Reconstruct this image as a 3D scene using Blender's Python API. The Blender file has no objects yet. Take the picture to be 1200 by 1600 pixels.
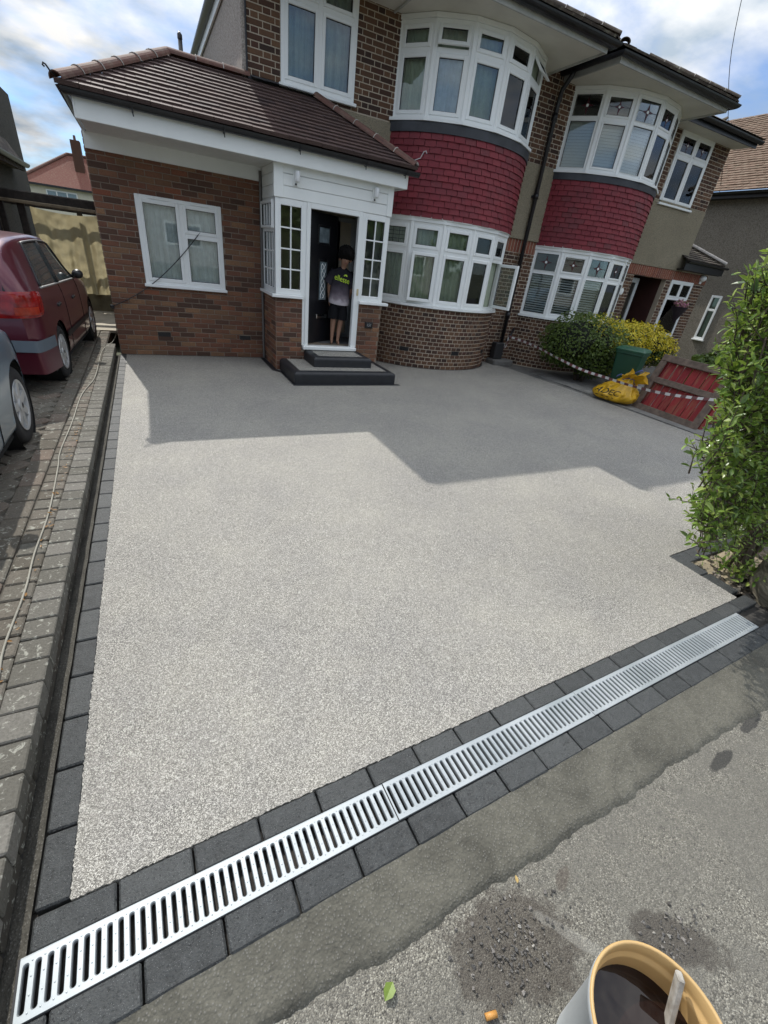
import bpy, bmesh, math, random
from math import sin, cos, pi, radians, sqrt, atan2, floor
from mathutils import Vector, Matrix, noise
random.seed(7)
SC = bpy.context.scene
COL = SC.collection

# ---------------------------------------------------------------- camera
cam = bpy.data.cameras.new('camera')
cam_o = bpy.data.objects.new('camera', cam); COL.objects.link(cam_o)
cam.sensor_fit = 'HORIZONTAL'; cam.sensor_width = 36.0; cam.lens = 36.0*676.0/1200.0
cam.clip_start = 0.02; cam.clip_end = 3000
RM = Matrix(((0.89726565, 0.12565097, -0.42323302), (-0.42619729, 0.49665607, -0.75610093), (0.11519643, 0.85880416, 0.49918453)))
cam_o.matrix_world = Matrix.Translation((0, 0, 1.6)) @ RM.to_4x4()
SC.camera = cam_o
SC.render.resolution_x = 768; SC.render.resolution_y = 1024
SC.render.engine = 'CYCLES'
SC.cycles.max_bounces = 8; SC.cycles.diffuse_bounces = 4; SC.cycles.glossy_bounces = 3
SC.cycles.transparent_max_bounces = 10; SC.cycles.transmission_bounces = 3
SC.cycles.caustics_reflective = False; SC.cycles.caustics_refractive = False
SC.cycles.sample_clamp_indirect = 6.0
SC.cycles.use_adaptive_sampling = True; SC.cycles.adaptive_threshold = 0.015; SC.cycles.time_limit = 600
SC.cycles.use_denoising = True; SC.cycles.denoiser = 'OPENIMAGEDENOISE'; SC.cycles.denoising_input_passes = 'RGB_ALBEDO_NORMAL'

# ---------------------------------------------------------------- world: sky with broken cloud
W = bpy.data.worlds.new('World'); SC.world = W; W.use_nodes = True
SUN_EL, SUN_AZ = radians(47.6), radians(-9.5)
def build_world():
    nt = W.node_tree; nt.nodes.clear(); N = nt.nodes.new; L = nt.links.new
    out = N('ShaderNodeOutputWorld'); bg = N('ShaderNodeBackground'); bg.inputs['Strength'].default_value = 0.15
    sky = N('ShaderNodeTexSky'); sky.sky_type = 'NISHITA'; sky.sun_disc = False
    sky.sun_elevation = SUN_EL; sky.sun_rotation = SUN_AZ; sky.air_density = 1.0; sky.dust_density = 0.1; sky.ozone_density = 1.6
    tc = N('ShaderNodeTexCoord'); sep = N('ShaderNodeSeparateXYZ'); L(tc.outputs['Generated'], sep.inputs[0])
    # project the view direction on a flat cloud deck
    mx = N('ShaderNodeMath'); mx.operation = 'MAXIMUM'; mx.inputs[1].default_value = 0.06; L(sep.outputs['Z'], mx.inputs[0])
    ad = N('ShaderNodeMath'); ad.operation = 'ADD'; ad.inputs[1].default_value = 0.22; L(mx.outputs[0], ad.inputs[0])
    dx = N('ShaderNodeMath'); dx.operation = 'DIVIDE'; L(sep.outputs['X'], dx.inputs[0]); L(ad.outputs[0], dx.inputs[1])
    dy = N('ShaderNodeMath'); dy.operation = 'DIVIDE'; L(sep.outputs['Y'], dy.inputs[0]); L(ad.outputs[0], dy.inputs[1])
    cb = N('ShaderNodeCombineXYZ'); L(dx.outputs[0], cb.inputs[0]); L(dy.outputs[0], cb.inputs[1])
    n1 = N('ShaderNodeTexNoise'); n1.inputs['Scale'].default_value = 1.7; n1.inputs['Detail'].default_value = 9; n1.inputs['Roughness'].default_value = 0.56; n1.inputs['Distortion'].default_value = 0.2
    L(cb.outputs[0], n1.inputs['Vector'])
    r1 = N('ShaderNodeValToRGB'); r1.color_ramp.elements[0].position = 0.36; r1.color_ramp.elements[1].position = 0.58
    r1.color_ramp.elements[0].color = (0.2, 0.2, 0.2, 1); r1.color_ramp.elements[1].color = (1, 1, 1, 1)
    L(n1.outputs['Fac'], r1.inputs[0])
    n2 = N('ShaderNodeTexNoise'); n2.inputs['Scale'].default_value = 3.1; n2.inputs['Detail'].default_value = 7; L(cb.outputs[0], n2.inputs['Vector'])
    r2 = N('ShaderNodeValToRGB'); r2.color_ramp.elements[0].color = (2.3, 2.75, 3.25, 1); r2.color_ramp.elements[1].color = (5.3, 5.25, 5.15, 1)
    r2.color_ramp.elements[0].position = 0.40; r2.color_ramp.elements[1].position = 0.62; L(n2.outputs['Fac'], r2.inputs[0])
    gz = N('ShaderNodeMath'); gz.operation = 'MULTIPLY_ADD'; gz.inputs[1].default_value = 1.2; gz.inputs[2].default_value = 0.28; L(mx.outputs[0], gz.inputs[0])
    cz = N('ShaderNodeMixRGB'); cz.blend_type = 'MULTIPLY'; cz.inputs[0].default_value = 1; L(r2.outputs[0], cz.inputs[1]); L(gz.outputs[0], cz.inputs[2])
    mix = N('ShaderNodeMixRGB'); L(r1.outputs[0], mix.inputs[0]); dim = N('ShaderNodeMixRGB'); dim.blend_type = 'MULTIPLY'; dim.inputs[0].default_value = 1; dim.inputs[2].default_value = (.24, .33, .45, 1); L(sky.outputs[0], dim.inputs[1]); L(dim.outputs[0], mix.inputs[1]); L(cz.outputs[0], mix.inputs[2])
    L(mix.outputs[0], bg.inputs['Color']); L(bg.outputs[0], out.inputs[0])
build_world()

# ---------------------------------------------------------------- sun
sun = bpy.data.lights.new('sun', 'SUN'); sun.energy = 1.8; sun.angle = radians(0.6); sun.color = (1.0, 0.965, 0.9)
sun_o = bpy.data.objects.new('sun', sun); COL.objects.link(sun_o)
sun_o.location = (-3, 18, 20)
sun_o.rotation_euler = Vector((0.15, -0.90, -1.0)).to_track_quat('-Z', 'Y').to_euler()
SC.view_settings.view_transform = 'Standard'; SC.view_settings.look = 'None'
SC.view_settings.exposure = 1.22; SC.view_settings.gamma = 1.0

# ---------------------------------------------------------------- helpers
ORG = {}
def V(*a): return Vector(a)
def link(o, parent=None):
    COL.objects.link(o)
    if parent is not None:
        o.parent = parent; ORG[o.name] = ORG[parent.name]
    return o
def tag(o, label=None, cat=None, group=None, kind=None):
    if label: o['label'] = label
    if cat: o['category'] = cat
    if group: o['group'] = group
    if kind: o['kind'] = kind
    return o
def thing(name, label, cat, loc=(0, 0, 0), rot=None, group=None, local=False):
    o = bpy.data.objects.new(name, None); COL.objects.link(o); o.location = loc
    o.empty_display_size = 0.1
    if rot: o.rotation_euler = rot
    ORG[o.name] = Vector((0, 0, 0)) if (local or rot) else Vector(loc)
    return tag(o, label, cat, group)

class MB:
    def __init__(s): s.v = []; s.f = []; s.m = []
    def add(s, vs, fs, mi=0):
        b = len(s.v); s.v += [Vector(p) for p in vs]; s.f += [tuple(i+b for i in f) for f in fs]; s.m += [mi]*len(fs); return s
    def quad(s, a, b, c, d, mi=0): return s.add([a, b, c, d], [(0, 1, 2, 3)], mi)
    def box(s, x0, x1, y0, y1, z0, z1, mi=0, P=None):
        c = [(x0, y0, z0), (x1, y0, z0), (x1, y1, z0), (x0, y1, z0), (x0, y0, z1), (x1, y0, z1), (x1, y1, z1), (x0, y1, z1)]
        if P: c = [P(*q) for q in c]
        return s.add(c, [(0, 3, 2, 1), (4, 5, 6, 7), (0, 1, 5, 4), (1, 2, 6, 5), (2, 3, 7, 6), (3, 0, 4, 7)], mi)
    def bbox(s, x0, x1, y0, y1, z0, z1, b=.004, mi=0, P=None):
        """box with chamfered edges"""
        P = P or (lambda *q: Vector(q)); X = (x0, x1); Y = (y0, y1); Z = (z0, z1); vs = []; idx = {}
        for i in (0, 1):
            for j in (0, 1):
                for k in (0, 1):
                    for ax in range(3):
                        p = [X[i], Y[j], Z[k]]; sg = [1-2*i, 1-2*j, 1-2*k]
                        for a2 in range(3):
                            if a2 != ax: p[a2] += sg[a2]*b
                        idx[(i, j, k, ax)] = len(vs); vs.append(P(*p))
        fs = []
        def ordered(f):
            fs.append(tuple(f))
        for ax in range(3):
            o1, o2 = [a for a in range(3) if a != ax]
            for e in (0, 1):
                q = []
                for (u, w) in ((0, 0), (1, 0), (1, 1), (0, 1)):
                    t = [0, 0, 0]; t[ax] = e; t[o1] = u; t[o2] = w; q.append(idx[(t[0], t[1], t[2], ax)])
                ordered(q)
        for ax in range(3):
            o1, o2 = [a for a in range(3) if a != ax]
            for u in (0, 1):
                for w in (0, 1):
                    q = []
                    for e in (0, 1):
                        t = [0, 0, 0]; t[ax] = e; t[o1] = u; t[o2] = w
                        q += [idx[(t[0], t[1], t[2], o1)], idx[(t[0], t[1], t[2], o2)]]
                    ordered([q[0], q[1], q[3], q[2]])
        for i in (0, 1):
            for j in (0, 1):
                for k in (0, 1): ordered([idx[(i, j, k, a)] for a in range(3)])
        return s.add(vs, fs, mi)
    def prism(s, poly, z0, z1, mi=0, P=None):
        P = P or (lambda *q: Vector(q)); n = len(poly)
        vs = [P(x, y, z0) for x, y in poly]+[P(x, y, z1) for x, y in poly]
        fs = [tuple(range(n-1, -1, -1)), tuple(range(n, 2*n))]+[(i, (i+1) % n, n+(i+1) % n, n+i) for i in range(n)]
        return s.add(vs, fs, mi)
    def tube(s, path, r, n=8, cap=True, mi=0, closed=False):
        path = [Vector(p) for p in path]; m = len(path); vs = []; up = None
        for i, p in enumerate(path):
            a = path[i-1] if i > 0 else (path[-1] if closed else p); c = path[(i+1) % m] if (i < m-1 or closed) else p
            t = (c-a).normalized()
            if up is None:
                up = Vector((0, 0, 1)) if abs(t.z) < .9 else Vector((1, 0, 0))
            sd = t.cross(up).normalized(); up = sd.cross(t).normalized()
            rr = r[i] if isinstance(r, (list, tuple)) else r
            for k in range(n):
                an = 2*pi*k/n; vs.append(p+sd*(cos(an)*rr)+up*(sin(an)*rr))
        fs = [(i*n+k, i*n+(k+1) % n, (i+1)*n+(k+1) % n, (i+1)*n+k) for i in range(m-1) for k in range(n)]
        if closed: fs += [((m-1)*n+k, (m-1)*n+(k+1) % n, (k+1) % n, k) for k in range(n)]
        elif cap: fs += [tuple(range(n-1, -1, -1)), tuple((m-1)*n+k for k in range(n))]
        return s.add(vs, fs, mi)
    def lathe(s, prof, c=(0, 0, 0), n=24, mi=0, T=None):
        T = T or (lambda x, y, z: Vector((c[0]+x, c[1]+y, c[2]+z))); m = len(prof)
        vs = [T(r*cos(2*pi*k/n), r*sin(2*pi*k/n), z) for r, z in prof for k in range(n)]
        return s.add(vs, [(i*n+k, i*n+(k+1) % n, (i+1)*n+(k+1) % n, (i+1)*n+k) for i in range(m-1) for k in range(n)], mi)
    def grid(s, fn, nu, nv, mi=0):
        vs = [fn(i/nu, j/nv) for j in range(nv+1) for i in range(nu+1)]
        return s.add(vs, [(j*(nu+1)+i, j*(nu+1)+i+1, (j+1)*(nu+1)+i+1, (j+1)*(nu+1)+i) for j in range(nv) for i in range(nu)], mi)
    def mesh(s, name, mats, off=Vector((0, 0, 0)), smooth=False, fixn=True):
        me = bpy.data.meshes.new(name); me.from_pydata([tuple(p-off) for p in s.v], [], s.f)
        mats = mats if isinstance(mats, (list, tuple)) else [mats]
        for m in mats: me.materials.append(m)
        if any(s.m): me.polygons.foreach_set('material_index', s.m)
        if fixn and s.f:
            bm = bmesh.new(); bm.from_mesh(me); bmesh.ops.recalc_face_normals(bm, faces=bm.faces); bm.to_mesh(me); bm.free()
        if smooth: me.polygons.foreach_set('use_smooth', [True]*len(me.polygons))
        me.update(); return me
    def build(s, name, mats, parent=None, smooth=False, label=None, cat=None, group=None, kind=None, fixn=True, org=None):
        if parent is None:
            xs = [p.x for p in s.v]; ys = [p.y for p in s.v]; zs = [p.z for p in s.v]
            off = Vector(org) if org is not None else Vector(((min(xs)+max(xs))/2, (min(ys)+max(ys))/2, min(zs)))
            o = bpy.data.objects.new(name, s.mesh(name, mats, off, smooth, fixn)); o.location = off; COL.objects.link(o); ORG[o.name] = off
        else:
            o = bpy.data.objects.new(name, s.mesh(name, mats, ORG[parent.name], smooth, fixn)); link(o, parent)
        if smooth == 'auto':
            for e in o.data.polygons: e.use_smooth = True
        return tag(o, label, cat, group, kind)
def place(name, me, loc, parent, rz=0., sc=None, rot=None):
    """one more object that shares mesh data, at a world place under parent"""
    o = bpy.data.objects.new(name, me); COL.objects.link(o)
    if parent is not None:
        o.parent = parent; o.location = Vector(loc)-ORG[parent.name]; ORG[o.name] = Vector(loc)
    else: o.location = loc
    o.rotation_euler = rot if rot else (0, 0, rz)
    if sc: o.scale = sc
    return o
def autosmooth(o, ang=40):
    me = o.data
    me.polygons.foreach_set('use_smooth', [True]*len(me.polygons))
    bm = bmesh.new(); bm.from_mesh(me)
    for e in bm.edges:
        if len(e.link_faces) == 2 and e.calc_face_angle(0) > radians(ang): e.smooth = False
    bm.to_mesh(me); bm.free()
    return o

# ---------------------------------------------------------------- materials
class NT:
    def __init__(s, name):
        s.m = bpy.data.materials.new(name); s.m.use_nodes = True; s.t = s.m.node_tree
        s.b = s.t.nodes['Principled BSDF']; s.o = s.t.nodes['Material Output']
    def n(s, ty, **k):
        x = s.t.nodes.new(ty)
        for a, v in k.items():
            if a in x.inputs: x.inputs[a].default_value = v
            else: setattr(x, a, v)
        return x
    def l(s, a, b): s.t.links.new(a, b)
    def ramp(s, fac, stops, interp='LINEAR'):
        r = s.n('ShaderNodeValToRGB'); cr = r.color_ramp; cr.interpolation = interp
        while len(cr.elements) < len(stops): cr.elements.new(0.5)
        for e, (p, c) in zip(cr.elements, stops): e.position = p; e.color = (c[0], c[1], c[2], 1)
        s.l(fac, r.inputs[0]); return r.outputs[0]
    def coord(s, kind='Object'):
        return s.n('ShaderNodeTexCoord').outputs[kind]
    def pos(s): return s.n('ShaderNodeNewGeometry').outputs['Position']
    def noise(s, vec, scale, detail=4, rough=.55, out='Fac', dist=0.):
        x = s.n('ShaderNodeTexNoise', Scale=scale, Detail=detail, Roughness=rough, Distortion=dist); s.l(vec, x.inputs['Vector']); return x.outputs[out]
    def voro(s, vec, scale, out='Distance', feature='F1'):
        x = s.n('ShaderNodeTexVoronoi', Scale=scale, feature=feature); s.l(vec, x.inputs['Vector']); return x.outputs[out]
    def mix(s, fac, a, b, mode='MIX'):
        x = s.n('ShaderNodeMixRGB', blend_type=mode)
        for i, q in ((0, fac), (1, a), (2, b)):
            if isinstance(q, (int, float)): x.inputs[i].default_value = q
            elif isinstance(q, tuple): x.inputs[i].default_value = (*q, 1)
            else: s.l(q, x.inputs[i])
        return x.outputs[0]
    def math(s, op, a, b=0.):
        x = s.n('ShaderNodeMath', operation=op)
        for i, q in ((0, a), (1, b)):
            if isinstance(q, (int, float)): x.inputs[i].default_value = q
            else: s.l(q, x.inputs[i])
        return x.outputs[0]
    def rnd(s):
        """one random number for every piece: by object and by loose island"""
        a = s.n('ShaderNodeObjectInfo').outputs['Random']; b = s.n('ShaderNodeNewGeometry').outputs['Random Per Island']
        return s.math('FRACT', s.math('ADD', s.math('MULTIPLY', a, 7.31), b))
    def bump(s, h, strength=.4, dist=.01):
        x = s.n('ShaderNodeBump', Strength=strength, Distance=dist); s.l(h, x.inputs['Height']); s.l(x.outputs[0], s.b.inputs['Normal']); return s
    def col(s, c):
        if isinstance(c, tuple): s.b.inputs['Base Color'].default_value = (*c, 1)
        else: s.l(c, s.b.inputs['Base Color'])
        return s
    def set(s, **k):
        for a, v in k.items():
            i = s.b.inputs[a.replace('_', ' ')]
            if hasattr(v, 'links') or hasattr(v, 'node'): s.l(v, i)
            else: i.default_value = v
        return s
MT = {}
def plain(name, c, rough=.5, metal=0., var=.12, scale=6., bump=0., spec=.5):
    if name in MT: return MT[name]
    n = NT(name); p = n.coord('Object')
    k = n.noise(p, scale, 5); a = tuple(x*(1-var) for x in c); b = tuple(min(1, x*(1+var)) for x in c)
    n.col(n.ramp(k, [(.3, a), (.7, b)])).set(Roughness=rough, Metallic=metal, Specular_IOR_Level=spec)
    if bump: n.bump(n.noise(p, scale*12, 4), bump, .004)
    MT[name] = n.m; return n.m
def brickmat(name, stops, dirt=.5, vscale=60.):
    n = NT(name); r = n.rnd(); p = n.pos()
    c = n.ramp(r, stops)
    k = n.noise(p, vscale, 5, .65); c = n.mix(n.ramp(k, [(.35, (0, 0, 0)), (.75, (.5, .5, .5))]), c, (.05, .035, .03))
    k2 = n.noise(p, 2.3, 4, .6); c = n.mix(n.ramp(k2, [(.4, (0, 0, 0)), (.75, (dirt, dirt, dirt))]), c, n.mix(.5, c, (.05, .04, .035)))
    n.col(c).set(Roughness=.9, Specular_IOR_Level=.25); n.bump(k, .5, .006); MT[name] = n.m; return n.m
brick_ext = brickmat('brick_red_brown', [(0, (.085, .048, .034)), (.18, (.125, .066, .045)), (.4, (.211, .090, .056)), (.6, (.239, .114, .066)), (.78, (.194, .106, .062)), (.9, (.308, .170, .092)), (1, (.268, .090, .050))])
brick_porch = brickmat('brick_porch', [(0, (.248, .097, .058)), (.3, (.371, .140, .074)), (.55, (.308, .132, .072)), (.8, (.414, .190, .098)), (1, (.282, .081, .050))])
brick_old = brickmat('brick_old_stock', [(0, (.050, .032, .026)), (.3, (.095, .048, .032)), (.55, (.133, .071, .042)), (.8, (.183, .100, .057)), (1, (.083, .037, .028))])
brick_red = brickmat('brick_soldier_red', [(0, (.208, .065, .046)), (.5, (.312, .098, .058)), (1, (.260, .104, .065))])
def mortar(name, c):
    n = NT(name); p = n.pos(); k = n.noise(p, 90, 5, .7); k2 = n.noise(p, 1.7, 4)
    n.col(n.mix(n.ramp(k2, [(.35, (0, 0, 0)), (.7, (.6, .6, .6))]), n.ramp(k, [(.3, tuple(x*.7 for x in c)), (.7, c)]), tuple(x*.55 for x in c)))
    n.set(Roughness=.95, Specular_IOR_Level=.2); n.bump(k, .6, .005); MT[name] = n.m; return n.m
mort_ext = mortar('mortar_brown', (.31, .245, .19)); mort_old = mortar('mortar_pale', (.58, .49, .38))
def render_mat(name, c, sc=110, st=.9):
    n = NT(name); p = n.pos(); k = n.voro(p, sc); k2 = n.noise(p, 1.1, 6, .62); k3 = n.noise(p, 7, 5)
    base = n.ramp(k, [(.1, tuple(min(1, x*1.22) for x in c)), (.75, tuple(x*.6 for x in c))])
    base = n.mix(n.ramp(k2, [(.4, (0, 0, 0)), (.72, (.45, .45, .45))]), base, tuple(x*.5 for x in c)); base = n.mix(n.math('MULTIPLY', k3, .22), base, (.11, .11, .07))
    n.col(base).set(Roughness=.95, Specular_IOR_Level=.2); n.bump(k, st, .008); MT[name] = n.m; return n.m
pebbledash = render_mat('pebbledash', (.380, .328, .236)); flank_render = render_mat('flank_render', (.483, .425, .380), 60, .4); nb_render = render_mat('neighbour_render', (.241, .213, .178), 45, .35)
upvc = plain('white_upvc', (.80, .815, .80), .32, var=.025, scale=1.5)
upvc_b = plain('white_fascia', (.80, .815, .79), .38, var=.05, scale=2)
soffit_m = plain('white_soffit', (.72, .73, .68), .45, var=.05, scale=2)
gutter_m = plain('black_gutter', (.012, .012, .014), .35, var=.3)
lead = plain('lead_flashing', (.035, .038, .045), .6, var=.35, scale=4, bump=.2)
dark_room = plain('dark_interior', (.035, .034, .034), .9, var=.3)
black_gloss = plain('black_door', (.008, .008, .010), .28, var=.2)
chrome = plain('chrome', (.75, .75, .76), .2, 1., var=.05)
def glassmat(name, tint, refl=.01):
    n = NT(name); t = n.t; t.nodes.remove(n.b)
    fr = n.n('ShaderNodeFresnel', IOR=1.5); tr = n.n('ShaderNodeBsdfTransparent'); tr.inputs[0].default_value = (*tint, 1)
    gl = n.n('ShaderNodeBsdfGlossy', Roughness=.015); gl.inputs[0].default_value = (.95, .98, 1, 1)
    bm_ = n.n('ShaderNodeBump', Strength=.012, Distance=.02); n.l(n.noise(n.pos(), 3.2, 2), bm_.inputs['Height']); n.l(bm_.outputs[0], gl.inputs['Normal'])
    ms = n.n('ShaderNodeMixShader'); n.l(n.math('ADD', n.math('MULTIPLY', fr.outputs[0], 1.05), refl), ms.inputs[0]); n.l(tr.outputs[0], ms.inputs[1]); n.l(gl.outputs[0], ms.inputs[2]); n.l(ms.outputs[0], n.o.inputs[0])
    MT[name] = n.m; return n.m
glass = glassmat('window_glass', (.92, .95, .94)); glass_dark = glassmat('tinted_car_glass', (.30, .36, .36), .05)
glass_tint = glassmat('obscured_glass', (.55, .63, .62), .05)
def tilemat(name, stops, rough=.8, moss=0.):
    n = NT(name); r = n.rnd(); p = n.pos(); c = n.ramp(r, stops); k = n.noise(p, 55, 5, .7)
    c = n.mix(n.ramp(k, [(.35, (0, 0, 0)), (.8, (.45, .45, .45))]), c, (.02, .016, .016))
    if name.startswith('red_hung'):
        k5 = n.noise(p, 2.6, 6, .65); c = n.mix(n.ramp(k5, [(.45, (0, 0, 0)), (.7, (.45, .45, .45))]), c, (.11, .035, .04)); k6 = n.noise(p, 22, 5, .7); c = n.mix(n.ramp(k6, [(.60, (0, 0, 0)), (.72, (.4, .4, .4))]), c, (.26, .12, .115))
    if moss:
        k2 = n.noise(p, 9, 6, .7); c = n.mix(n.ramp(k2, [(.5, (0, 0, 0)), (.68, (moss, moss, moss))]), c, (.28, .26, .19))
    n.col(c).set(Roughness=rough, Specular_IOR_Level=.3); n.bump(k, .4, .004); MT[name] = n.m; return n.m
tile_red = tilemat('red_hung_tile', [(0, (.192, .023, .033)), (.5, (.249, .035, .045)), (.85, (.220, .028, .040)), (1, (.170, .037, .043))], .62)
tile_brown = tilemat('brown_roof_tile', [(0, (.084, .055, .049)), (.5, (.106, .067, .059)), (1, (.067, .045, .043))], .7)
tile_moss = tilemat('mossy_roof_tile', [(0, (.07, .055, .045)), (1, (.11, .085, .065))], .9, .7)
tile_ridge = tilemat('ridge_tile', [(0, (.10, .052, .043)), (.5, (.13, .066, .052)), (1, (.16, .078, .06))], .75, .25)
def clothmat(name, c, rough=.9, trans=.0):
    n = NT(name); p = n.pos(); k = n.noise(p, 14, 4)
    n.col(n.ramp(k, [(.3, tuple(x*.85 for x in c)), (.7, c)])).set(Roughness=rough, Specular_IOR_Level=.1)
    if trans:
        tl = n.n('ShaderNodeBsdfTranslucent'); tl.inputs[0].default_value = (*c, 1); ms = n.n('ShaderNodeMixShader'); ms.inputs[0].default_value = trans
        n.l(n.b.outputs[0], ms.inputs[1]); n.l(tl.outputs[0], ms.inputs[2]); n.l(ms.outputs[0], n.o.inputs[0])
    MT[name] = n.m; return n.m
curtain_green = clothmat('green_curtain', (.46, .52, .40)); curtain_net = clothmat('net_curtain', (.86, .89, .90), .9); curtain_blue = clothmat('blue_curtain', (.55, .68, .82))
# ================================================================= the setting
def resin():
    n = NT('resin_bound_gravel'); p = n.pos()
    v1 = n.voro(p, 390, 'Color'); d1 = n.voro(p, 390, 'Distance'); sp = n.n('ShaderNodeSeparateColor'); n.l(v1, sp.inputs[0])
    c = n.ramp(sp.outputs[0], [(0, (.04, .038, .034)), (.2, (.16, .152, .138)), (.42, (.30, .284, .254)), (.66, (.46, .438, .39)), (1, (.76, .73, .66))])
    c = n.mix(n.ramp(d1, [(.42, (0, 0, 0)), (.72, (.9, .9, .9))]), c, (.07, .066, .06))
    k = n.noise(p, 1.3, 6, .62); k2 = n.noise(p, 16, 4, .6); k4 = n.noise(p, 5, 5, .6, dist=.5)
    c = n.mix(n.ramp(k, [(.35, (.0, .0, .0)), (.68, (.5, .5, .5))]), c, n.mix(.55, c, (.52, .49, .40)))
    c = n.mix(n.ramp(k4, [(.40, (.20, .20, .20)), (.58, (0, 0, 0))]), c, (.24, .23, .22))
    c = n.mix(n.ramp(k2, [(.35, (.16, .16, .16)), (.65, (0, 0, 0))]), c, (.16, .15, .14))
    v3 = n.n('ShaderNodeSeparateColor'); n.l(n.voro(p, 240, 'Color'), v3.inputs[0]); c = n.mix(n.ramp(v3.outputs[0], [(.0, (.55, .55, .55)), (.42, (0, 0, 0))]), c, (.10, .094, .084)); c = n.mix(n.ramp(v3.outputs[1], [(.80, (0, 0, 0)), (1., (.40, .40, .40))]), c, (.78, .75, .68))
    n.col(c).set(Roughness=.62, Specular_IOR_Level=.35); n.bump(n.math('SUBTRACT', 1, d1), .55, .004); return n.m
def concrete(name, c, stone=(.3, .29, .27), amount=.35, sc=120):
    n = NT(name); p = n.pos(); k = n.noise(p, 4.2, 8, .66, dist=.8); k2 = n.noise(p, 55, 5, .7); v = n.voro(p, sc)
    b = n.ramp(k, [(.28, tuple(x*.5 for x in c)), (.5, c), (.74, tuple(x*1.4 for x in c))])
    b = n.mix(n.ramp(k2, [(.42, (0, 0, 0)), (.7, (.5, .5, .5))]), b, tuple(x*.55 for x in c))
    b = n.mix(n.ramp(v, [(.1, (amount,)*3), (.34, (0, 0, 0))]), b, stone)
    n.col(b).set(Roughness=.88, Specular_IOR_Level=.3); n.bump(n.math('ADD', k2, n.math('MULTIPLY', v, -.5)), .7, .006); MT[name] = n.m; return n.m
def pavement_mat():
    n = NT('worn_asphalt_pavement'); p = n.pos()
    vc = n.voro(p, 260, 'Color'); vd = n.voro(p, 260); sp = n.n('ShaderNodeSeparateColor'); n.l(vc, sp.inputs[0])
    c = n.ramp(sp.outputs[0], [(0, (.045, .042, .035)), (.22, (.15, .14, .115)), (.75, (.23, .216, .178)), (1, (.40, .38, .32))])
    c = n.mix(n.ramp(vd, [(.5, (0, 0, 0)), (.8, (.8, .8, .8))]), c, (.08, .075, .068))
    k = n.noise(p, 3.1, 8, .68, dist=.6); c = n.mix(n.ramp(k, [(.40, (0, 0, 0)), (.60, (.7, .7, .7))]), c, (.135, .128, .11)); k9 = n.noise(p, 34, 5, .7); c = n.mix(n.ramp(k9, [(.30, (.75, .75, .75)), (.42, (0, 0, 0))]), c, (.06, .056, .048))
    def blob(cx, cy, rx, ry, col, ang=0., amt=.85):
        nonlocal c
        mp = n.n('ShaderNodeMapping', vector_type='TEXTURE'); n.l(p, mp.inputs[0]); mp.inputs['Location'].default_value = (cx, cy, -.06); mp.inputs['Rotation'].default_value = (0, 0, ang); mp.inputs['Scale'].default_value = (rx, ry, 1)
        ln = n.n('ShaderNodeVectorMath', operation='LENGTH'); n.l(mp.outputs[0], ln.inputs[0])
        w = n.math('ADD', ln.outputs['Value'], n.math('MULTIPLY', n.math('SUBTRACT', n.noise(p, 8, 7, .7), .5), 1.9))
        c = n.mix(n.ramp(w, [(.78, (amt,)*3), (1.0, (0, 0, 0))]), c, n.mix(.78, c, col))
    blob(.71, .155, .215, .15, (.055, .045, .036), -.45); blob(1.19, -.035, .16, .065, (.05, .042, .035), -.62)
    blob(1.93, .255, .10, .022, (.02, .02, .02), .1, .95); blob(2.28, .31, .12, .022, (.025, .025, .025), .1, .95); blob(.97, .225, .045, .022, (.06, .04, .03), .4, .55)
    blob(.95, .03, .25, .02, (.4, .39, .35), -.9, .3)
    n.col(c).set(Roughness=.82, Specular_IOR_Level=.35); n.bump(n.math('ADD', n.math('MULTIPLY', vd, -.7), n.noise(p, 60, 5, .7)), .7, .006); return n.m
def blockmat(name, stops, specks=True):
    n = NT(name); p = n.pos(); c = n.ramp(n.rnd(), stops); k = n.noise(p, 140, 4, .7); k2 = n.noise(p, 28, 4, .6); v = n.voro(p, 210)
    c = n.mix(n.ramp(k, [(.36, (.95, .95, .95)), (.47, (0, 0, 0))]), c, (.008, .008, .009))
    c = n.mix(n.ramp(k2, [(.42, (0, 0, 0)), (.7, (.4, .4, .4))]), c, (.075, .08, .08))
    if specks: c = n.mix(n.ramp(v, [(.10, (.8, .8, .8)), (.17, (0, 0, 0))]), c, (.26, .27, .27))
    n.col(c).set(Roughness=.5, Specular_IOR_Level=.5); n.bump(n.math('ADD', k, k2), .9, .006); return n.m
M_resin = resin(); M_apron = concrete('wet_trowelled_concrete', (.115, .109, .088)); M_pave = pavement_mat()
M_block = blockmat('charcoal_block', [(0, (.026, .028, .028)), (.5, (.038, .041, .041)), (1, (.054, .057, .056))])
def lichen_block(name, stops):
    n = NT(name); p = n.pos(); c = n.ramp(n.rnd(), stops); k = n.noise(p, 38, 6, .62, dist=.6); k2 = n.noise(p, 3, 5, .6); k3 = n.noise(p, 120, 4)
    c = n.mix(n.ramp(k3, [(.3, (.45, .45, .45)), (.6, (0, 0, 0))]), c, (.05, .047, .038))
    c = n.mix(n.ramp(k2, [(.4, (0, 0, 0)), (.75, (.4, .4, .4))]), c, (.085, .08, .062))
    c = n.mix(n.ramp(k, [(.58, (0, 0, 0)), (.65, (.7, .7, .7))]), c, (.38, .375, .32))
    n.col(c).set(Roughness=.9, Specular_IOR_Level=.25); n.bump(n.math('ADD', k3, k), .5, .005); return n.m
M_cope = lichen_block('lichen_coping', [(0, (.12, .112, .095)), (.6, (.16, .15, .13)), (1, (.20, .187, .165))])
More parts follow.
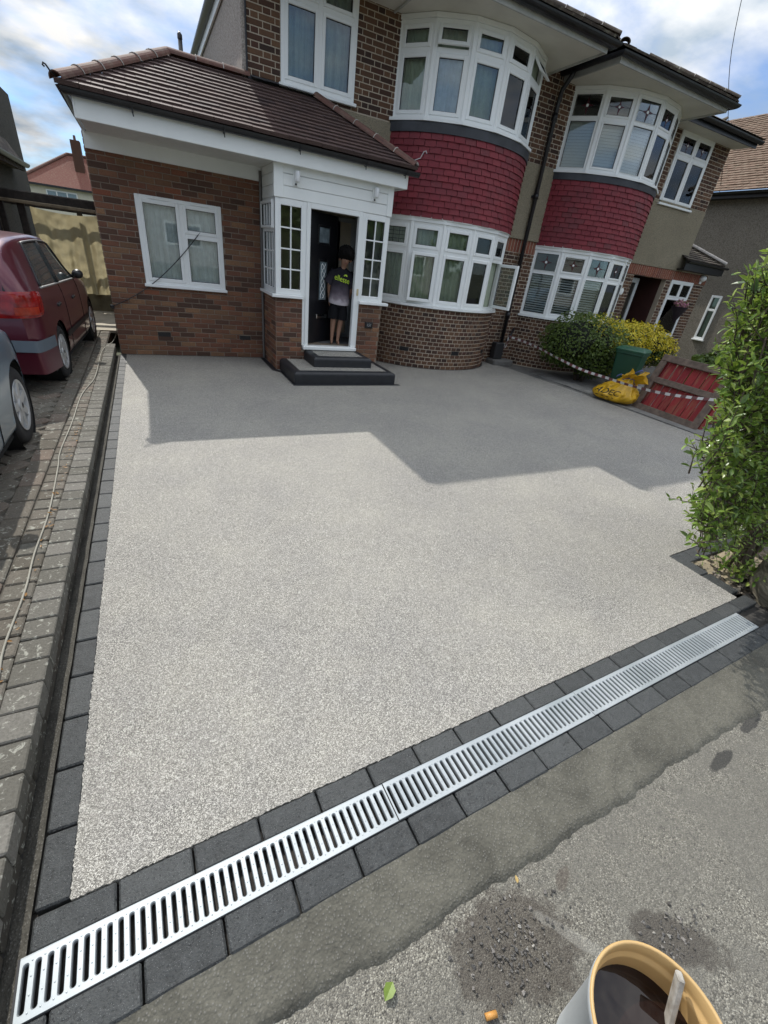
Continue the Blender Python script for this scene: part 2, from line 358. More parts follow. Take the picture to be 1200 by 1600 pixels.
M_npav = lichen_block('old_brick_paver', [(0, (.115, .10, .08)), (.45, (.16, .14, .115)), (.75, (.15, .14, .118)), (1, (.195, .148, .118))])
M_soil = concrete('soil', (.062, .05, .038), (.2, .17, .13), .5, 60); M_sand = concrete('sandy_soil', (.30, .25, .17), (.45, .4, .3), .5, 80); M_joint = plain('dark_joint_sand', (.035, .032, .028), .95, var=.4, scale=30)
M_nconc = concrete('neighbour_concrete', (.15, .145, .135)); M_asph = concrete('road_asphalt', (.06, .06, .06), (.12, .12, .12), .4, 100)

SL = 0.037                                     # the street line runs slightly askew to the house
def fy(x, a): return a+SL*x
# ground far and wide
mb = MB(); mb.quad((-600, -600, -.16), (600, -600, -.16), (600, 900, -.16), (-600, 900, -.16)); mb.build('ground', concrete('far_ground', (.10, .11, .07)), kind='structure', fixn=False)
mb = MB(); mb.grid(lambda u, v: Vector((-9+30*u, -3.0+(3.0+fy(-9+30*u, .33))*v, -.06+.004*noise.noise(Vector((u*40, v*8, 0))))), 120, 14); mb.build('pavement', M_pave, kind='structure', smooth=True, fixn=False)
mb = MB(); mb.quad((-60, -9, -.15), (60, -9, -.15), (60, -3.1, -.15), (-60, -3.1, -.15)); mb.build('road', M_asph, kind='structure', fixn=False)
mb = MB(); mb.box(-60, 60, -3.1, -3.0, -.155, -.055); mb.build('kerb', M_nconc, kind='structure')
# concrete apron: slopes from the drain blocks to a ragged edge on the pavement
def apron(u, v):
    x = -.62+9*u; rag = .013*noise.noise(Vector((x*3.2, .3, 0)))+.012*noise.noise(Vector((x*14, 1.3, 0)))+.008*noise.noise(Vector((x*45, 2.3, 0)))
    y0 = fy(x, .452); y1 = .287+.012*x+rag
    y = y0+(y1-y0)*v
    z = -.006-.042*v-.016*max(0, v-.9)/.1+.0025*noise.noise(Vector((x*9, y*14, 2)))
    return Vector((x, y, z))
mb = MB(); mb.grid(apron, 900, 14); mb.build('concrete_apron', M_apron, kind='structure', smooth=True, fixn=False)
# resin-bound driveway
mb = MB()
drv = [(-.40, fy(-.40, .748)), (3.14, fy(3.14, .748)), (3.13, 1.335), (6.62, 1.53), (6.66, 3.2), (6.55, 5.4), (6.40, 7.0), (6.2, 7.7), (-.40, 7.7)]
_d = []
for i in range(len(drv)):
    a, b = Vector((*drv[i], 0)), Vector((*drv[(i+1) % len(drv)], 0)); L_ = (b-a).length; k_ = max(1, int(L_/.007)) if i in (0, 1, 2, 8) else max(1, int(L_/.2)); nr_ = Vector(((b-a).y, -(b-a).x, 0)).normalized()
    for q in range(k_):
        c_ = a+(b-a)*(q/k_)+nr_*(.002*noise.noise(Vector((i*7+q*.9, 0, 0)))+.0028*random.uniform(-1, 1)+.003 if i in (0, 1, 2, 8) else 0); _d.append((c_.x, c_.y))
mb.prism(_d, -.08, .0015); driveway = mb.build('driveway', M_resin, kind='structure')
mb = MB(); mb.box(-.53, 3.3, .40, .90, -.12, -.035); mb.box(-.53, -.38, .75, 7.55, -.12, -.032); mb.box(3.05, 6.7, .8, 1.52, -.12, -.035); mb.build('mortar_bed', M_joint, parent=driveway)

_bm = {}
def paver(parent, cx, cy, z, lx, ly, rz, mat, h=.06, b=.005, name='paver'):
    k = (round(lx, 3), round(ly, 3), mat.name, h, b)
    if k not in _bm: _bm[k] = MB().bbox(-lx/2, lx/2, -ly/2, ly/2, -h, 0, b).mesh(name, mat)
    o = place(name, _bm[k], (cx, cy, z+random.uniform(-.0015, .0015)), parent, rz+random.uniform(-.006, .006))
    o.rotation_euler.x = random.uniform(-.006, .006); return o
ang = math.atan(SL)
# left border, laid lengthways along the resin edge
y = fy(-.44, .752)
while y < 7.5:
    l = min(.2, 7.52-y); paver(driveway, -.442, y+l/2, 0, .082, l-.007, 0, M_block); y += l
# soldier rows each side of the drain
x = -.485; offs = .06
while x < 3.22:
    l = .196; paver(driveway, x+l/2, fy(x+l/2, .705), 0, l-.006, .079, ang, M_block); x += l
x = -.52-.1
while x < 3.9:
    l = .196; paver(driveway, x+l/2, fy(x+l/2, .494), -.002, l-.006, .088, ang, M_block); x += l
# border round the planting bed on the right
y = fy(3.18, .78)
while y < 1.32:
    l = min(.2, 1.33-y); paver(driveway, 3.19, y+l/2, 0, .10, l-.006, 0, M_block); y += l
x = 3.13
while x < 6.55:
    l = .2; paver(driveway, x+l/2, 1.283+.056*(x-3.13), 0, l-.006, .105, .056, M_block); x += l
# planting bed
def bed(u, v):
    x = 3.22+3.5*u; y = .62+.67*v+.056*(x-3.13)*v
    return Vector((x, y, -.035+.022*noise.noise(Vector((x*5, y*5, 0)))+.012*noise.noise(Vector((x*19, y*19, 3)))))
mb = MB(); mb.grid(bed, 110, 30); mb.build('planting_bed', M_soil, kind='structure', smooth=True, fixn=False)
def sandpatch(u, v):
    x = 3.26+.7*u; y = .98+.27*v; e = min(u, 1-u, v, 1-v)
    return Vector((x, y, -.028+.016*noise.noise(Vector((x*6, y*6, 7)))+.02*min(e*5, 1)))
mb = MB(); mb.grid(sandpatch, 40, 20); mb.build('sand_patch', M_sand, kind='structure', smooth=True, fixn=False)
mb = MB(); rs = random.Random(3)
for i in range(170):
    x = 3.24+rs.random()**1.5*.8; y = .86+rs.random()*.40; r = .006+.02*rs.random()**2.5
    pts = [Vector((rs.gauss(0, 1), rs.gauss(0, 1), rs.gauss(0, 1))).normalized()*r*rs.uniform(.7, 1.2) for _ in range(9)]
    bm = bmesh.new()
    for q in pts: bm.verts.new(q+Vector((x, y, -.015+.3*r)))
    bmesh.ops.convex_hull(bm, input=bm.verts)
    bm.verts.index_update(); mb.add([q.co.copy() for q in bm.verts], [tuple(w.index for w in f.verts) for f in bm.faces]); bm.free()
mb.build('rubble', blockmat('rubble_stone', [(0, (.12, .1, .08)), (.5, (.28, .24, .18)), (1, (.4, .35, .27))], False), label='loose stones and rubble along the edge of the planting bed', cat='rubble', kind='stuff')

# drain: a channel and lift-off slotted grates
DA, DB = fy(0, .541), fy(0, .664)
def dP(t, s, z):                                # t along the drain from its left end, s across
    x0 = -.492; return Vector((x0+t*cos(ang)-s*sin(ang), fy(x0, .541)+t*sin(ang)+s*cos(ang), z))
dl = 3.47
M_chan = plain('black_polymer_channel', (.01, .01, .012), .6, var=.3)
mb = MB(); mb.box(0, dl, -.004, .004, -.12, -.004, P=dP); mb.box(0, dl, .119, .127, -.12, -.004, P=dP); mb.box(0, dl, .004, .119, -.12, -.112, P=dP); mb.box(-.006, 0, -.004, .127, -.12, -.004, P=dP); mb.box(dl, dl+.006, -.004, .127, -.12, -.004, P=dP)
mb.build('drain_channel', M_chan, label='black drain channel sunk in the ground under the slotted grates', cat='drain')
n = NT('galvanised_steel'); p = n.pos(); k = n.voro(p, 70, 'Color'); k2 = n.noise(p, 4, 4)
n.col(n.mix(n.ramp(k2, [(.3, (0, 0, 0)), (.7, (1, 1, 1))]), (.33, .36, .37), (.44, .465, .475))).set(Metallic=.45, Roughness=n.ramp(k2, [(.3, (.42,)*3), (.7, (.58,)*3)])); n.bump(n.noise(p, 60, 3), .1, .002); M_galv = n.m
def rounded_slot(u0, u1, w, nseg=5):
    """outline of a slot, long axis across the drain"""
    r = w/2; pts = []
    for k in range(nseg+1): a = pi+pi*k/nseg; pts.append((r*cos(a), u0+r+r*sin(a)))
    for k in range(nseg+1): a = pi*k/nseg; pts.append((r*cos(a), u1-r+r*sin(a)))
    return pts
def grate_mesh(L, ns):
    mb = MB(); W_ = .123; pitch = L/ns; sw = .0108
    for i in range(ns):
        c = pitch*(i+.5); sl = rounded_slot(.015, .108, sw)
        # outer cell outline, as many points as the slot, so the plate is a ring of quads round each slot
        def outer(px, py):
            if py <= .024: return (c+(px/sw)*pitch, 0)if abs(px) < sw*.35 else (c+math.copysign(pitch/2, px), 0 if py < .020 else py)
            if py >= .099: return (c+(px/sw)*pitch, W_) if abs(px) < sw*.35 else (c+math.copysign(pitch/2, px), W_ if py > .103 else py)
            return (c+math.copysign(pitch/2, px), py)
        n_ = len(sl); inn = [dP0(c+px, py, -.0035) for px, py in sl]; lip = [dP0(c+px*1.32, .0615+(py-.0615)*1.05, .0) for px, py in sl]; out = [dP0(*outer(px, py), .0) for px, py in sl]; dn = [dP0(c+px, py, -.016) for px, py in sl]
        for k in range(n_):
            j = (k+1) % n_
            mb.quad(out[k], out[j], lip[j], lip[k]); mb.quad(lip[k], lip[j], inn[j], inn[k]); mb.quad(inn[k], inn[j], dn[j], dn[k])
        for yy in (.011, .112):                     # corner fill between cells
            pass
    mb.box(0, L, -.0015, .0, -.02, .0005, P=dP0); mb.box(0, L, W_, W_+.0015, -.02, .0005, P=dP0)
    for i in range(ns+1):
        for yy in (.012, .044, .08, .111) if 0 < i < ns else ():
            mb.lathe([(.0022, 0), (.0016, .0013), (0.0001, .0016)], n=6, T=lambda x, y, z, t=pitch*i, yy=yy: dP0(t+x, yy+y, z))
    return mb
def dP0(t, s, z): return Vector((t, s, z))
cuts = [0, 1.02, 2.01, 3.0, dl]; nsl = [40, 39, 39, 18]
gl_ = ['bright slotted steel drain grate beside the retaining wall end', 'slotted steel drain grate with a lifted bent corner at its end', 'slotted steel drain grate in the middle of the run, flush at both ends', 'short cut slotted steel drain grate ending by the rock']
for i in range(4):
    me = grate_mesh(cuts[i+1]-cuts[i]-.003, nsl[i]).mesh('drain_grate', M_galv, fixn=False)
    o = bpy.data.objects.new('drain_grate', me); COL.objects.link(o); o.location = dP(cuts[i]+.001, .0, .001+(.0025 if i == 1 else 0)); o.rotation_euler = (0, 0, ang); ORG[o.name] = o.location.copy()
    if i == 1: o.rotation_euler = (.006, .002, ang-.0015)
    tag(o, gl_[i], 'drain grate', 'slotted drain grates')

# retaining wall between the two drives, brick-on-edge coping
wall = thing('retaining_wall', 'low lichen covered brick retaining wall between the two driveways', 'wall', (-.58, 3.9, 0))
mb = MB(); mb.box(-.66, -.543, .0, 7.6, -.15, .06); mb.build('wall_core', M_joint, parent=wall)
M_face = lichen_block('shade_toned_wall_brick', [(0, (.045, .04, .033)), (.6, (.065, .056, .045)), (1, (.085, .07, .055))])  # wall face darkened in colour to stand for its shaded side
y = .02; i = 0
while y < 7.55:
    l = .118; o = paver(wall, -.585, y+l/2, .126+.004*noise.noise(Vector((y*3, 0, 0))), .112, l-.006, 0, M_cope, .075, .0045, 'coping_brick'); o.rotation_euler.y += random.uniform(-.02, .02); y += l
for row in range(1):
    y = .0
    while y < 7.5:
        l = .225; paver(wall, -.55, y+l/2, .05, .03, l-.01, 0, M_face, .06, .004, 'brick'); y += l
mb = MB(); mb.grid(lambda u, v: Vector((-.545+.055*u, .1+7.4*v, -.03+.022*u+.008*noise.noise(Vector((u*3, v*60, 0))))), 4, 160); mb.build('mortar_strip', concrete('rough_mortar_strip', (.075, .07, .058)), kind='structure', smooth=True, fixn=False)  # mortar colour darkened so the strip looks shadowed

# neighbour's block drive on the left
mb = MB(); mb.box(-9, -.64, -.3, 12, -.16, .104); ndrive = mb.build('neighbour_drive', plain('silty_joint', (.085, .075, .06), .95, var=.4, scale=30), kind='structure')
y = -.2; cnt = 0
rw = [(-.705, .125), (-.835, .125)]
for (cx, w), l in zip(rw, (.118, .2)):
    y = .7 if cx < -.8 else .3
    while y < 8.55:
        paver(ndrive, cx, y+l/2, .121, w-.006, l-.007, 0, M_npav, .06, .006); y += l
# herringbone field nearer the cars
u0 = .105
def field():
    """unit cells (i, j) paired into 2 x 1 blocks by the diagonal stagger of a herringbone"""
    for i in range(-70, 70):
        for j in range(-70, 70):
            c = (i-j) % 4
            if c == 0: yield (i+1.0, j+.5, 0)
            elif c == 3: yield (i+.5, j+1.0, 1)
far = MB(); near = []
for (bx, by, o) in field():
    a = radians(45); X = (bx*u0)*cos(a)-(by*u0)*sin(a)-2.2; Y = (bx*u0)*sin(a)+(by*u0)*cos(a)+4.5
    if not (-3.2 < X < -.93 and .3 < Y < 9.6): continue
    near.append(((X+.9)**2*3+(Y-2.5)**2*.4, X, Y, a if o == 0 else a+pi/2))
near.sort()
for n_, (d, X, Y, a) in enumerate(near):
    if n_ < 190: paver(ndrive, X, Y, .119, 2*u0-.007, u0-.007, a, M_npav, .06, .006)
    else:
        P = (lambda px, py, pz, X=X, Y=Y, a=a: Vector((X+px*cos(a)-py*sin(a), Y+px*sin(a)+py*cos(a), pz)))
        far.box(-u0+.0035, u0-.0035, -u0/2+.0035, u0/2-.0035, .09, .119, P=P)
o = far.build('paver', M_npav, parent=ndrive, kind='stuff')
mb = MB(); mb.box(-3.6, -.5, 8.6, 10.9, .09, .128); mb.build('pale_path', plain('pale_path_concrete', (.40, .36, .28), .85, var=.25, scale=3), kind='structure')  # the pale concrete path past the coping end
# ground on the right, before the adjoining house
mb = MB(); mb.prism([(6.64, 1.5), (14, 1.6), (14, 7.6), (6.2, 7.6), (6.42, 7.0), (6.57, 5.4), (6.68, 3.2)], -.1, -.012); mb.build('neighbour_front_garden', M_nconc, kind='structure')
mb = MB(); mb.box(6.69, 7.05, 2.2, 6.7, -.011, .008); mb.build('concrete_path', concrete('path_concrete', (.2, .195, .18)), kind='structure')
# ================================================================= brickwork and windows
def brick_geo(l, h, d=.03, c=.004):
    """brick face with chamfered arrises; face looks to -Y, centred, back at y = d"""
    a, b = l/2, h/2
    vs = [(-a, c, -b), (a, c, -b), (a, c, b), (-a, c, b), (-a+c, 0, -b+c), (a-c, 0, -b+c), (a-c, 0, b-c), (-a+c, 0, b-c), (-a, d, -b), (a, d, -b), (a, d, b), (-a, d, b)]
    fs = [(4, 5, 6, 7), (0, 1, 5, 4), (1, 2, 6, 5), (2, 3, 7, 6), (3, 0, 4, 7), (8, 9, 1, 0), (9, 10, 2, 1), (10, 11, 3, 2), (11, 8, 0, 3)]
    return vs, fs
_brm = {}
def brick_mesh(l, h, mat):
    k = (round(l, 2), round(h, 3), mat.name)
    if k not in _brm:
        me = bpy.data.meshes.new('brick'); vs, fs = brick_geo(k[0], k[1]); me.from_pydata(vs, [], fs); me.materials.append(mat); me.update(); _brm[k] = me
    return _brm[k]
def courses(w, z0, z1, bond='stretcher', course=.075, bl=.225, holes=(), j=.011, seed=0, wob=.0):
    """rectangles (u0,u1,z0,z1) of the bricks in a wall w wide, cut round holes"""
    rs = random.Random(seed); out = []; z = z0; r = 0
    while z < z1-.02:
        zt = min(z+course, z1); u = -(bl/2 if r % 2 else 0); k = r % 2
        if bond == 'header': u = -(bl/4 if r % 2 else 0)
        if bond == 'flemish': u = -(.75*bl if r % 2 else 0); k = 0
        spans = []
        while u < w:
            L = bl
            if bond == 'flemish': L = bl if k % 2 == 0 else bl/2; k += 1
            if bond == 'header': L = bl/2
            spans.append((u, u+L)); u += L
        for a, b in spans:
            a, b = max(a, 0), min(b, w)
            segs = [(a, b)]
            for (h0, h1, hz0, hz1) in holes:
                if zt-.02 > hz0 and z+.02 < hz1:
                    ns = []
                    for (p, q) in segs:
                        if q <= h0 or p >= h1: ns.append((p, q)); continue
                        if p < h0: ns.append((p, h0))
                        if q > h1: ns.append((h1, q))
                    segs = ns
            for (p, q) in segs:
                if q-p > .03: out.append((p+j/2, q-j/2, z+j/2, zt-j/2))
        z = zt; r += 1
    return out
BUDGET = {}
def lay_bricks(parent, rects, P, rz, mat, budget, stuff, name='brick', proud=.006):
    """P(u,d,z) maps wall coordinates to the world (d outward); rz may be a function of u"""
    for (a, b, z0, z1) in rects:
        u = (a+b)/2; z = (z0+z1)/2; rot = rz(u) if callable(rz) else rz
        if BUDGET[budget] > 0:
            BUDGET[budget] -= 1
            o = place(name, brick_mesh(b-a, z1-z0, mat), P(u, proud+random.uniform(-.0015, .0015), z), parent, rot)
            o.scale = ((b-a)/round(b-a, 2), 1, (z1-z0)/round(z1-z0, 3))
        else:
            vs, fs = brick_geo(b-a, z1-z0); c = P(u, proud+random.uniform(-.0015, .0015), z); cs, sn = cos(rot), sin(rot)
            stuff.add([c+Vector((x*cs-y*sn, x*sn+y*cs, zz)) for x, y, zz in vs], fs)
def slab(mb, w, z0, z1, holes, P, th=.1, nu=1, mi=0):
    """a wall leaf with rectangular openings"""
    us = sorted({0., w, *[min(max(h[0], 0), w) for h in holes], *[min(max(h[1], 0), w) for h in holes]}); zs = sorted({z0, z1, *[min(max(h[2], z0), z1) for h in holes], *[min(max(h[3], z0), z1) for h in holes]})
    for i in range(len(us)-1):
        for k in range(len(zs)-1):
            uc, zc = (us[i]+us[i+1])/2, (zs[k]+zs[k+1])/2
            if us[i+1]-us[i] < 1e-4 or zs[k+1]-zs[k] < 1e-4: continue
            if any(h[0] < uc < h[1] and h[2] < zc < h[3] for h in holes): continue
            m = nu if nu > 1 else 1; q = max(1, int(m*(us[i+1]-us[i])/w+.5))
            for t in range(q):
                a = us[i]+(us[i+1]-us[i])*t/q; b = us[i]+(us[i+1]-us[i])*(t+1)/q
                mb.box(a, b, -th, 0, zs[k], zs[k+1], P=P, mi=mi)
def facing(x0, y0, ang=0.):
    """wall frame: u runs to the right seen from the street, d comes out of the wall; ang turns it about z"""
    c, s = cos(ang), sin(ang)
    return lambda u, d, z: Vector((x0+u*c+d*s, y0+u*s-d*c, z))

def bar(mb, P, u0, u1, z0, z1, d0, d1, b=.004): mb.bbox(u0, u1, d0, d1, z0, z1, b, P=P)
def frame_ring(mb, P, u0, u1, z0, z1, t, d0, d1, b=.004):
    bar(mb, P, u0, u0+t, z0, z1, d0, d1, b); bar(mb, P, u1-t, u1, z0, z1, d0, d1, b)
    bar(mb, P, u0+t, u1-t, z0, z0+t, d0, d1-.0005, b); bar(mb, P, u0+t, u1-t, z1-t, z1, d0, d1-.0005, b)
seal = plain('black_gasket', (.02, .02, .02), .7)
def pane(P, u0, u1, z0, z1, d, parent, mat=None, label=None):
    mb = MB(); mb.box(u0, u1, d-.004, d, z0, z1, P=P); return mb.build('pane', mat or glass, parent=parent, label=label)
def light(win, P, u0, u1, z0, z1, sash=.045, d=.0, cols=0, rows=0, lead_lines=False, motif=False, tilt=None, gmat=None):
    """one glazed light of a window: sash, pane and bars; tilt = (kind, angle) for an open one"""
    Q = P
    if tilt:
        k, an = tilt
        def Q(u, dd, z):
            if k == 'top': r = z1-z; return P(u, dd*cos(an)+r*sin(an)+d*(1-cos(an)), z1-r*cos(an)+(dd-d)*sin(an)*.0)
            if k == 'left': r = u-u0; return P(u0+r*cos(an)-(dd)*sin(an), d+r*sin(an)+(dd-d)*cos(an), z)
            if k == 'right': r = u1-u; return P(u1-r*cos(an)+(dd)*sin(an), d+r*sin(an)+(dd-d)*cos(an), z)
    mb = MB(); frame_ring(mb, Q, u0, u1, z0, z1, sash, d-.03, d+.022, .006); s = mb.build('sash', upvc, parent=win)
    mb = MB(); frame_ring(mb, Q, u0+sash-.001, u1-sash+.001, z0+sash-.001, z1-sash+.001, .006, d-.008, d+.0075, .001); mb.build('gasket', seal, parent=win)
    a, b, c, e = u0+sash, u1-sash, z0+sash, z1-sash
    pane(Q, a, b, c, e, d, win, gmat)
    if cols or rows:
        for i in range(1, cols): u = a+(b-a)*i/cols; mb = MB(); bar(mb, Q, u-.009, u+.009, c, e, d-.012, d+.012, .003); mb.build('glazing_bar', upvc, parent=win)
        for i in range(1, rows): z = c+(e-c)*i/rows; mb = MB(); bar(mb, Q, a, b, z-.009, z+.009, d-.011, d+.011, .003); mb.build('glazing_bar', upvc, parent=win)
    if lead_lines or motif:
        mb = MB()
        for i in (1, 2) if lead_lines else (1,):
            u = a+(b-a)*i/(3 if lead_lines else 2); bar(mb, Q, u-.003, u+.003, c, e, d, d+.003, .0005)
        for i in (1, 2, 3) if lead_lines else (1,):
            z = c+(e-c)*i/(4 if lead_lines else 2); bar(mb, Q, a, b, z-.003, z+.003, d, d+.0025, .0005)
        mb.build('lead_came', lead, parent=win)
    if motif:
        cu, cz = (a+b)/2, (c+e)/2; R = min(b-a, e-c)*.40
        mb = MB(); pts = []
        for i in range(8):
            an = pi/4*i; r = R*(1.25 if i == 6 else 1.0) if i % 2 == 0 else R*.30; pts.append((cu+r*cos(an), cz+r*sin(an)))
        mb.prism(pts, d+.0005, d+.004, P=lambda x, y, z: Q(x, z, y)); mb.build('stained_flower', stain_red, parent=win)
        mb = MB(); mb.prism([(cu+R*.2*cos(k*pi/4), cz+R*.2*sin(k*pi/4)) for k in range(8)], d+.004, d+.006, P=lambda x, y, z: Q(x, z, y)); mb.build('stained_centre', upvc, parent=win)
    return s
stain_red = plain('stained_glass_red', (.055, .008, .012), .25, var=.3)
def curtain_sheet(mb, path, z0, z1, amp=.02, per=.09, seed=0, gap=()):
    """pleated cloth hung along a plan path"""
    pts = []; acc = 0
    for i in range(len(path)-1):
        a, b = Vector(path[i]), Vector(path[i+1]); l = (b-a).length; nrm = Vector((-(b-a).y, (b-a).x)).normalized(); k = max(2, int(l/.012))
        for q in range(k):
            s = acc+l*q/k; pts.append((a+(b-a)*(q/k), nrm, s))
        acc += l
    nz = 7; vs = []
    for j in range(nz+1):
        t = j/nz
        for (p, nr, s) in pts:
            ph = 2*pi*s/per+1.4*noise.noise(Vector((s*2.5, seed, 0)))*3+.5*t*noise.noise(Vector((s*5, seed+3, t*2)))
            q = p+nr*(amp*(.6+.4*t)*sin(ph)+amp*.5*sin(ph*2.3+seed)); vs.append(Vector((q.x, q.y, z1+(z0-z1)*t)))
    m = len(pts); mb.add(vs, [(j*m+i, j*m+i+1, (j+1)*m+i+1, (j+1)*m+i) for j in range(nz) for i in range(m-1)])

# ================================================================= the semi-detached pair
YM = 7.62; PARTY = 6.45
class Bay:
    def __init__(s, x0, x1):
        s.x0, s.x1 = x0, x1; s.cx = (x0+x1)/2; h = (x1-x0)/2; dp = .79; s.R = (h*h+dp*dp)/(2*dp); s.cy = YM-dp+s.R; s.ha = math.asin(h/s.R)
    def arc(s, dr=0.):                            # u from the left end along the arc
        def P(u, d, z):
            a = -s.ha+u/s.R; r = s.R+d+dr; return Vector((s.cx+r*sin(a), s.cy-r*cos(a), z))
        return P
    def len(s): return 2*s.ha*s.R
    def rot(s, u): return -s.ha+u/s.R
    def facet(s, i, n=6, inset=0.):
        a0 = -s.ha+2*s.ha*i/n; a1 = -s.ha+2*s.ha*(i+1)/n; r = s.R-inset
        p0 = Vector((s.cx+r*sin(a0), s.cy-r*cos(a0), 0)); p1 = Vector((s.cx+r*sin(a1), s.cy-r*cos(a1), 0)); t = (p1-p0); w = t.length
        return facing(p0.x, p0.y, atan2(t.y, t.x)), w
    def poly(s, n, dr=0.): return [(s.cx+(s.R+dr)*sin(-s.ha+2*s.ha*i/n), s.cy-(s.R+dr)*cos(-s.ha+2*s.ha*i/n)) for i in range(n+1)]

def tile_hanging(house, bay, z0, z1, rows=13):
    back = MB(); P = bay.arc(); L = bay.len()
    slab(back, L, z0, z1+.02, [], P, .08, 40); part = back.build('tile_hanging', plain('batten_dark', (.05, .02, .02), .9), parent=house)
    h = (z1-z0)/rows; wd = .165; made = {}
    for r in range(rows):
        zb = z0+r*h; u = -(wd/2 if r % 2 else 0)
        while u < L-.01:
            a, b = max(u, 0), min(u+wd, L); u += wd
            if b-a < .02: continue
            l = b-a-.006; top = zb+h+.03; key = round(l, 3)
            if key not in made:
                m = MB(); hh = h+.03; mid = l/2
                vs = []
                for k in range(4):
                    x = -l/2+l*k/3; cu = (x*x)/(2*bay.R)            # follows the curve
                    vs += [Vector((x, cu-.026, -hh/2)), Vector((x, cu-.004, hh/2)), Vector((x, cu-.004, -hh/2))]
                fs = []
                for k in range(3): o = 3*k; fs += [(o, o+3, o+4, o+1), (o+2, o+5, o+3, o)]
                fs += [(0, 1, 2), (9, 11, 10)]
                m.add(vs, fs); made[key] = m.mesh('tile', tile_red, fixn=False)
            um = (a+b)/2; o = place('tile', made[key], P(um, random.uniform(0, .006), zb+(h+.03)/2-.003+random.uniform(-.003, .003)), part, bay.rot(um))
            o.rotation_euler.y = random.uniform(-.007, .007)
    return part
def arc_band(name, house, bay, n, z0, z1, d0, d1, mat, pars=None):
    mb = MB(); o = bay.poly(n, d1); i_ = bay.poly(n, d0)
    for k in range(n):
        q = [i_[k], i_[k+1], o[k+1], o[k]]; mb.prism(q, z0, z1)
    return mb.build(name, mat, parent=pars or house)
def bay_window(house, bay, z0, z1, zt, style, opens=None, n=6, order=1):
    opens = opens or {}
    mb = MB()
    for i in range(n):
        P, w = bay.facet(i, n, .02)
        frame_ring(mb, P, 0, w, z0, z1, .05, -.05, .012, .004); bar(mb, P, .05, w-.05, zt-.03, zt+.03, -.05, .011, .004)
        bar(mb, P, -.022, .022, z0, z1, -.04, .022, .008)
    P, w = bay.facet(n-1, n, .02); bar(mb, P, w-.022, w+.022, z0, z1, -.04, .022, .008)
    win = mb.build('bay_window', upvc, parent=house)
    arc_band('window_sill', house, bay, n, z0-.035, z0, -.08, .07, upvc, win)
    arc_band('window_head', house, bay, n, z1, z1+.05, -.08, .012, upvc, win)
    for i in range(n):
        P, w = bay.facet(i, n, .02)
        mot = style == 'flower'
        sh = .008 if (mot and i % 2 == 0) else (.034 if mot else .048)
        light(win, P, .045, w-.045, zt+.025, z1-.045, sh, 0, motif=mot, lead_lines=(style == 'lead' and i == 0), tilt=opens.get((i, 1)))
        s = light(win, P, .045, w-.045, z0+.045, zt-.025, sh, 0, tilt=opens.get((i, 0)))
        if opens.get((i, 0)):
            pass
    return win
def blind(name, bay, z0, z1, label, n=6, closed=False):
    t = thing(name, label, 'blind', (bay.cx, bay.cy-bay.R+.2, z0)); 
    for i in range(n):
        P, w = bay.facet(i, n, .10); mb = MB(); z = z0
        while z < z1:
            d_, h_ = (.006, .043) if closed else (.014, .022); mb.add([P(.02, d_, z), P(w-.02, d_, z), P(w-.02, -d_, z+h_), P(.02, -d_, z+h_)], [(0, 1, 2, 3)]); z += .042
        mb.build('slat_bank', M_slat, parent=t)
    return t
M_slat = plain('white_blind_slat', (.72, .74, .74), .6, var=.03)

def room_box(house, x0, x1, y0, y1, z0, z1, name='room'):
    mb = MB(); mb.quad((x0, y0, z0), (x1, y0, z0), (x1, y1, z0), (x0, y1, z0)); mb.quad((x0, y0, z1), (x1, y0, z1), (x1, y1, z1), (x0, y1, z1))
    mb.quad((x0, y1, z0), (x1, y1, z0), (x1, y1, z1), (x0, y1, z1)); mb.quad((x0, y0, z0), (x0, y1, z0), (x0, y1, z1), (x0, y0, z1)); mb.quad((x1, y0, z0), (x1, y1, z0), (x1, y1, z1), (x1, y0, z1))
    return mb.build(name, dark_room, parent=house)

# ----------------------------------------------------------------- house A (this drive's house)
HA = thing('semi_detached_house', 'brick house with white porch, side extension and open front door', 'house', (4.0, YM, 0))
BUDGET['A'] = 300; stuffA_new = MB(); stuffA = MB(); stuffAr = MB()
YE, YP = 7.49, 6.71
# extension front wall
PE = facing(-.47, YE); wE = 2.02
eh = [(.45, 1.49, .95, 1.97), (.51, .68, .255, .325), (1.66, 1.83, .255, .325)]
mb = MB(); slab(mb, wE, -.08, 2.36, eh, PE, .12); w_ext = mb.build('extension_wall', mort_ext, parent=HA)
lay_bricks(w_ext, courses(wE, 0, 2.36, course=.0675, bl=.202, holes=eh, j=.010, seed=1), PE, 0, brick_ext, 'A', stuffA_new)
# extension flank, seen only from the side
PF = facing(-.47, 11.0, -pi/2)
mb = MB(); slab(mb, 11.0-YE-.001, -.08, 2.5, [], PF, .12); w_fl = mb.build('extension_flank', mort_ext, parent=HA)
fl = MB()
BUDGET['flank'] = 0; lay_bricks(w_fl, courses(11.0-YE, 0, 2.5, course=.0675, bl=.202, seed=2), PF, -pi/2, brick_ext, 'flank', stuffA_new)
def airbrick(P, u0, z0, parent, rz=0):
    mb = MB(); mb.box(u0, u0+.165, -.03, .004, z0, z0+.068, P=P)
    for i in range(6): mb.box(u0+.012+i*.0245, u0+.028+i*.0245, .004, .007, z0+.012, z0+.056, P=P)
    return mb.build('air_brick', gutter_m, parent=parent)
airbrick(PE, .512, .256, HA); airbrick(PE, 1.662, .256, HA)
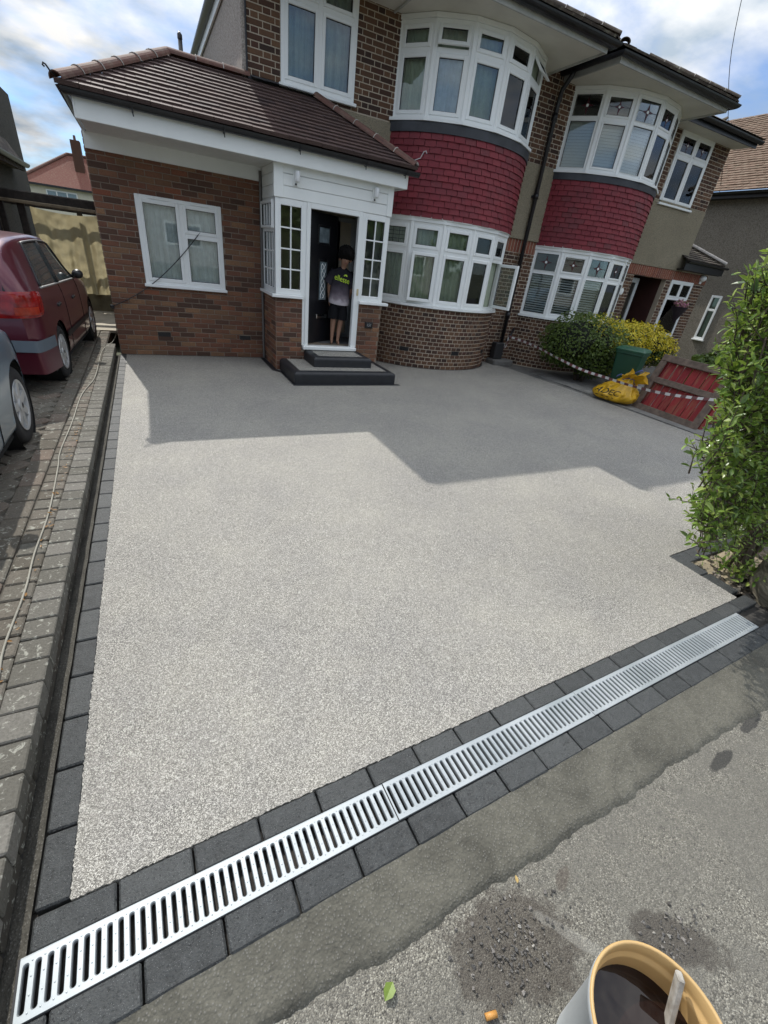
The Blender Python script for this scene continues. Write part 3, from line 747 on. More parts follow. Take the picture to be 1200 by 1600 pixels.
# extension window
Pw = facing(-.02, YE)
mb = MB(); frame_ring(mb, Pw, 0, 1.04, .95, 1.97, .05, -.07, .02, .005); bar(mb, Pw, .50, .56, 1.0, 1.92, -.07, .019); bar(mb, Pw, .56, .99, 1.56, 1.61, -.07, .018)
we = mb.build('window', upvc, parent=HA); light(we, Pw, .04, .51, .99, 1.93, .045, .006); light(we, Pw, .55, 1.0, 1.60, 1.93, .045, .006); light(we, Pw, .555, .995, .995, 1.575, .03, .0)
mb = MB(); bar(mb, Pw, -.02, 1.06, .918, .955, -.05, .06, .006); mb.build('window_sill', upvc, parent=we)
for u in (.16, .66):
    mb = MB(); bar(mb, Pw, u, u+.24, 1.935, 1.955, .018, .034, .004); mb.build('trickle_vent', upvc, parent=we)
# fascia, soffit, frieze
mb = MB(); mb.box(-.462, 1.57, 7.455, 7.484, 2.335, 2.49); mb.build('frieze_board', upvc_b, parent=HA)
mb = MB(); mb.box(-.46, -.43, 7.49, 7.60, 2.30, 2.50); mb.build('corner_box', upvc_b, parent=HA)
sof = MB()
for i in range(8): sof.box(-.42, 3.33, 6.645+i*.119, 6.645+i*.119+.113, 2.49+.0006*(i % 2), 2.505)
sof.build('soffit', soffit_m, parent=HA)
mb = MB(); mb.bbox(-.43, 3.36, 6.60, 6.625, 2.478, 2.665, .004); mb.bbox(-.43, 3.36, 6.626, 6.645, 2.478, 2.492, .002); mb.build('fascia', upvc_b, parent=HA)
mb = MB(); mb.bbox(-.45, -.43, 6.60, 7.47, 2.478, 2.665, .004); mb.build('fascia', upvc_b, parent=HA)
mb = MB(); mb.bbox(3.36, 3.38, 6.60, 7.5, 2.478, 2.665, .004); mb.build('fascia', upvc_b, parent=HA)
def gutter(pts, r=.052):
    """half round gutter along a path, open at the top"""
    mb = MB(); n = 9; pts = [Vector(p) for p in pts]; rings = []
    for i, p in enumerate(pts):
        t = (pts[min(i+1, len(pts)-1)]-pts[max(i-1, 0)]).normalized(); sd = Vector((t.y, -t.x, 0)).normalized()
        k = 1.0
        if 0 < i < len(pts)-1:
            t0 = (pts[i]-pts[i-1]).normalized(); k = 1/max(.5, t.dot(t0))
        rings.append([p+sd*(rr*cos(a))*k+Vector((0, 0, -rr*sin(a))) for rr in (r, r-.006) for a in [pi*j/n for j in range(n+1)]])
    m = 2*(n+1)
    for i in range(len(rings)-1):
        for j in range(n):
            mb.quad(rings[i][j], rings[i][j+1], rings[i+1][j+1], rings[i+1][j]); o = n+1
            mb.quad(rings[i][o+j], rings[i+1][o+j], rings[i+1][o+j+1], rings[i][o+j+1])
        mb.quad(rings[i][0], rings[i+1][0], rings[i+1][n+1], rings[i][n+1]); mb.quad(rings[i][n], rings[i][m-1], rings[i+1][m-1], rings[i+1][n])
    for rg in (rings[0], rings[-1]): mb.add(rg[:n+1], [tuple(range(n+1))])
    return mb
g = gutter([(3.50, 6.545, 2.672), (-.505, 6.545, 2.690), (-.505, 8.4, 2.70)])
g.build('gutter', gutter_m, parent=HA, smooth=True)
for x in (.08, .98, 1.85, 2.72, 3.3):
    mb = MB(); mb.tube([(x, 6.49, 2.675), (x, 6.50, 2.635), (x, 6.545, 2.617), (x, 6.595, 2.63)], .009, 6); mb.tube([(x, 6.545, 2.62), (x+.004, 6.55, 2.585)], .006, 5); mb.build('gutter_bracket', gutter_m, parent=HA)
# extension and porch roof
EY, EZ, RY, RZ = 6.50, 2.705, 7.60, 3.372; EXL, EXR = -.56, 3.44
pit = math.atan2(RZ-EZ, RY-EY); sl = sqrt((RZ-EZ)**2+(RY-EY)**2); kY, kZ = cos(pit), sin(pit)
def RP(u, s, h=0.): return Vector((u, EY+s*kY-h*kZ, EZ+s*kZ+h*kY))
mb = MB(); mb.add([RP(EXL+.02, 0, -.03), RP(EXR-.02, 0, -.03), RP(EXR-RY+EY, sl, -.03), RP(EXL+RY-EY, sl, -.03)], [(0, 1, 2, 3)])
# left hip slope, rear slope, right hip slope
mb.add([(EXL, EY, EZ-.02), (EXL+RY-EY, RY, RZ-.02), (EXL+RY-EY, 9.6, RZ-.02), (EXL, 10.7, EZ-.02)], [(0, 1, 2, 3)])
mb.add([(EXL+RY-EY, RY, RZ-.02), (1.45, RY, RZ-.02), (1.45, 10.6, RZ-.3), (EXL+RY-EY, 9.6, RZ-.02)], [(0, 1, 2, 3)])
mb.add([(EXR, EY, EZ-.02), (EXR, 7.6, EZ-.02), (EXR-RY+EY, RY, RZ-.02)], [(0, 1, 2)])
roof = mb.build('extension_roof', tile_brown, parent=HA)
rowsN = 14; eh_ = sl/rowsN; tw = .205; tmade = {}
def clip(poly, a, b, c):                          # keep a*x+b*y<=c
    out = []
    for i in range(len(poly)):
        p, q = poly[i], poly[(i+1) % len(poly)]; dp = a*p[0]+b*p[1]-c; dq = a*q[0]+b*q[1]-c
        if dp <= 0: out.append(p)
        if dp*dq < 0: t = dp/(dp-dq); out.append((p[0]+(q[0]-p[0])*t, p[1]+(q[1]-p[1])*t))
    return out
def tile_geo(poly, l):
    """tile lying on the slope: thick lower edge, upper edge tucked under the next row"""
    hs = [(.036-.024*(y/(l+.03))) for x, y in poly]
    n = len(poly); top = [Vector((x, y*kY-h*kZ, y*kZ+h*kY)) for (x, y), h in zip(poly, hs)]; bot = [Vector((x, y*kY+.004*kZ, y*kZ-.004*kY)) for (x, y) in poly]
    return MB().add(top+bot, [tuple(range(n))]+[((i+1) % n, i, n+i, n+(i+1) % n) for i in range(n)])
for r in range(rowsN):
    s0 = r*eh_; u = EXL-(tw/2 if r % 2 else 0)
    while u < EXR:
        poly = [(0, 0), (tw-.004, 0), (tw-.004, eh_+.03), (0, eh_+.03)]
        # hips run at 45 degrees in plan: x >= EXL + (s*kY),  x <= EXR - s*kY
        pl = clip(poly, -1, kY, u-(EXL+s0*kY)); pl = clip(pl, 1, kY, EXR-s0*kY-u)
        if len(pl) > 2:
            full = len(pl) == 4 and all((abs(p[0]-q[0]) < 1e-6 and abs(p[1]-q[1]) < 1e-6) for p, q in zip(pl, poly))
            if full and 'f' in tmade: me = tmade['f']
            else:
                me = tile_geo(pl, eh_).mesh('roof_tile', tile_brown, fixn=False)
                if full: tmade['f'] = me
            o = place('roof_tile', me, RP(u, s0-.02, random.uniform(0, .004)), roof); o.rotation_euler = (random.uniform(-.012, .012), random.uniform(-.008, .008), 0)
        u += tw
def ridge_run(a, b, parent, r=.085, L=.30, mat=tile_ridge, squash=.75):
    a, b = Vector(a), Vector(b); n = max(1, int((b-a).length/L+.5)); t = (b-a).normalized(); sd = t.cross(Vector((0, 0, 1))).normalized(); up = sd.cross(t)
    for i in range(n):
        p = a+(b-a)*(i/n); q = a+(b-a)*((i+1)/n+.012/n); mb = MB(); rg = []
        for (c, rr) in ((p, r*1.04), (q, r*.97)):
            rg += [[c+sd*(x*cos(an))+up*(x*sin(an)*squash) for an in [pi*k/10 for k in range(11)]] for x in (rr, rr-.014)]
        for k in range(10):
            mb.quad(rg[0][k], rg[0][k+1], rg[2][k+1], rg[2][k]); mb.quad(rg[0][k+1], rg[0][k], rg[1][k], rg[1][k+1]); mb.quad(rg[2][k], rg[2][k+1], rg[3][k+1], rg[3][k])
        o = mb.build('ridge_tile', mat, parent=parent); autosmooth(o, 50)
        if i:
            mb = MB(); mb.tube([p+sd*(r*1.05*cos(an))+up*(r*1.05*sin(an)*squash) for an in [pi*k/8 for k in range(9)]], .006, 5); mb.build('mortar_joint', M_mj, parent=parent)
M_mj = plain('pale_mortar_joint', (.36, .33, .30), .9, var=.3, scale=20)
ridge_run((EXL+.02, EY+.02, EZ+.025), (EXL+RY-EY, RY, RZ+.02), roof); ridge_run((EXL+RY-EY, RY, RZ+.015), (1.47, RY, RZ+.015), roof); ridge_run((EXR-RY+EY, RY-.04, RZ+.0), (EXR-.02, EY+.02, EZ+.02), roof)
mb = MB(); mb.lathe([(.085, 0), (.06, .05), (.0, .07)], n=12, T=lambda x, y, z: Vector((EXR-.03+z*.6, EY+.03-z*.6+x*.7, EZ+.03+abs(y)*.75))); mb.build('mortar_cap', M_mj, parent=roof, smooth=True)
mb = MB(); mb.tube([(EXR-.06, EY+.03, EZ+.08), (EXR+.02, EY-.02, EZ+.12), (EXR+.05, EY-.04, EZ+.19), (EXR+.075, EY-.055, EZ+.20), (EXR+.085, EY-.06, EZ+.175)], .006, 6); mb.build('hip_iron', plain('galvanised_iron', (.4, .4, .4), .5, .6), parent=roof)
mb = MB(); mb.tube([(EXL+.03, EY+.03, EZ+.04), (EXL-.02, EY-.01, EZ+.075), (EXL-.04, EY-.025, EZ+.105), (EXL-.058, EY-.035, EZ+.112), (EXL-.064, EY-.04, EZ+.094), (EXL-.052, EY-.034, EZ+.085)], .008, 7); mb.build('hip_iron', gutter_m, parent=roof)
mb = MB(); mb.box(1.46, 2.4, 7.58, 7.61, 3.34, 3.42); mb.grid(lambda u, v: Vector((1.50+.9*u, 7.605-.13*v, 3.425-.045*v+.004*noise.noise(Vector((u*9, v, 0))))), 20, 3); mb.build('lead_flashing', lead, parent=roof)

# porch
PPf = facing(1.58, YP); wP = 1.64; dz0, dz1 = .36, 2.10; dx0, dx1 = .42, 1.22
mb = MB(); slab(mb, wP, -.08, 1.0, [(dx0-.04, dx1+.04, .30, 1.2)], PPf, .1); w_po = mb.build('porch_wall', mort_ext, parent=HA)
lay_bricks(w_po, courses(wP, 0, 1.0, course=.0667, bl=.202, j=.010, holes=[(dx0-.04, dx1+.04, .30, 1.2)], seed=3), PPf, 0, brick_porch, 'A', stuffA_new)
PPs = facing(1.58, YE-.0, -pi/2)                    # porch left side, facing the drive
mb = MB(); slab(mb, YE-YP-.1, -.08, 1.0, [], PPs, .1); w_ps = mb.build('porch_side_wall', mort_ext, parent=HA)
lay_bricks(w_ps, courses(YE-YP, 0, 1.0, course=.0667, bl=.202, j=.010, seed=4), PPs, -pi/2, brick_porch, 'A', stuffA_new)
PPr = facing(3.22, YP+.1, pi/2); mb = MB(); slab(mb, .8, -.08, 1.0, [], PPr, .1); mb.build('porch_side_wall', mort_ext, parent=HA)
BUDGET['z'] = 0; lay_bricks(w_po, courses(.9, 0, 1.0, course=.0667, bl=.202, seed=5), facing(3.22, YP, pi/2), pi/2, brick_porch, 'z', stuffA_new)
mb = MB(); bar(mb, PPf, -.06, dx0-.03, .99, 1.03, -.06, .055, .006); mb.box(0, YE-YP, -.05, .055, .992, 1.028, P=PPs); mb.build('window_sill', upvc, parent=HA)
mb = MB(); bar(mb, PPf, dx1+.03, wP+.09, .99, 1.03, -.06, .055, .006); mb.build('window_sill', upvc, parent=HA)
def screen(P, u0, u1, z0, z1, cols, rows, name='porch_window'):
    mb = MB(); frame_ring(mb, P, u0, u1, z0, z1, .055, -.06, .0, .005); w = mb.build(name, upvc, parent=HA)
    light(w, P, u0+.05, u1-.05, z0+.05, z1-.05, .025, -.02, cols, rows); return w
screen(PPf, .0, dx0, 1.03, 2.14, 2, 4); screen(PPf, dx1, wP, 1.03, 2.14, 2, 4)
# side light: one lower panel and a small top-hung light
mb = MB(); frame_ring(mb, PPs, .0, .76, 1.03, 2.14, .05, -.06, .0, .005); bar(mb, PPs, .05, .71, 1.77, 1.82, -.06, -.001); w = mb.build('porch_window', upvc, parent=HA)
light(w, PPs, .04, .72, 1.80, 2.11, .035, .012, 4, 0); light(w, PPs, .05, .71, 1.08, 1.78, .02, -.02, 4, 3)
# cladding above
mb = MB()
for P, wd in ((PPf, wP), (PPs, YE-YP-.03)):
    z = 2.142
    for hgt in (.13, .125, .098):
        b0 = .1 if P is PPf else .0
        mb.bbox(b0, wd-(.07 if P is PPf else .02), -.03, .006, z, z+hgt-.004, .005, P=P); z += hgt
    mb.box(0, wd, -.05, -.028, 2.14, 2.49, P=P)
mb.build('cladding_boards', upvc_b, parent=HA)
for a_, b_ in ((-.016, .105), (wP-.075, wP+.012)):
    mb = MB(); mb.bbox(a_, b_, -.04, .016, 2.141, 2.489, .004, P=PPf); mb.build('corner_trim', upvc_b, parent=HA)
mb = MB(); mb.box(3.19, 3.215, 6.75, 7.5, 2.14, 2.49); mb.box(3.17, 3.20, 6.77, 7.5, 1.03, 2.14); mb.build('porch_side_panel', upvc_b, parent=HA)
mb = MB(); mb.tube([(1.552, 7.44, .02), (1.552, 7.44, 2.45)], .018, 8); mb.build('corner_pipe', plain('grey_downpipe', (.13, .12, .11), .6), parent=HA)
# door frame, sill and the open door
mb = MB(); bar(mb, PPf, dx0, dx0+.055, dz0, dz1+.04, -.07, .008); bar(mb, PPf, dx1-.055, dx1, dz0, dz1+.04, -.07, .008); bar(mb, PPf, dx0+.055, dx1-.055, dz1-.02, dz1+.04, -.07, .0075); door_fr = mb.build('door_frame', upvc, parent=HA)
mb = MB(); bar(mb, PPf, dx0-.03, dx1+.03, .305, .36, -.08, .06, .01); mb.build('door_sill', upvc, parent=door_fr)
for u in (dx0-.03,):
    mb = MB(); bar(mb, PPf, dx0-.042, dx0, .36, 1.03, -.06, -.004); bar(mb, PPf, dx1, dx1+.042, .36, 1.03, -.06, -.004); mb.build('frame_trim', upvc, parent=door_fr)
mb = MB(); bar(mb, PPf, dx1-.018, dx1+.012, 1.10, 1.19, .008, .016, .003); mb.build('lock_keep', plain('brass', (.62, .52, .32), .4, .5), parent=door_fr)
th = radians(36); Pd = facing(1.58+dx0+.06, YP+.075, th)
mb = MB(); mb.bbox(0, .70, -.045, 0, .375, 2.07, .004, P=Pd); door = mb.build('door', black_gloss, parent=HA)
M_dg = plain('obscured_door_glass', (.16, .20, .22), .15, var=.4, scale=9)
for (u0, u1, z0, z1, nm) in ((.23, .47, 1.72, 1.90, 0), (.26, .44, .98, 1.48, 1)):
    mb = MB(); frame_ring(mb, Pd, u0-.03, u1+.03, z0-.03, z1+.03, .03, -.002, .012, .004); mb.build('door_moulding', black_gloss, parent=door); mb = MB(); mb.box(u0, u1, .001, .005, z0, z1, P=Pd); mb.build('pane', M_dg, parent=door)
mb = MB(); 
for k in range(3): mb.tube([Pd(.35+.05*sin(t*.5+k*2), .008, 1.0+.46*t/20) for t in range(21)], .004, 5)
mb.build('etched_line', upvc, parent=door)
mb = MB(); bar(mb, Pd, .22, .48, .72, .78, 0, .012, .004); mb.build('letter_plate', chrome, parent=door)
mb = MB(); bar(mb, Pd, .62, .66, 1.08, 1.30, 0, .008, .003); mb.tube([Pd(.64, .01, 1.2), Pd(.64, .045, 1.2), Pd(.54, .05, 1.195)], .009, 6); mb.build('door_handle', chrome, parent=door)
# hall behind the door
hall_m = plain('hall_paint', (.22, .22, .22), .8, var=.1); hall_floor = plain('hall_floor', (.16, .13, .10), .6, var=.2)
mb = MB(); mb.box(1.7, 3.15, 6.8, 9.6, .28, .37); mb.build('hall_floor', hall_floor, parent=HA)
mb = MB(); mb.box(3.05, 3.15, 6.82, 9.6, .37, 2.45); mb.box(1.72, 1.78, 7.5, 9.6, .37, 2.45); mb.box(1.7, 3.15, 9.6, 9.7, .37, 2.45); mb.build('hall_wall', hall_m, parent=HA)
mb = MB(); mb.box(1.62, 3.19, 6.78, 9.6, 2.40, 2.44); mb.build('hall_ceiling', hall_m, parent=HA)
mb = MB()
for i in range(5): mb.bbox(2.62+.03*i, 2.70+.03*i, 7.62+.012*(i % 2), 7.68, .37, 2.05, .006)
frame_ring(mb, facing(2.3, 7.60), .28, .75, .37, 2.1, .06, -.05, .02, .005); mb.build('inner_door', plain('grey_inner_door', (.30, .31, .32), .5), parent=HA)
mb = MB(); mb.quad((2.3, 6.9, .374), (3.0, 6.9, .374), (3.0, 7.5, .374), (2.3, 7.5, .374)); mb.build('door_mat', plain('grey_mat', (.09, .09, .095), .95, var=.3, scale=40), parent=HA, fixn=False)

# bays
bayA = Bay(3.52, 6.08); bayB = Bay(6.82, 9.38)
def bay_base(house, bay, key, stuff, hole_u=()):
    P = bay.arc(); L = bay.len(); holes = [(u, u+.17, .26, .33) for u in hole_u]
    mb = MB(); slab(mb, L, -.08, .985, holes, P, .1, 44); w = mb.build('bay_wall', mort_old, parent=house)
    lay_bricks(w, courses(L, 0, .985, 'header', .0657, .212, holes, j=.012, seed=9), P, bay.rot, brick_old, key, stuff)
    for u in hole_u: airbrick(P, u+.002, .261, house)
    return w
bay_base(HA, bayA, 'A', stuffA, (.58, 1.55, 2.45))
opA = {(1, 0): ('right', radians(13)), (4, 0): ('left', radians(62))}
bay_window(HA, bayA, 1.03, 2.19, 1.81, 'lead', {(1, 0): ('right', radians(16)), (4, 0): ('right', radians(70))})
tile_hanging(HA, bayA, 2.25, 3.26); arc_band('lead_flashing', HA, bayA, 30, 3.255, 3.372, -.05, .035, lead)
bay_window(HA, bayA, 3.41, 4.42, 4.12, 'plain', {(1, 1): ('top', radians(20)), (4, 1): ('top', radians(38))})
arc_band('window_head_band', HA, bayA, 20, 2.238, 2.262, -.05, .02, upvc)
# main front wall of A: left of the bay and the strip by the party line
def main_wall(house, x0, x1, key, stuff, stuffr, win=None, mirror=False, below=False, rend=None, seed=20):
    P = facing(x0, YM); w = x1-x0; holes = [(win[0]-x0, win[1]-x0, win[2], win[3])] if win else []
    mb = MB(); slab(mb, w, -.08, 4.62, holes+(list(below) if below else []), P, .12); wl = mb.build('front_wall', mort_old, parent=house)
    lay_bricks(wl, courses(w, 3.36, 4.62, 'flemish', .065, .202, holes, j=.012, seed=seed), P, 0, brick_old, key, stuff)
    return P, w, wl
wA = (1.88, 2.9, 3.43, 4.56)
P1, w1, wl1 = main_wall(HA, 1.46, 3.6, 'A', stuffA, stuffAr, wA)
mb = MB(); mb.box(.72, w1, .0, .022, 2.6, 3.345, P=P1); mb.build('pebbledash_patch', pebbledash, parent=HA)
P2, w2, wl2 = main_wall(HA, 6.0, PARTY, 'A', stuffA, stuffAr, seed=21)
def lower_strip(house, x0, x1, key, stuff, stuffr, zsold=2.235):
    P = facing(x0, YM); w = x1-x0
    lay_bricks(house, courses(w, 0, zsold-.215, 'flemish', .0655, .205, (), j=.012, seed=31), P, 0, brick_old, key, stuff)
    rects = []; u = 0
    while u < w-.03: rects.append((u+.006, min(u+.072, w)-.006, zsold-.21, zsold)); u += .072
    lay_bricks(house, rects, P, 0, brick_red, key, stuffr, 'soldier_brick')
    mb = MB(); mb.grid(lambda a, b: P(w*a, .02+.02*(1-b)**8, zsold+.004+(3.35-zsold)*b), 4, 24); mb.box(0, w, 0, .019, zsold+.004, 3.35, P=P); mb.build('pebbledash_panel', pebbledash, parent=house)
lower_strip(HA, 6.0, PARTY, 'z', stuffA, stuffAr)
# upper left window of A
Pu = facing(wA[0], YM)
def casement_pair(house, P, w, z0, z1, zt, style=None):
    mb = MB(); frame_ring(mb, P, 0, w, z0, z1, .055, -.07, .02, .005); bar(mb, P, w/2-.03, w/2+.03, z0+.055, z1-.055, -.07, .018); bar(mb, P, .055, w/2-.03, zt-.025, zt+.025, -.07, .017); bar(mb, P, w/2+.03, w-.055, zt-.025, zt+.025, -.07, .017)
    win = mb.build('window', upvc, parent=house)
    for a, b in ((.05, w/2-.025), (w/2+.025, w-.05)):
        light(win, P, a, b, z0+.05, zt-.02, .045, .006); light(win, P, a, b, zt+.02, z1-.05, .04, .006, motif=(style == 'flower'))
    mb = MB(); bar(mb, P, -.03, w+.03, z0-.035, z0+.003, -.05, .06, .006); mb.build('window_sill', upvc, parent=win); return win
casement_pair(HA, Pu, wA[1]-wA[0], 3.43, 4.56, 4.24)
# flank of the main house above the extension
mb = MB(); mb.box(1.40, 1.458, 7.62, 14.5, 2.2, 4.62); mb.build('flank_wall', flank_render, parent=HA)
mb = MB(); mb.tube([(1.455, 7.605, 3.4), (1.455, 7.605, 4.6)], .012, 6); mb.build('corner_bead', gutter_m, parent=HA)
# rear and inside
mb = MB(); mb.box(1.46, PARTY, 14.4, 14.5, -.1, 4.6); mb.box(PARTY-.05, PARTY, 7.75, 14.4, -.1, 4.6); mb.build('rear_wall', flank_render, parent=HA)
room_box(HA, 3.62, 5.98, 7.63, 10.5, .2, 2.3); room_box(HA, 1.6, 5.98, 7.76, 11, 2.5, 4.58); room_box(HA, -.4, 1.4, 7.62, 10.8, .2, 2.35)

stuffA_new.build('brick', brick_ext, parent=HA, kind='stuff', fixn=False); stuffA.build('brick', brick_old, parent=HA, kind='stuff', fixn=False); stuffAr.build('soldier_brick', brick_red, parent=HA, kind='stuff', fixn=False)

# eaves and roofs
def eaves_box(house, x0, x1, yf, yb, z=4.475, gl=True, gr=True):
    mb = MB(); mb.box(x0, x1, yf, yb, z, z+.02); mb.build('soffit', soffit_eave, parent=house)
    mb = MB(); mb.box(x0-.02, x1+.02, yf-.022, yf, z-.025, z+.11); mb.box(x0-.022, x0, yf+.001, yb, z-.025, z+.11); mb.box(x1, x1+.022, yf+.001, yb, z-.025, z+.11); mb.build('fascia', plain('grey_fascia', (.45, .45, .42), .6), parent=house)
    pts = [(x1+.075, yb, z+.085), (x1+.075, yf-.075, z+.075), (x0-.075, yf-.075, z+.085), (x0-.075, yb, z+.085)]
    if not gl: pts = pts[:3]
    if not gr: pts = pts[1:]
    gutter(pts, .056).build('gutter', gutter_m, parent=house, smooth=True)
soffit_eave = plain('cream_soffit', (.66, .64, .56), .8, var=.07, scale=3)
def hip_block(house, x0, x1, yf, yb, z, h, mat, tiles=None, run=None):
    """hipped roof over a projecting bay, running back into the main roof"""
    run = run or h/.44; mb = MB(); xa, xb, ya = x0+run, x1-run, yf+run
    mb.add([(x0, yf, z), (x1, yf, z), (xb, ya, z+h), (xa, ya, z+h)], [(0, 1, 2, 3)]); mb.add([(x0, yb, z), (x0, yf, z), (xa, ya, z+h), (xa, yb, z+h)], [(0, 1, 2, 3)]); mb.add([(x1, yf, z), (x1, yb, z), (xb, yb, z+h), (xb, ya, z+h)], [(0, 1, 2, 3)]); mb.add([(xa, ya, z+h), (xb, ya, z+h), (xb, yb, z+h), (xa, yb, z+h)], [(0, 1, 2, 3)])
    # lower courses as real tiles along the three eaves
    r = mb.build('bay_roof', mat, parent=house)
    sp = sqrt(run*run+h*h); ky, kz = run/sp, h/sp; tl = MB(); 
    for side in range(3):
        A, B = {0: ((x0, yf), (x1, yf)), 1: ((x0, yb), (x0, yf)), 2: ((x1, yf), (x1, yb))}[side]
        A, B = Vector((*A, z)), Vector((*B, z)); t = (B-A).normalized(); Ls = (B-A).length; inn = Vector((-t.y, t.x, 0))
        for row in range(4):
            s0 = row*.10-.03; u = (row % 2)*.085+max(0, s0*ky)*(side != 1)
            while u < Ls-.1-max(0, s0*ky)*(side != 2):
                def Q(x, y, hh): return A+t*(u+x)+inn*((s0+y)*ky)+Vector((0, 0, (s0+y)*kz))+(-inn*kz+Vector((0, 0, ky)))*hh
                hb = .028+random.uniform(-.003, .004); vs = [Q(0, 0, hb), Q(.163, 0, hb+random.uniform(-.003, .003)), Q(.163, .13, .008), Q(0, .13, .008), Q(0, 0, 0), Q(.163, 0, 0)]
                tl.add(vs, [(0, 1, 2, 3), (4, 5, 1, 0), (4, 0, 3), (5, 2, 1)]); u += .168
    tl.build('roof_tile', mat, parent=r, kind='stuff', fixn=False)
    ridge_run((x0, yf, z+.03), (xa, ya, z+h+.03), r, .07, .3, tile_moss); ridge_run((xb, ya, z+h+.03), (x1, yf, z+.03), r, .07, .3, tile_moss)
    return r
eaves_box(HA, 3.42, 6.16, 6.47, YM); hip_block(HA, 3.32, 6.26, 6.38, 9.2, 4.60, .50, tile_moss)
mb = MB(); mb.box(1.42, 3.40, 6.98, YM, 4.475, 4.495); mb.build('soffit', soffit_eave, parent=HA)
mb = MB(); mb.box(1.40, 3.39, 6.955, 6.979, 4.45, 4.59); mb.build('fascia', upvc_b, parent=HA)
gutter([(3.34, 6.90, 4.56), (1.35, 6.90, 4.57), (1.345, 14.5, 4.57)], .056).build('gutter', gutter_m, parent=HA, smooth=True)
mb = MB(); mb.box(1.365, 1.39, 6.98, 14.5, 4.40, 4.58); mb.build('verge_board', upvc_b, parent=HA)
mb = MB(); zz = 4.60
mb.add([(1.30, 6.86, zz), (6.45, 6.86, zz), (6.45, 10.9, zz+1.65), (4.2, 10.9, zz+1.65)], [(0, 1, 2, 3)]); mb.add([(1.30, 6.86, zz), (4.2, 10.9, zz+1.65), (4.2, 11.1, zz+1.65), (1.30, 14.9, zz)], [(0, 1, 2, 3)]); mb.add([(1.30, 14.9, zz), (4.2, 11.1, zz+1.65), (6.45, 11.1, zz+1.65), (6.45, 14.9, zz)], [(0, 1, 2, 3)])
mb.build('main_roof', tile_moss, parent=HA)

# ----------------------------------------------------------------- house B (adjoining half)
HB = thing('semi_detached_house', 'adjoining brick house with stained glass flower windows and recessed side doorway', 'house', (9.0, YM, 0))
BUDGET['B'] = 300; stuffB = MB(); stuffBr = MB()
lower_strip(HB, PARTY+.001, 6.92, 'B', stuffB, stuffBr)
bay_base(HB, bayB, 'B', stuffB)
bay_window(HB, bayB, .99, 2.13, 1.76, 'flower')
tile_hanging(HB, bayB, 2.20, 3.22); arc_band('lead_flashing', HB, bayB, 30, 3.215, 3.315, -.05, .035, lead); arc_band('window_head_band', HB, bayB, 20, 2.18, 2.215, -.05, .02, upvc)
bay_window(HB, bayB, 3.35, 4.42, 4.06, 'flower')
main_wall(HB, PARTY+.001, 6.92, 'B', stuffB, stuffBr, seed=41)
wB = (9.78, 10.86, 3.31, 4.48)
xR = 11.44
doorB = (9.86, 11.02, .1, 1.98); pwB = (11.22, 12.08, .75, 2.0)
P3 = facing(9.3, YM)
P3, w3, wl3 = main_wall(HB, 9.3, xR, 'z', stuffB, stuffBr, wB, below=[(doorB[0]-9.3, doorB[1]-9.3, -.1, doorB[3]), (pwB[0]-9.3, 5, pwB[2], pwB[3])], seed=42)
hl = [(doorB[0]-9.3, doorB[1]-9.3, -.1, doorB[3]), (pwB[0]-9.3, pwB[1]-9.3, pwB[2], pwB[3])]
wl_ = 12.5-9.3
lay_bricks(wl3, courses(wl_, 0, 2.0, 'flemish', .0655, .205, hl, j=.012, seed=43), P3, 0, brick_porch, 'B', stuffB)
rects = []; u = 0
while u < wl_-.03: rects.append((u+.006, u+.066, 1.985, 2.185)); u += .072
lay_bricks(HB, rects, P3, 0, brick_red, 'z', stuffBr, 'soldier_brick')
mb = MB(); mb.box(0, w3, 0, .02, 2.19, 3.355, P=P3); mb.build('pebbledash_panel', pebbledash, parent=HB)
mb = MB(); slab(mb, 12.5-xR-.001, -.08, 2.3, [(pwB[0]-xR-.001, pwB[1]-xR, pwB[2], pwB[3])], facing(xR+.001, YM), .12); mb.box(12.38, 12.5, YM+.12, 12, -.08, 2.3); mb.build('side_wall', mort_old, parent=HB)
casement_pair(HB, facing(wB[0], YM), wB[1]-wB[0], wB[2], wB[3], 4.10, 'flower')
# porch window with two top lights
Pq = facing(pwB[0], YM); ww = pwB[1]-pwB[0]
mb = MB(); frame_ring(mb, Pq, 0, ww, pwB[2], pwB[3], .05, -.07, .015); bar(mb, Pq, .05, ww-.05, 1.60, 1.65, -.07, .013); bar(mb, Pq, ww/2-.025, ww/2+.025, 1.65, 1.95, -.07, .014); wq = mb.build('window', upvc, parent=HB)
light(wq, Pq, .05, ww/2-.02, 1.64, 1.95, .03, 0); light(wq, Pq, ww/2+.02, ww-.05, 1.64, 1.95, .03, 0); light(wq, Pq, .05, ww-.05, .80, 1.61, .03, 0)
mb = MB(); mb.box(.06, ww-.06, -.05, -.04, .82, 1.6, P=Pq); mb.build('window_film', plain('white_film', (.6, .62, .62), .6), parent=wq)
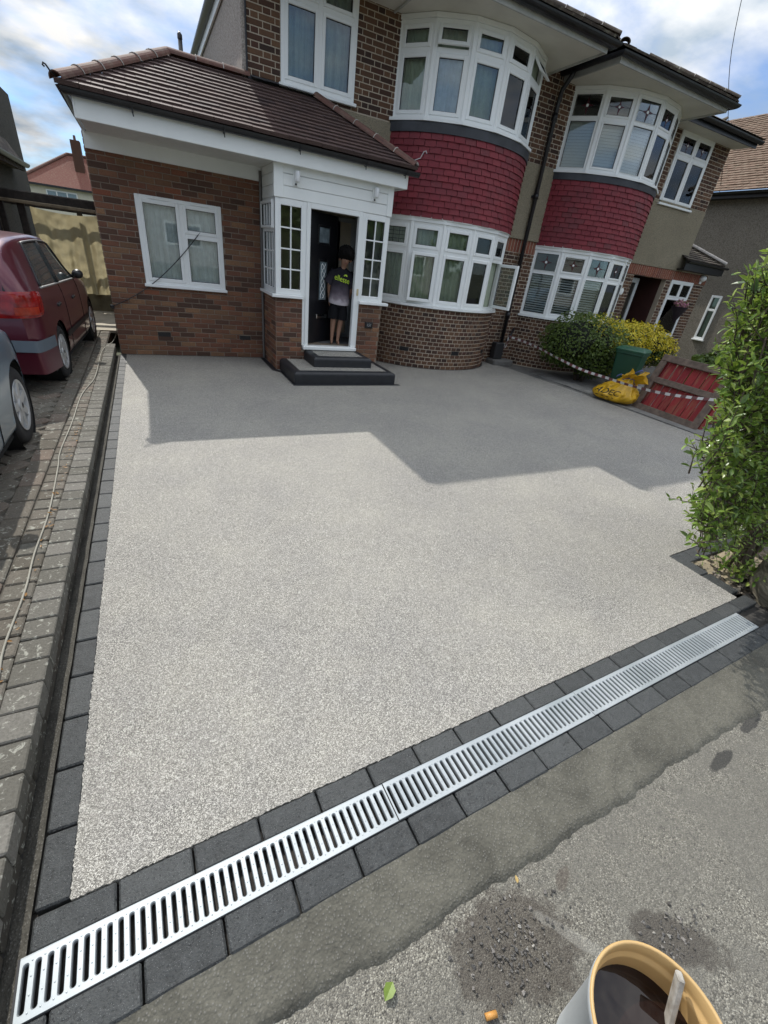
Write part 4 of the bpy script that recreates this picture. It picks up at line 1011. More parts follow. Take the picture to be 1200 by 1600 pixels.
# doorway recess and door
for a_ in (doorB[0]-.1, doorB[1]):
    mb = MB(); mb.box(a_, a_+.1, YM+.121, 9.1, 0, 2.1); mb.build('recess_wall', plain('dark_red_recess', (.06, .02, .016), .9), parent=HB)
mb = MB(); mb.box(doorB[0]-.1, doorB[1]+.1, YM+.12, 9.1, -.05, .12); mb.build('recess_step', M_nconc, parent=HB)
mb = MB(); mb.box(doorB[0]-.1, doorB[1]+.1, YM+.12, 9.1, 1.99, 2.05); mb.box(doorB[0], doorB[1], 9.1, 9.2, .1, 2.1); mb.build('recess_ceiling', dark_room, parent=HB)
Pv = facing(doorB[0]+.02, YM+.135, radians(6))
mb = MB(); frame_ring(mb, Pv, 0, .46, .12, 1.93, .1, -.04, 0, .005); bar(mb, Pv, .1, .36, .85, 1.0, -.04, -.002); bar(mb, Pv, .1, .36, .22, .85, -.03, -.012); dB = mb.build('door', plain('pale_grey_door', (.42, .44, .44), .45), parent=HB)
pane(Pv, .1, .36, 1.0, 1.83, -.02, dB, glass_dark)
mb = MB(); mb.lathe([(.0, 0), (.028, .0), (.026, .008), (0, .012)], n=16, T=lambda x, y, z: facing(9.62, YM)(x*1.9, .012+z, 1.62+y*2.6)); mb.build('number_plate', upvc, parent=HB)
# lean-to roof over the side entry
mb = MB(); a_, b_ = 11.2, 12.72; yb = YM+1.1
mb.add([(a_, YM-.18, 2.42), (b_, YM-.18, 2.42), (b_-1.2, yb, 3.05), (a_, yb, 3.05)], [(0, 1, 2, 3)]); mb.add([(b_, YM-.18, 2.42), (b_, 12, 2.42), (b_-1.2, 12, 3.05), (b_-1.2, yb, 3.05)], [(0, 1, 2, 3)]); lr = mb.build('lean_to_roof', tile_moss, parent=HB)
tl = MB(); sp = sqrt((yb-YM+.18)**2+.63**2); ky, kz = (yb-YM+.18)/sp, .63/sp
for r in range(13):
    s0 = r*sp/13; xr = b_-1.2*r/13
    tl.add([Vector((a_, YM-.18+s0*ky-.03*kz, 2.42+s0*kz+.03*ky)), Vector((xr, YM-.18+s0*ky-.03*kz, 2.42+s0*kz+.03*ky)), Vector((xr-.1, YM-.18+(s0+sp/13)*ky, 2.42+(s0+sp/13)*kz+.012)), Vector((a_, YM-.18+(s0+sp/13)*ky, 2.42+(s0+sp/13)*kz+.012)), Vector((a_, YM-.18+s0*ky, 2.42+s0*kz)), Vector((xr, YM-.18+s0*ky, 2.42+s0*kz))], [(0, 1, 2, 3), (4, 5, 1, 0)])
tl.build('tile_course', tile_moss, parent=lr, kind='stuff', fixn=False)
ridge_run((b_, YM-.18, 2.46), (b_-1.2, yb, 3.08), lr, .085, .3, plain('grey_ridge', (.3, .28, .26), .9, var=.3, scale=20))
mb = MB(); mb.box(a_, b_+.02, YM-.20, YM-.17, 2.22, 2.41); mb.build('fascia', gutter_m, parent=HB); gutter([(b_+.05, YM-.24, 2.40), (a_, YM-.24, 2.41)], .05).build('gutter', gutter_m, parent=HB, smooth=True)
mb = MB(); mb.box(a_, b_, YM-.16, YM, 2.21, 2.235); mb.build('soffit', gutter_m, parent=HB)
stuffB.build('brick', brick_old, parent=HB, kind='stuff', fixn=False); stuffBr.build('soldier_brick', brick_red, parent=HB, kind='stuff', fixn=False)
mb = MB(); mb.box(xR-.06, xR, 7.741, 14.5, 2.2, 4.62); mb.box(PARTY, xR, 14.4, 14.5, -.1, 4.6); mb.build('flank_wall', flank_render, parent=HB)
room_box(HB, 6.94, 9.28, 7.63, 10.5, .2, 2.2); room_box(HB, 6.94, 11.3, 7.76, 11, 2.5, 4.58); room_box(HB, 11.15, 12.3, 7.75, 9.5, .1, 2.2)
eaves_box(HB, 6.55, 9.25, 6.53, YM); hip_block(HB, 6.45, 9.35, 6.44, 9.2, 4.60, .50, tile_moss)
mb = MB(); mb.box(9.27, xR+.1, 7.2, YM, 4.475, 4.495); mb.build('soffit', soffit_eave, parent=HB)
mb = MB(); mb.box(9.27, xR+.12, 7.175, 7.199, 4.45, 4.59); mb.build('fascia', gutter_m, parent=HB); gutter([(xR+.15, 7.12, 4.56), (9.3, 7.12, 4.57)], .056).build('gutter', gutter_m, parent=HB, smooth=True)
mb = MB(); zz = 4.60; xl = xR+.2
mb.add([(6.45, 7.08, zz), (xl, 7.08, zz), (8.7, 10.9, zz+1.65), (6.45, 10.9, zz+1.65)], [(0, 1, 2, 3)]); mb.add([(xl, 7.08, zz), (xl, 14.9, zz), (8.7, 11.1, zz+1.65), (8.7, 10.9, zz+1.65)], [(0, 1, 2, 3)]); mb.add([(xl, 14.9, zz), (6.45, 14.9, zz), (6.45, 11.1, zz+1.65), (8.7, 11.1, zz+1.65)], [(0, 1, 2, 3)])
mb.build('main_roof', tile_moss, parent=HB)
# ================================================================= things on and about the house
def cr(pts, t):
    """smooth curve through (key, value...) rows"""
    n = len(pts)
    for i in range(n-1):
        if t <= pts[i+1][0] or i == n-2: break
    p0, p1, p2, p3 = pts[max(i-1, 0)], pts[i], pts[i+1], pts[min(i+2, n-1)]; f = min(1, max(0, (t-p1[0])/(p2[0]-p1[0])))
    out = []
    for k in range(1, len(p1)):
        m1 = (p2[k]-p0[k])/max(1e-6, (p2[0]-p0[0]))*(p2[0]-p1[0]); m2 = (p3[k]-p1[k])/max(1e-6, (p3[0]-p1[0]))*(p2[0]-p1[0])
        out.append((2*f**3-3*f*f+1)*p1[k]+(f**3-2*f*f+f)*m1+(-2*f**3+3*f*f)*p2[k]+(f**3-f*f)*m2)
    return out
# doorstep: two tiers, black bullnose edging with resin treads
st = thing('doorstep', 'two tier doorstep with black bullnose edges and pale resin treads', 'step', (2.4, 6.3, 0))
M_step = plain('black_step_edging', (.016, .017, .02), .5, var=.25, scale=12, bump=.15)
def tier(x0, x1, y0, y1, z0, z1, r=.045):
    mb = MB(); prof = [(0, z0), (0, z1-r)]+[(r-r*cos(a), z1-r+r*sin(a)) for a in [pi/2*k/5 for k in range(1, 6)]]+[(.10, z1), (.10, z1-.02)]
    # sweep the edge profile round left, front and right
    def ring(t, z): return [(x0+t, y1, z), (x0+t, y0+t, z), (x1-t, y0+t, z), (x1-t, y1, z)]
    rg = [ring(t, z) for t, z in prof]
    for i in range(len(rg)-1):
        for k in range(3): mb.quad(rg[i][k], rg[i][k+1], rg[i+1][k+1], rg[i+1][k])
    o = mb.build('bullnose_edge', M_step, parent=st); autosmooth(o, 50)
    mb = MB(); mb.box(x0+.098, x1-.098, y0+.098, y1, z0, z1-.004); mb.build('tread', M_resin, parent=st)
tier(1.63, 3.17, 5.88, 6.71, -.01, .165); tier(2.0, 2.90, 6.19, 6.71, .158, .30)
mb = MB()
mb.prism([(1.50, 7.48), (1.50, 6.63), (1.60, 6.52), (1.60, 5.80), (3.24, 5.80), (3.24, 5.88), (1.66, 5.88), (1.66, 6.6), (1.58, 6.7), (1.57, 7.48)], -.004, .002); mb.build('edging_strip', M_step, kind='structure')
mb = MB(); mb.box(-.40, 1.5, 7.445, 7.484, -.02, .0015); mb.build('edging_strip', M_step, kind='structure')
mb = MB(); pts = bayA.poly(30, .0); p2 = bayA.poly(30, .03)
for k in range(30): mb.prism([pts[k], pts[k+1], p2[k+1], p2[k]], -.01, .002)
mb.build('edging_strip', M_step, kind='structure')
# wall lights
for (x, lb) in ((1.84, 'white cylinder wall light on the cladding at the porch corner beside the extension'), (2.94, 'white cylinder wall light on the cladding above the number plaque')):
    t = thing('wall_light', lb, 'light', (x, YP-.006, 2.30), group='wall lights on the porch')
    mb = MB(); mb.bbox(x-.032, x+.032, YP-.026, YP-.005, 2.285, 2.425, .004); mb.build('back_plate', upvc, parent=t)
    mb = MB(); mb.lathe([(0, 0), (.026, 0), (.032, .006), (.032, .105), (.028, .11), (0, .11)], (x+.012, YP-.055, 2.325), 16); mb.build('lamp_body', plain('white_lamp', (.75, .76, .76), .3), parent=t, smooth=True)
    mb = MB(); mb.lathe([(0, 0), (.012, 0), (.012, .006), (0, .01)], n=10, T=lambda a, b, c: Vector((x+a, YP-.026-c, 2.30+b))); mb.build('sensor', gutter_m, parent=t)
# number plaque
def text_mesh(s, size, name, mat, ext=.001):
    cu = bpy.data.curves.new(name, 'FONT'); cu.body = s; cu.size = size; cu.extrude = ext; cu.align_x = 'CENTER'; cu.align_y = 'CENTER'
    to = bpy.data.objects.new(name, cu); COL.objects.link(to); dg = bpy.context.evaluated_depsgraph_get(); me = bpy.data.meshes.new_from_object(to.evaluated_get(dg)); bpy.data.objects.remove(to); bpy.data.curves.remove(cu)
    me.materials.clear(); me.materials.append(mat); return me
t = thing('number_plaque', 'small black house number plaque on the porch bricks', 'plaque', (3.02, YP-.006, .67))
mb = MB(); mb.bbox(2.965, 3.095, YP-.02, YP-.004, .655, .745, .004); mb.build('plate', black_gloss, parent=t)
o = place('number', text_mesh('151', .06, 'number', plain('grey_numeral', (.32, .33, .34), .5)), (3.03, YP-.0215, .70), t, rot=(pi/2, 0, 0))
# external cable from the box at the corner to the window
t = thing('wall_cable', 'thin black cable sagging across the extension wall to the window', 'cable', (0, YE, .62))
path = []
for i in range(25):
    f = i/24; path.append((-.485+1.215*f, YE-.022-.03*sin(pi*f), .63+(1.64-.63)*(f*.62+.38*f*f)-.03*sin(pi*f)))
mb = MB(); mb.tube(path, .006, 6); mb.build('cable', gutter_m, parent=t, smooth=True)
mb = MB(); mb.bbox(-.50, -.455, YE-.03, YE-.005, .605, .65, .004); mb.build('junction_box', gutter_m, parent=t)
# drainpipe on the party line
t = thing('drainpipe', 'tall black drainpipe on the party line between the two bays', 'drainpipe', (PARTY, YM-.07, 0))
mb = MB(); mb.tube([(PARTY+.02, YM-.07, .1), (PARTY+.02, YM-.07, 4.15), (PARTY, YM-.12, 4.32), (PARTY-.01, YM-.28, 4.46), (PARTY-.01, YM-.3, 4.52)], .036, 12); mb.build('pipe', gutter_m, parent=t, smooth=True)
for z in (.9, 2.86, 3.95):
    mb = MB(); mb.tube([(PARTY+.02, YM-.07, z), (PARTY+.02, YM-.07, z+.09)], .046, 12); mb.build('collar', gutter_m, parent=t, smooth=True)
    if z == 2.86: mb = MB(); mb.bbox(PARTY-.05, PARTY+.09, YM-.05, YM-.025, z+.02, z+.06, .004); mb.build('bracket', gutter_m, parent=t)
mb = MB(); mb.bbox(PARTY-.25, PARTY+.25, YM-.32, YM-.02, -.02, .10, .02); mb.build('gully_surround', M_nconc, label='low concrete gully surround at the foot of the drainpipe', cat='gully')
mb = MB(); mb.bbox(PARTY-.20, PARTY+.02, YM-.20, YM-.04, .10, .42, .015); mb.build('meter_box', plain('dark_meter_box', (.02, .02, .022), .6), label='small dark box beside the foot of the drainpipe', cat='box')
mb = MB(); mb.tube([(PARTY+.30, YM-.03, .70), (PARTY+.22, YM-.06, .52), (PARTY+.12, YM-.09, .46)], .022, 8); mb.build('waste_pipe', gutter_m, label='short black waste pipe slanting into the gully', cat='pipe', smooth=True)
# barrier tape
#
def stripes():
    n = NT('red_white_tape'); uv = n.n('ShaderNodeAttribute', attribute_name='run'); a = n.math('FRACT', n.math('MULTIPLY', uv.outputs['Fac'], 1/.15)); f = n.ramp(a, [(0, (.55, .54, .52)), (.499, (.55, .54, .52)), (.5, (.14, .05, .05)), (1, (.14, .05, .05))], 'CONSTANT')
    n.col(f).set(Roughness=.45); return n.m
tp = [(6.49, 7.46, .42), (6.50, 7.45, .30), (6.52, 7.42, .45), (6.50, 7.44, .62), (6.52, 7.40, .56), (6.6, 7.05, .53), (6.62, 6.6, .49), (6.63, 6.1, .42), (6.62, 5.5, .36), (6.60, 4.95, .36), (6.60, 4.5, .36), (6.62, 4.0, .385), (6.64, 3.5, .455), (6.66, 3.0, .56), (6.68, 2.6, .66)]
def smooth_path(pts, k=6):
    P = [Vector(p) for p in pts]; out = []
    for i in range(len(P)-1):
        a, b, c, d = P[max(i-1, 0)], P[i], P[i+1], P[min(i+2, len(P)-1)]
        for q in range(k):
            t_ = q/k; out.append(.5*((2*b)+(c-a)*t_+(2*a-5*b+4*c-d)*t_*t_+(3*b-a-3*c+d)*t_**3))
    out.append(P[-1]); return out
sp_ = smooth_path(tp, 10); vs = []; run = []; acc = 0; fs = []
for i, p in enumerate(sp_):
    if i: acc += (p-sp_[i-1]).length
    tw_ = .35*sin(acc*3.1)+(.9*sin(acc*9) if acc < .55 else 0); wv = Vector((sin(tw_)*.9, 0, cos(tw_)))*.020
    vs += [p+wv, p-wv]; run += [acc, acc]
    if i: fs.append((2*i-2, 2*i-1, 2*i+1, 2*i))
mb = MB(); mb.add(vs, fs); o = mb.build('barrier_tape', stripes(), label='red and white barrier tape strung from the drainpipe past the sack and pallet', cat='tape', fixn=False)
at = o.data.attributes.new('run', 'FLOAT', 'POINT'); at.data.foreach_set('value', run)

# ----------------------------------------------------------------- curtains and blinds
mb = MB(); curtain_sheet(mb, [(.0, YE+.085), (1.0, YE+.085)], 1.0, 1.95, .016, .075, 1); mb.build('curtain', curtain_net, label='pale net curtain behind the extension window', cat='curtain', smooth=True, fixn=False)
mb = MB(); curtain_sheet(mb, [(1.92, YM+.11), (2.86, YM+.11)], 3.45, 4.55, .03, .11, 2); mb.build('curtain', clothmat('sage_curtain', (.40, .46, .42)), label='sage green curtain behind the upstairs casement over the porch roof', cat='curtain', smooth=True, fixn=False)
for z0, z1, lb in ((1.05, 2.18, 'green pleated curtain behind the ground floor bay with open casements'), (3.43, 4.41, 'green pleated curtain behind the upstairs bay above the porch side')):
    mb = MB(); curtain_sheet(mb, bayA.poly(6, -.10), z0, z1, .026, .085, z0); mb.build('curtain', curtain_green, label=lb, cat='curtain', smooth=True, fixn=False)
P_, w_ = bayA.facet(1, 6, .06); a0, a1 = P_(.06, 0, 0), P_(w_-.06, 0, 0)
mb = MB(); curtain_sheet(mb, [(a0.x, a0.y), (a1.x, a1.y)], 3.44, 4.1, .012, .09, 5); mb.build('curtain', curtain_blue, label='pale blue curtain panel in the second light of the upstairs bay', cat='curtain', smooth=True, fixn=False)
blind('venetian_blind', bayB, 1.02, 1.74, 'white venetian blind with open slats in the ground floor flower window bay')
blind('venetian_blind', bayB, 3.38, 4.04, 'white venetian blind in the upstairs flower window bay', closed=True)
t = thing('venetian_blind', 'white venetian blind in the upstairs casement beside the flower bay', 'blind', (10.3, YM+.1, 3.35))
mb = MB(); z = 3.36
while z < 4.08: mb.add([(9.83, YM+.09, z), (10.81, YM+.09, z), (10.81, YM+.12, z+.022), (9.83, YM+.12, z+.022)], [(0, 1, 2, 3)]); z += .042
mb.build('slat_bank', M_slat, parent=t, kind='stuff')
# candle lamp standing in the bay
t = thing('table_lamp', 'pale table lamp standing inside the ground floor bay', 'lamp', (5.35, 7.35, 1.05))
mb = MB(); mb.lathe([(0, 0), (.06, 0), (.05, .02), (.018, .05), (.03, .12), (.015, .2), (.012, .26)], (5.35, 7.20, 1.02), 14); mb.build('base', upvc, parent=t, smooth=True)
mb = MB(); mb.lathe([(.09, .25), (.06, .40)], (5.35, 7.20, 1.02), 14); mb.build('shade', clothmat('lampshade', (.6, .55, .42)), parent=t, smooth=True)

# ----------------------------------------------------------------- neighbour things on the right
M_terr = plain('white_pot', (.45, .46, .46), .6)
t = thing('plant_pot', 'pale tapered plant pot with a clipped plant in the side doorway', 'plant pot', (10.72, 7.95, .12))
mb = MB(); mb.lathe([(0, 0), (.10, 0), (.14, .42), (.15, .42), (.15, .45), (.12, .45), (.11, .40), (0, .40)], (10.72, 7.95, .12), 16); mb.build('pot', M_terr, parent=t, smooth=True)
def leaf_ball(name, c, R, n, size, mats, parent, seed, shell=.65, squash=(1, 1, 1), bump_=.25, **kw):
    rs = random.Random(seed); mb = MB(); c = Vector(c)
    for i in range(n):
        d = Vector((rs.gauss(0, 1), rs.gauss(0, 1), rs.gauss(0, 1))).normalized(); rr = (shell+(1-shell)*rs.random())*(1+bump_*noise.noise(d*2.2+Vector((seed, 0, 0))))
        p = c+Vector((d.x*R*rr*squash[0], d.y*R*rr*squash[1], d.z*R*rr*squash[2]))
        nrm = (d+Vector((rs.gauss(0, .5), rs.gauss(0, .5), rs.gauss(0, .5)+.3))).normalized(); t_ = nrm.cross(Vector((rs.gauss(0, 1), rs.gauss(0, 1), rs.gauss(0, 1)))).normalized(); b = nrm.cross(t_)
        l = size*rs.uniform(.6, 1.3); w = l*.42
        mb.add([p, p+t_*l*.45+b*w-nrm*.1*l, p+t_*l, p+t_*l*.45-b*w-nrm*.1*l], [(0, 1, 2), (0, 2, 3)], rs.choices(range(len(mats)), kw.get('wt') or [1]*len(mats))[0] if 'pick' not in kw else kw['pick'](p, rs))
    return mb.build(name, mats, parent=parent, fixn=False)
def leafmat(name, c, c2=None, trans=.25, rough=.45):
    n = NT(name); r = n.n('ShaderNodeNewGeometry').outputs['Random Per Island']; c2 = c2 or tuple(x*1.6 for x in c)
    cc = n.ramp(r, [(0, c), (1, c2)]); n.col(cc).set(Roughness=rough, Specular_IOR_Level=.4)
    tl = n.n('ShaderNodeBsdfTranslucent'); n.l(n.mix(.5, cc, (.25, .35, .04)), tl.inputs[0]); ms = n.n('ShaderNodeMixShader'); ms.inputs[0].default_value = trans; n.l(n.b.outputs[0], ms.inputs[1]); n.l(tl.outputs[0], ms.inputs[2]); n.l(ms.outputs[0], n.o.inputs[0]); return n.m
L_dark = leafmat('dark_green_leaf', (.04, .07, .012), (.11, .165, .03)); L_yel = leafmat('yellow_leaf', (.55, .42, .015), (.78, .62, .04), .2); L_mid = leafmat('mid_green_leaf', (.07, .12, .02), (.14, .20, .04)); L_lime = leafmat('yellow_green_leaf', (.45, .40, .02), (.65, .55, .04))
leaf_ball('plant', (10.72, 7.95, .72), .2, 500, .05, [L_dark, L_mid], t, 4)
bark = plain('bark', (.09, .07, .05), .95, var=.35, scale=30, bump=.5)
def bush(name, label, blobs, n, size, mats, pick, stems, seed):
    x = sum(b[0] for b in blobs)/len(blobs); y = sum(b[1] for b in blobs)/len(blobs)
    t = thing(name, label, 'bush', (x, y, 0), group=None); mb = MB(); rs = random.Random(seed)
    for i in range(n):
        bx, by, bz, R, sq = blobs[rs.choices(range(len(blobs)), [b[3]**2 for b in blobs])[0]]
        d = Vector((rs.gauss(0, 1), rs.gauss(0, 1), rs.gauss(0, 1))).normalized(); rr = R*(.72+.28*rs.random()**.6)*(1+.22*noise.noise(d*2.6+Vector((bx, by, seed))))
        p = Vector((bx, by, bz))+Vector((d.x*rr, d.y*rr, d.z*rr*sq))
        if p.z < .06: continue
        nrm = (d+Vector((rs.gauss(0, .6), rs.gauss(0, .6), rs.gauss(0, .6)+.4))).normalized(); t_ = nrm.cross(Vector((rs.gauss(0, 1), rs.gauss(0, 1), rs.gauss(0, 1)))).normalized(); b = nrm.cross(t_); l = size*rs.uniform(.6, 1.3); w = l*.38
        mb.add([p, p+t_*l*.5+b*w-nrm*.12*l, p+t_*l, p+t_*l*.5-b*w-nrm*.12*l], [(0, 1, 2), (0, 2, 3)], pick(p, rs))
    mb.build('crown', mats, parent=t, fixn=False)
    for i in range(stems):
        a = rs.random()*6.28; mb = MB(); mb.tube([(x+.06*cos(a), y+.06*sin(a), -.02), (x+.15*cos(a), y+.15*sin(a), .35), (x+.4*cos(a), y+.4*sin(a), .75)], [.03, .024, .014], 7); mb.build('stem', bark, parent=t, smooth=True)
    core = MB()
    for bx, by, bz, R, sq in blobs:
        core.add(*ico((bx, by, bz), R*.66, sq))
    core.build('dark_core', plain('near_black_core', (.012, .015, .008), .95, var=.4, scale=12), parent=t, fixn=False)  # solid near-black blobs behind the leaf shell
    return t
def ico(c, R, sq=1., sub=2):
    bm = bmesh.new(); bmesh.ops.create_icosphere(bm, subdivisions=sub, radius=R); vs = []
    for v in bm.verts:
        d = v.co.normalized(); k = 1+.15*noise.noise(d*2.3+Vector(c)); vs.append(Vector((c[0]+v.co.x*k, c[1]+v.co.y*k, c[2]+v.co.z*k*sq)))
    fs = [tuple(w.index for w in f.verts) for f in bm.faces]; bm.free(); return vs, fs
def pickA(p, rs):
    k = noise.noise(p*3.1)+.8*(p.x-7.30)+.5*(p.z-.80)
    return 1 if (k > .35 and rs.random() < .75) else (2 if k > .05 and rs.random() < .5 else 0)
bush('clipped_bush', 'dark green rounded bush with yellow edges before the flower window bay', [(7.05, 6.20, .74, .54, .92), (7.45, 6.15, .76, .54, .9), (7.80, 6.2, .70, .50, .95), (7.05, 6.45, .62, .48, .9), (7.5, 6.1, .42, .42, .8), (7.85, 6.0, .5, .40, .9)], 11000, .05, [L_dark, L_lime, L_mid], pickA, 4, 5)
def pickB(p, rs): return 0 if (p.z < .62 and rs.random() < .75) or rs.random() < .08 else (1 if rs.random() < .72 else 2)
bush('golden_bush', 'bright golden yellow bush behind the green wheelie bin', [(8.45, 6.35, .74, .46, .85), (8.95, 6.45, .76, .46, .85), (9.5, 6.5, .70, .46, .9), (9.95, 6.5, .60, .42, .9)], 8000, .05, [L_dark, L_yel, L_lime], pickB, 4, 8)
bush('laurel_shrub', 'dark broad leaved shrub low against the rendered wall behind the pallet', [(10.4, 5.3, .42, .5, .8), (11.2, 5.2, .45, .5, .8), (12.0, 5.1, .42, .5, .8), (9.6, 5.0, .28, .4, .7)], 3600, .13, [L_dark, L_mid], lambda p, rs: 1 if rs.random() < .25 else 0, 4, 11)

# wheelie bin
t = thing('wheelie_bin', 'green wheelie bin standing by the dark bush behind the yellow sack', 'bin', (7.62, 5.36, -.01), rot=(0, 0, radians(20)))
t.scale = (.76, .72, 1.0)
M_bin = plain('green_bin_plastic', (.008, .055, .028), .45, var=.12, scale=4); M_binl = plain('green_bin_lid', (.016, .085, .045), .42, var=.12, scale=4)
mb = MB(); a = .20; b = .26
def rr_(x, y, z, r=.04, n=4):
    pts = []
    for (sx, sy, a0) in ((1, 1, 0), (-1, 1, 90), (-1, -1, 180), (1, -1, 270)):
        for k in range(n+1): an = radians(a0+90*k/n); pts.append(Vector((sx*(x-r)+r*cos(an), sy*(y-r)+r*sin(an), z)))
    return pts
def loft(mb, rings, cap=True):
    n = len(rings[0]); vs = [p for r in rings for p in r]; fs = [(i*n+k, i*n+(k+1) % n, (i+1)*n+(k+1) % n, (i+1)*n+k) for i in range(len(rings)-1) for k in range(n)]
    if cap: fs += [tuple(range(n-1, -1, -1)), tuple((len(rings)-1)*n+k for k in range(n))]
    mb.add(vs, fs); return mb
loft(mb, [rr_(.19, .23, .05), rr_(.20, .245, .10), rr_(.25, .31, .68), rr_(.27, .33, .69), rr_(.27, .33, .73)]); o = mb.build('body', M_bin, parent=t); autosmooth(o)
mb = MB(); loft(mb, [rr_(.28, .34, .732), rr_(.285, .345, .755), rr_(.26, .32, .785), rr_(.2, .26, .80)]); o = mb.build('lid', M_binl, parent=t); autosmooth(o)
mb = MB(); mb.tube([(-.2, .36, .73), (.2, .36, .73)], .018, 8); mb.build('handle', M_bin, parent=t, smooth=True)
for sx in (-1, 1):
    mb = MB(); mb.lathe([(0, -.025), (.09, -.025), (.1, -.015), (.1, .015), (.09, .025), (0, .025)], n=18, T=lambda x, y, z: Vector((sx*.22+z, .24+x, .10+y))); mb.build('wheel', gutter_m, parent=t, smooth=True)
# rubble sack
t = thing('rubble_sack', 'bulging yellow rubble sack with black print and a blue tie', 'sack', (6.84, 4.82, -.012), rot=(0, 0, radians(-8)))
M_sack = plain('yellow_sack_plastic', (.58, .34, .018), .30, var=.25, scale=7, bump=.6)
def sackf(u, v):
    an = 2*pi*u; prof = [(0, .0), (.04, .23), (.11, .31), (.28, .315), (.46, .265), (.62, .19), (.74, .115), (.80, .085), (.87, .115), (.94, .15), (1., .17)]
    r = cr(prof, v)[0]; cx_, sx_ = cos(an), sin(an)
    fold = abs(noise.noise(Vector((cx_*2.1, sx_*2.1, v*2.2+3))))*.30-abs(noise.noise(Vector((cx_*4.2+5, sx_*4.2, v*5))))*.16
    k = 1-.06+fold+.16*sin(an*9+4*noise.noise(Vector((cx_, sx_, v*2))))*max(0, v-.30)*1.35
    h = .50*v**.85*(1+.30*noise.noise(Vector((cx_*1.2, sx_*1.2, 4)))*v)
    return Vector((r*k*cx_*.92+.05*v, r*k*sx_*1.22-.26*v*v+.06, max(.004, h-.05*max(0, sx_)*v)))
mb = MB(); mb.grid(sackf, 110, 60); mb.build('bag', M_sack, parent=t, smooth=True, fixn=False)
mb = MB(); mb.tube([sackf(k/24, .80)*1.0+Vector((0, 0, 0)) for k in range(24)], .010, 6, closed=True); mb.tube(smooth_path([(.06, -.10, .42), (.0, -.18, .48), (-.05, -.28, .56), (-.02, -.34, .60)], 4), [.012]*13, 6); mb.tube(smooth_path([(.03, -.06, .42), (-.03, .03, .45), (-.06, .08, .40)], 4), .011, 6); mb.build('blue_tie', plain('blue_tie', (.07, .10, .28), .5), parent=t, smooth=True)
me1 = text_mesh('ADEC', .125, 'print', plain('black_print', (.01, .01, .01), .5), 0); me2 = text_mesh('- - - -', .11, 'print', plain('black_print', (.01, .01, .01), .5), 0)
def wrap_text(me, vc, uc):
    bm = bmesh.new(); bm.from_mesh(me); bmesh.ops.triangulate(bm, faces=bm.faces); bmesh.ops.subdivide_edges(bm, edges=[e for e in bm.edges if e.calc_length() > .02], cuts=1)
    for v in bm.verts:
        u = uc+v.co.x/(2*pi*.27); w = vc+v.co.y/.55; p = sackf(u % 1, w); q = sackf((u+.002) % 1, w); r_ = sackf(u % 1, w+.01); nr = (q-p).cross(r_-p).normalized(); v.co = p+nr*.004
    bm.to_mesh(me); bm.free()
for me, vc in ((me1, .30), (me2, .17)):
    wrap_text(me, vc, .535); o = bpy.data.objects.new('print', me); link(o, t)
# red painted pallet leaning on its edge
M_pal = plain('weathered_pallet_wood', (.135, .10, .078), .9, var=.35, scale=14, bump=.4)
def redwood():
    n = NT('red_painted_board'); p = n.coord('Object'); mp = n.n('ShaderNodeMapping', Scale=(1, 1, .12)) ; n.l(p, mp.inputs[0]); k = n.noise(mp.outputs[0], 22, 6, .65); c = n.ramp(n.rnd(), [(0, (.19, .010, .016)), (1, (.28, .022, .024))])
    c = n.mix(n.ramp(k, [(.5, (0, 0, 0)), (.62, (.75, .75, .75))]), c, (.24, .10, .055)); n.col(c).set(Roughness=.75); n.bump(k, .3, .004); return n.m
M_redw = redwood()
t = thing('pallet', 'weathered timber pallet with red painted boards leaning on its edge', 'pallet', (6.90, 3.98, -.008), rot=(0, 0, 0))
t.rotation_euler = (0, radians(20), radians(-2))            # leans away from the drive
Wp, Hp = 1.12, .90                                           # local: y along the ground edge, z up the leaning face, -x to the drive
for y0 in (-Wp/2, Wp/2-.10):
    mb = MB(); mb.bbox(-.02, .02, y0, y0+.10, .10, Hp-.10, .006); mb.build('frame_rail', M_pal, parent=t)
for z0 in (.0, Hp-.10):
    mb = MB(); mb.bbox(-.022, .022, -Wp/2, Wp/2, z0, z0+.10, .006); mb.build('frame_rail', M_pal, parent=t)
mb = MB(); mb.bbox(-.023, .021, -Wp/2+.1, Wp/2-.1, .46, .55, .006); mb.build('frame_rail', M_pal, parent=t)
y = -Wp/2+.105; i = 0
while y < Wp/2-.13:
    mb = MB(); mb.bbox(.045+.003*(i % 2), .065, y, y+.115, .03, Hp-.03, .004); mb.build('board', M_redw, parent=t); y += .128; i += 1
for y0 in (-Wp/2, -.05, Wp/2-.10):
    mb = MB(); mb.bbox(.066, .14, y0, y0+.10, .0, Hp, .006); mb.build('bearer', M_redw, parent=t)
mb = MB(); mb.bbox(7.45, 7.75, 3.6, 4.5, -.012, .13, .02); mb.build('brick_stack', brick_red, label='low row of red bricks under the raised edge of the pallet', cat='bricks')
mb = MB(); mb.bbox(7.4, 8.2, 4.9, 5.15, -.012, .22, .01); mb.build('garden_wall', M_nconc, label='low concrete block wall behind the sack and bin', cat='wall')
t = thing('flower_bouquet', 'pink flower bouquet in a dark cone hanging before the side window', 'bouquet', (11.62, YM-.10, 1.15))
mb = MB(); mb.lathe([(.01, 0), (.19, .36)], (11.62, YM-.2, 1.10), 14); mb.build('cone', plain('dark_cone', (.03, .02, .025), .8), parent=t, smooth=True)
leaf_ball('flowers', (11.62, YM-.2, 1.52), .19, 420, .06, [leafmat('pink_petal', (.45, .16, .24), (.6, .3, .38)), L_mid], t, 6, .3, (1, .8, .5), wt=[4, 1])
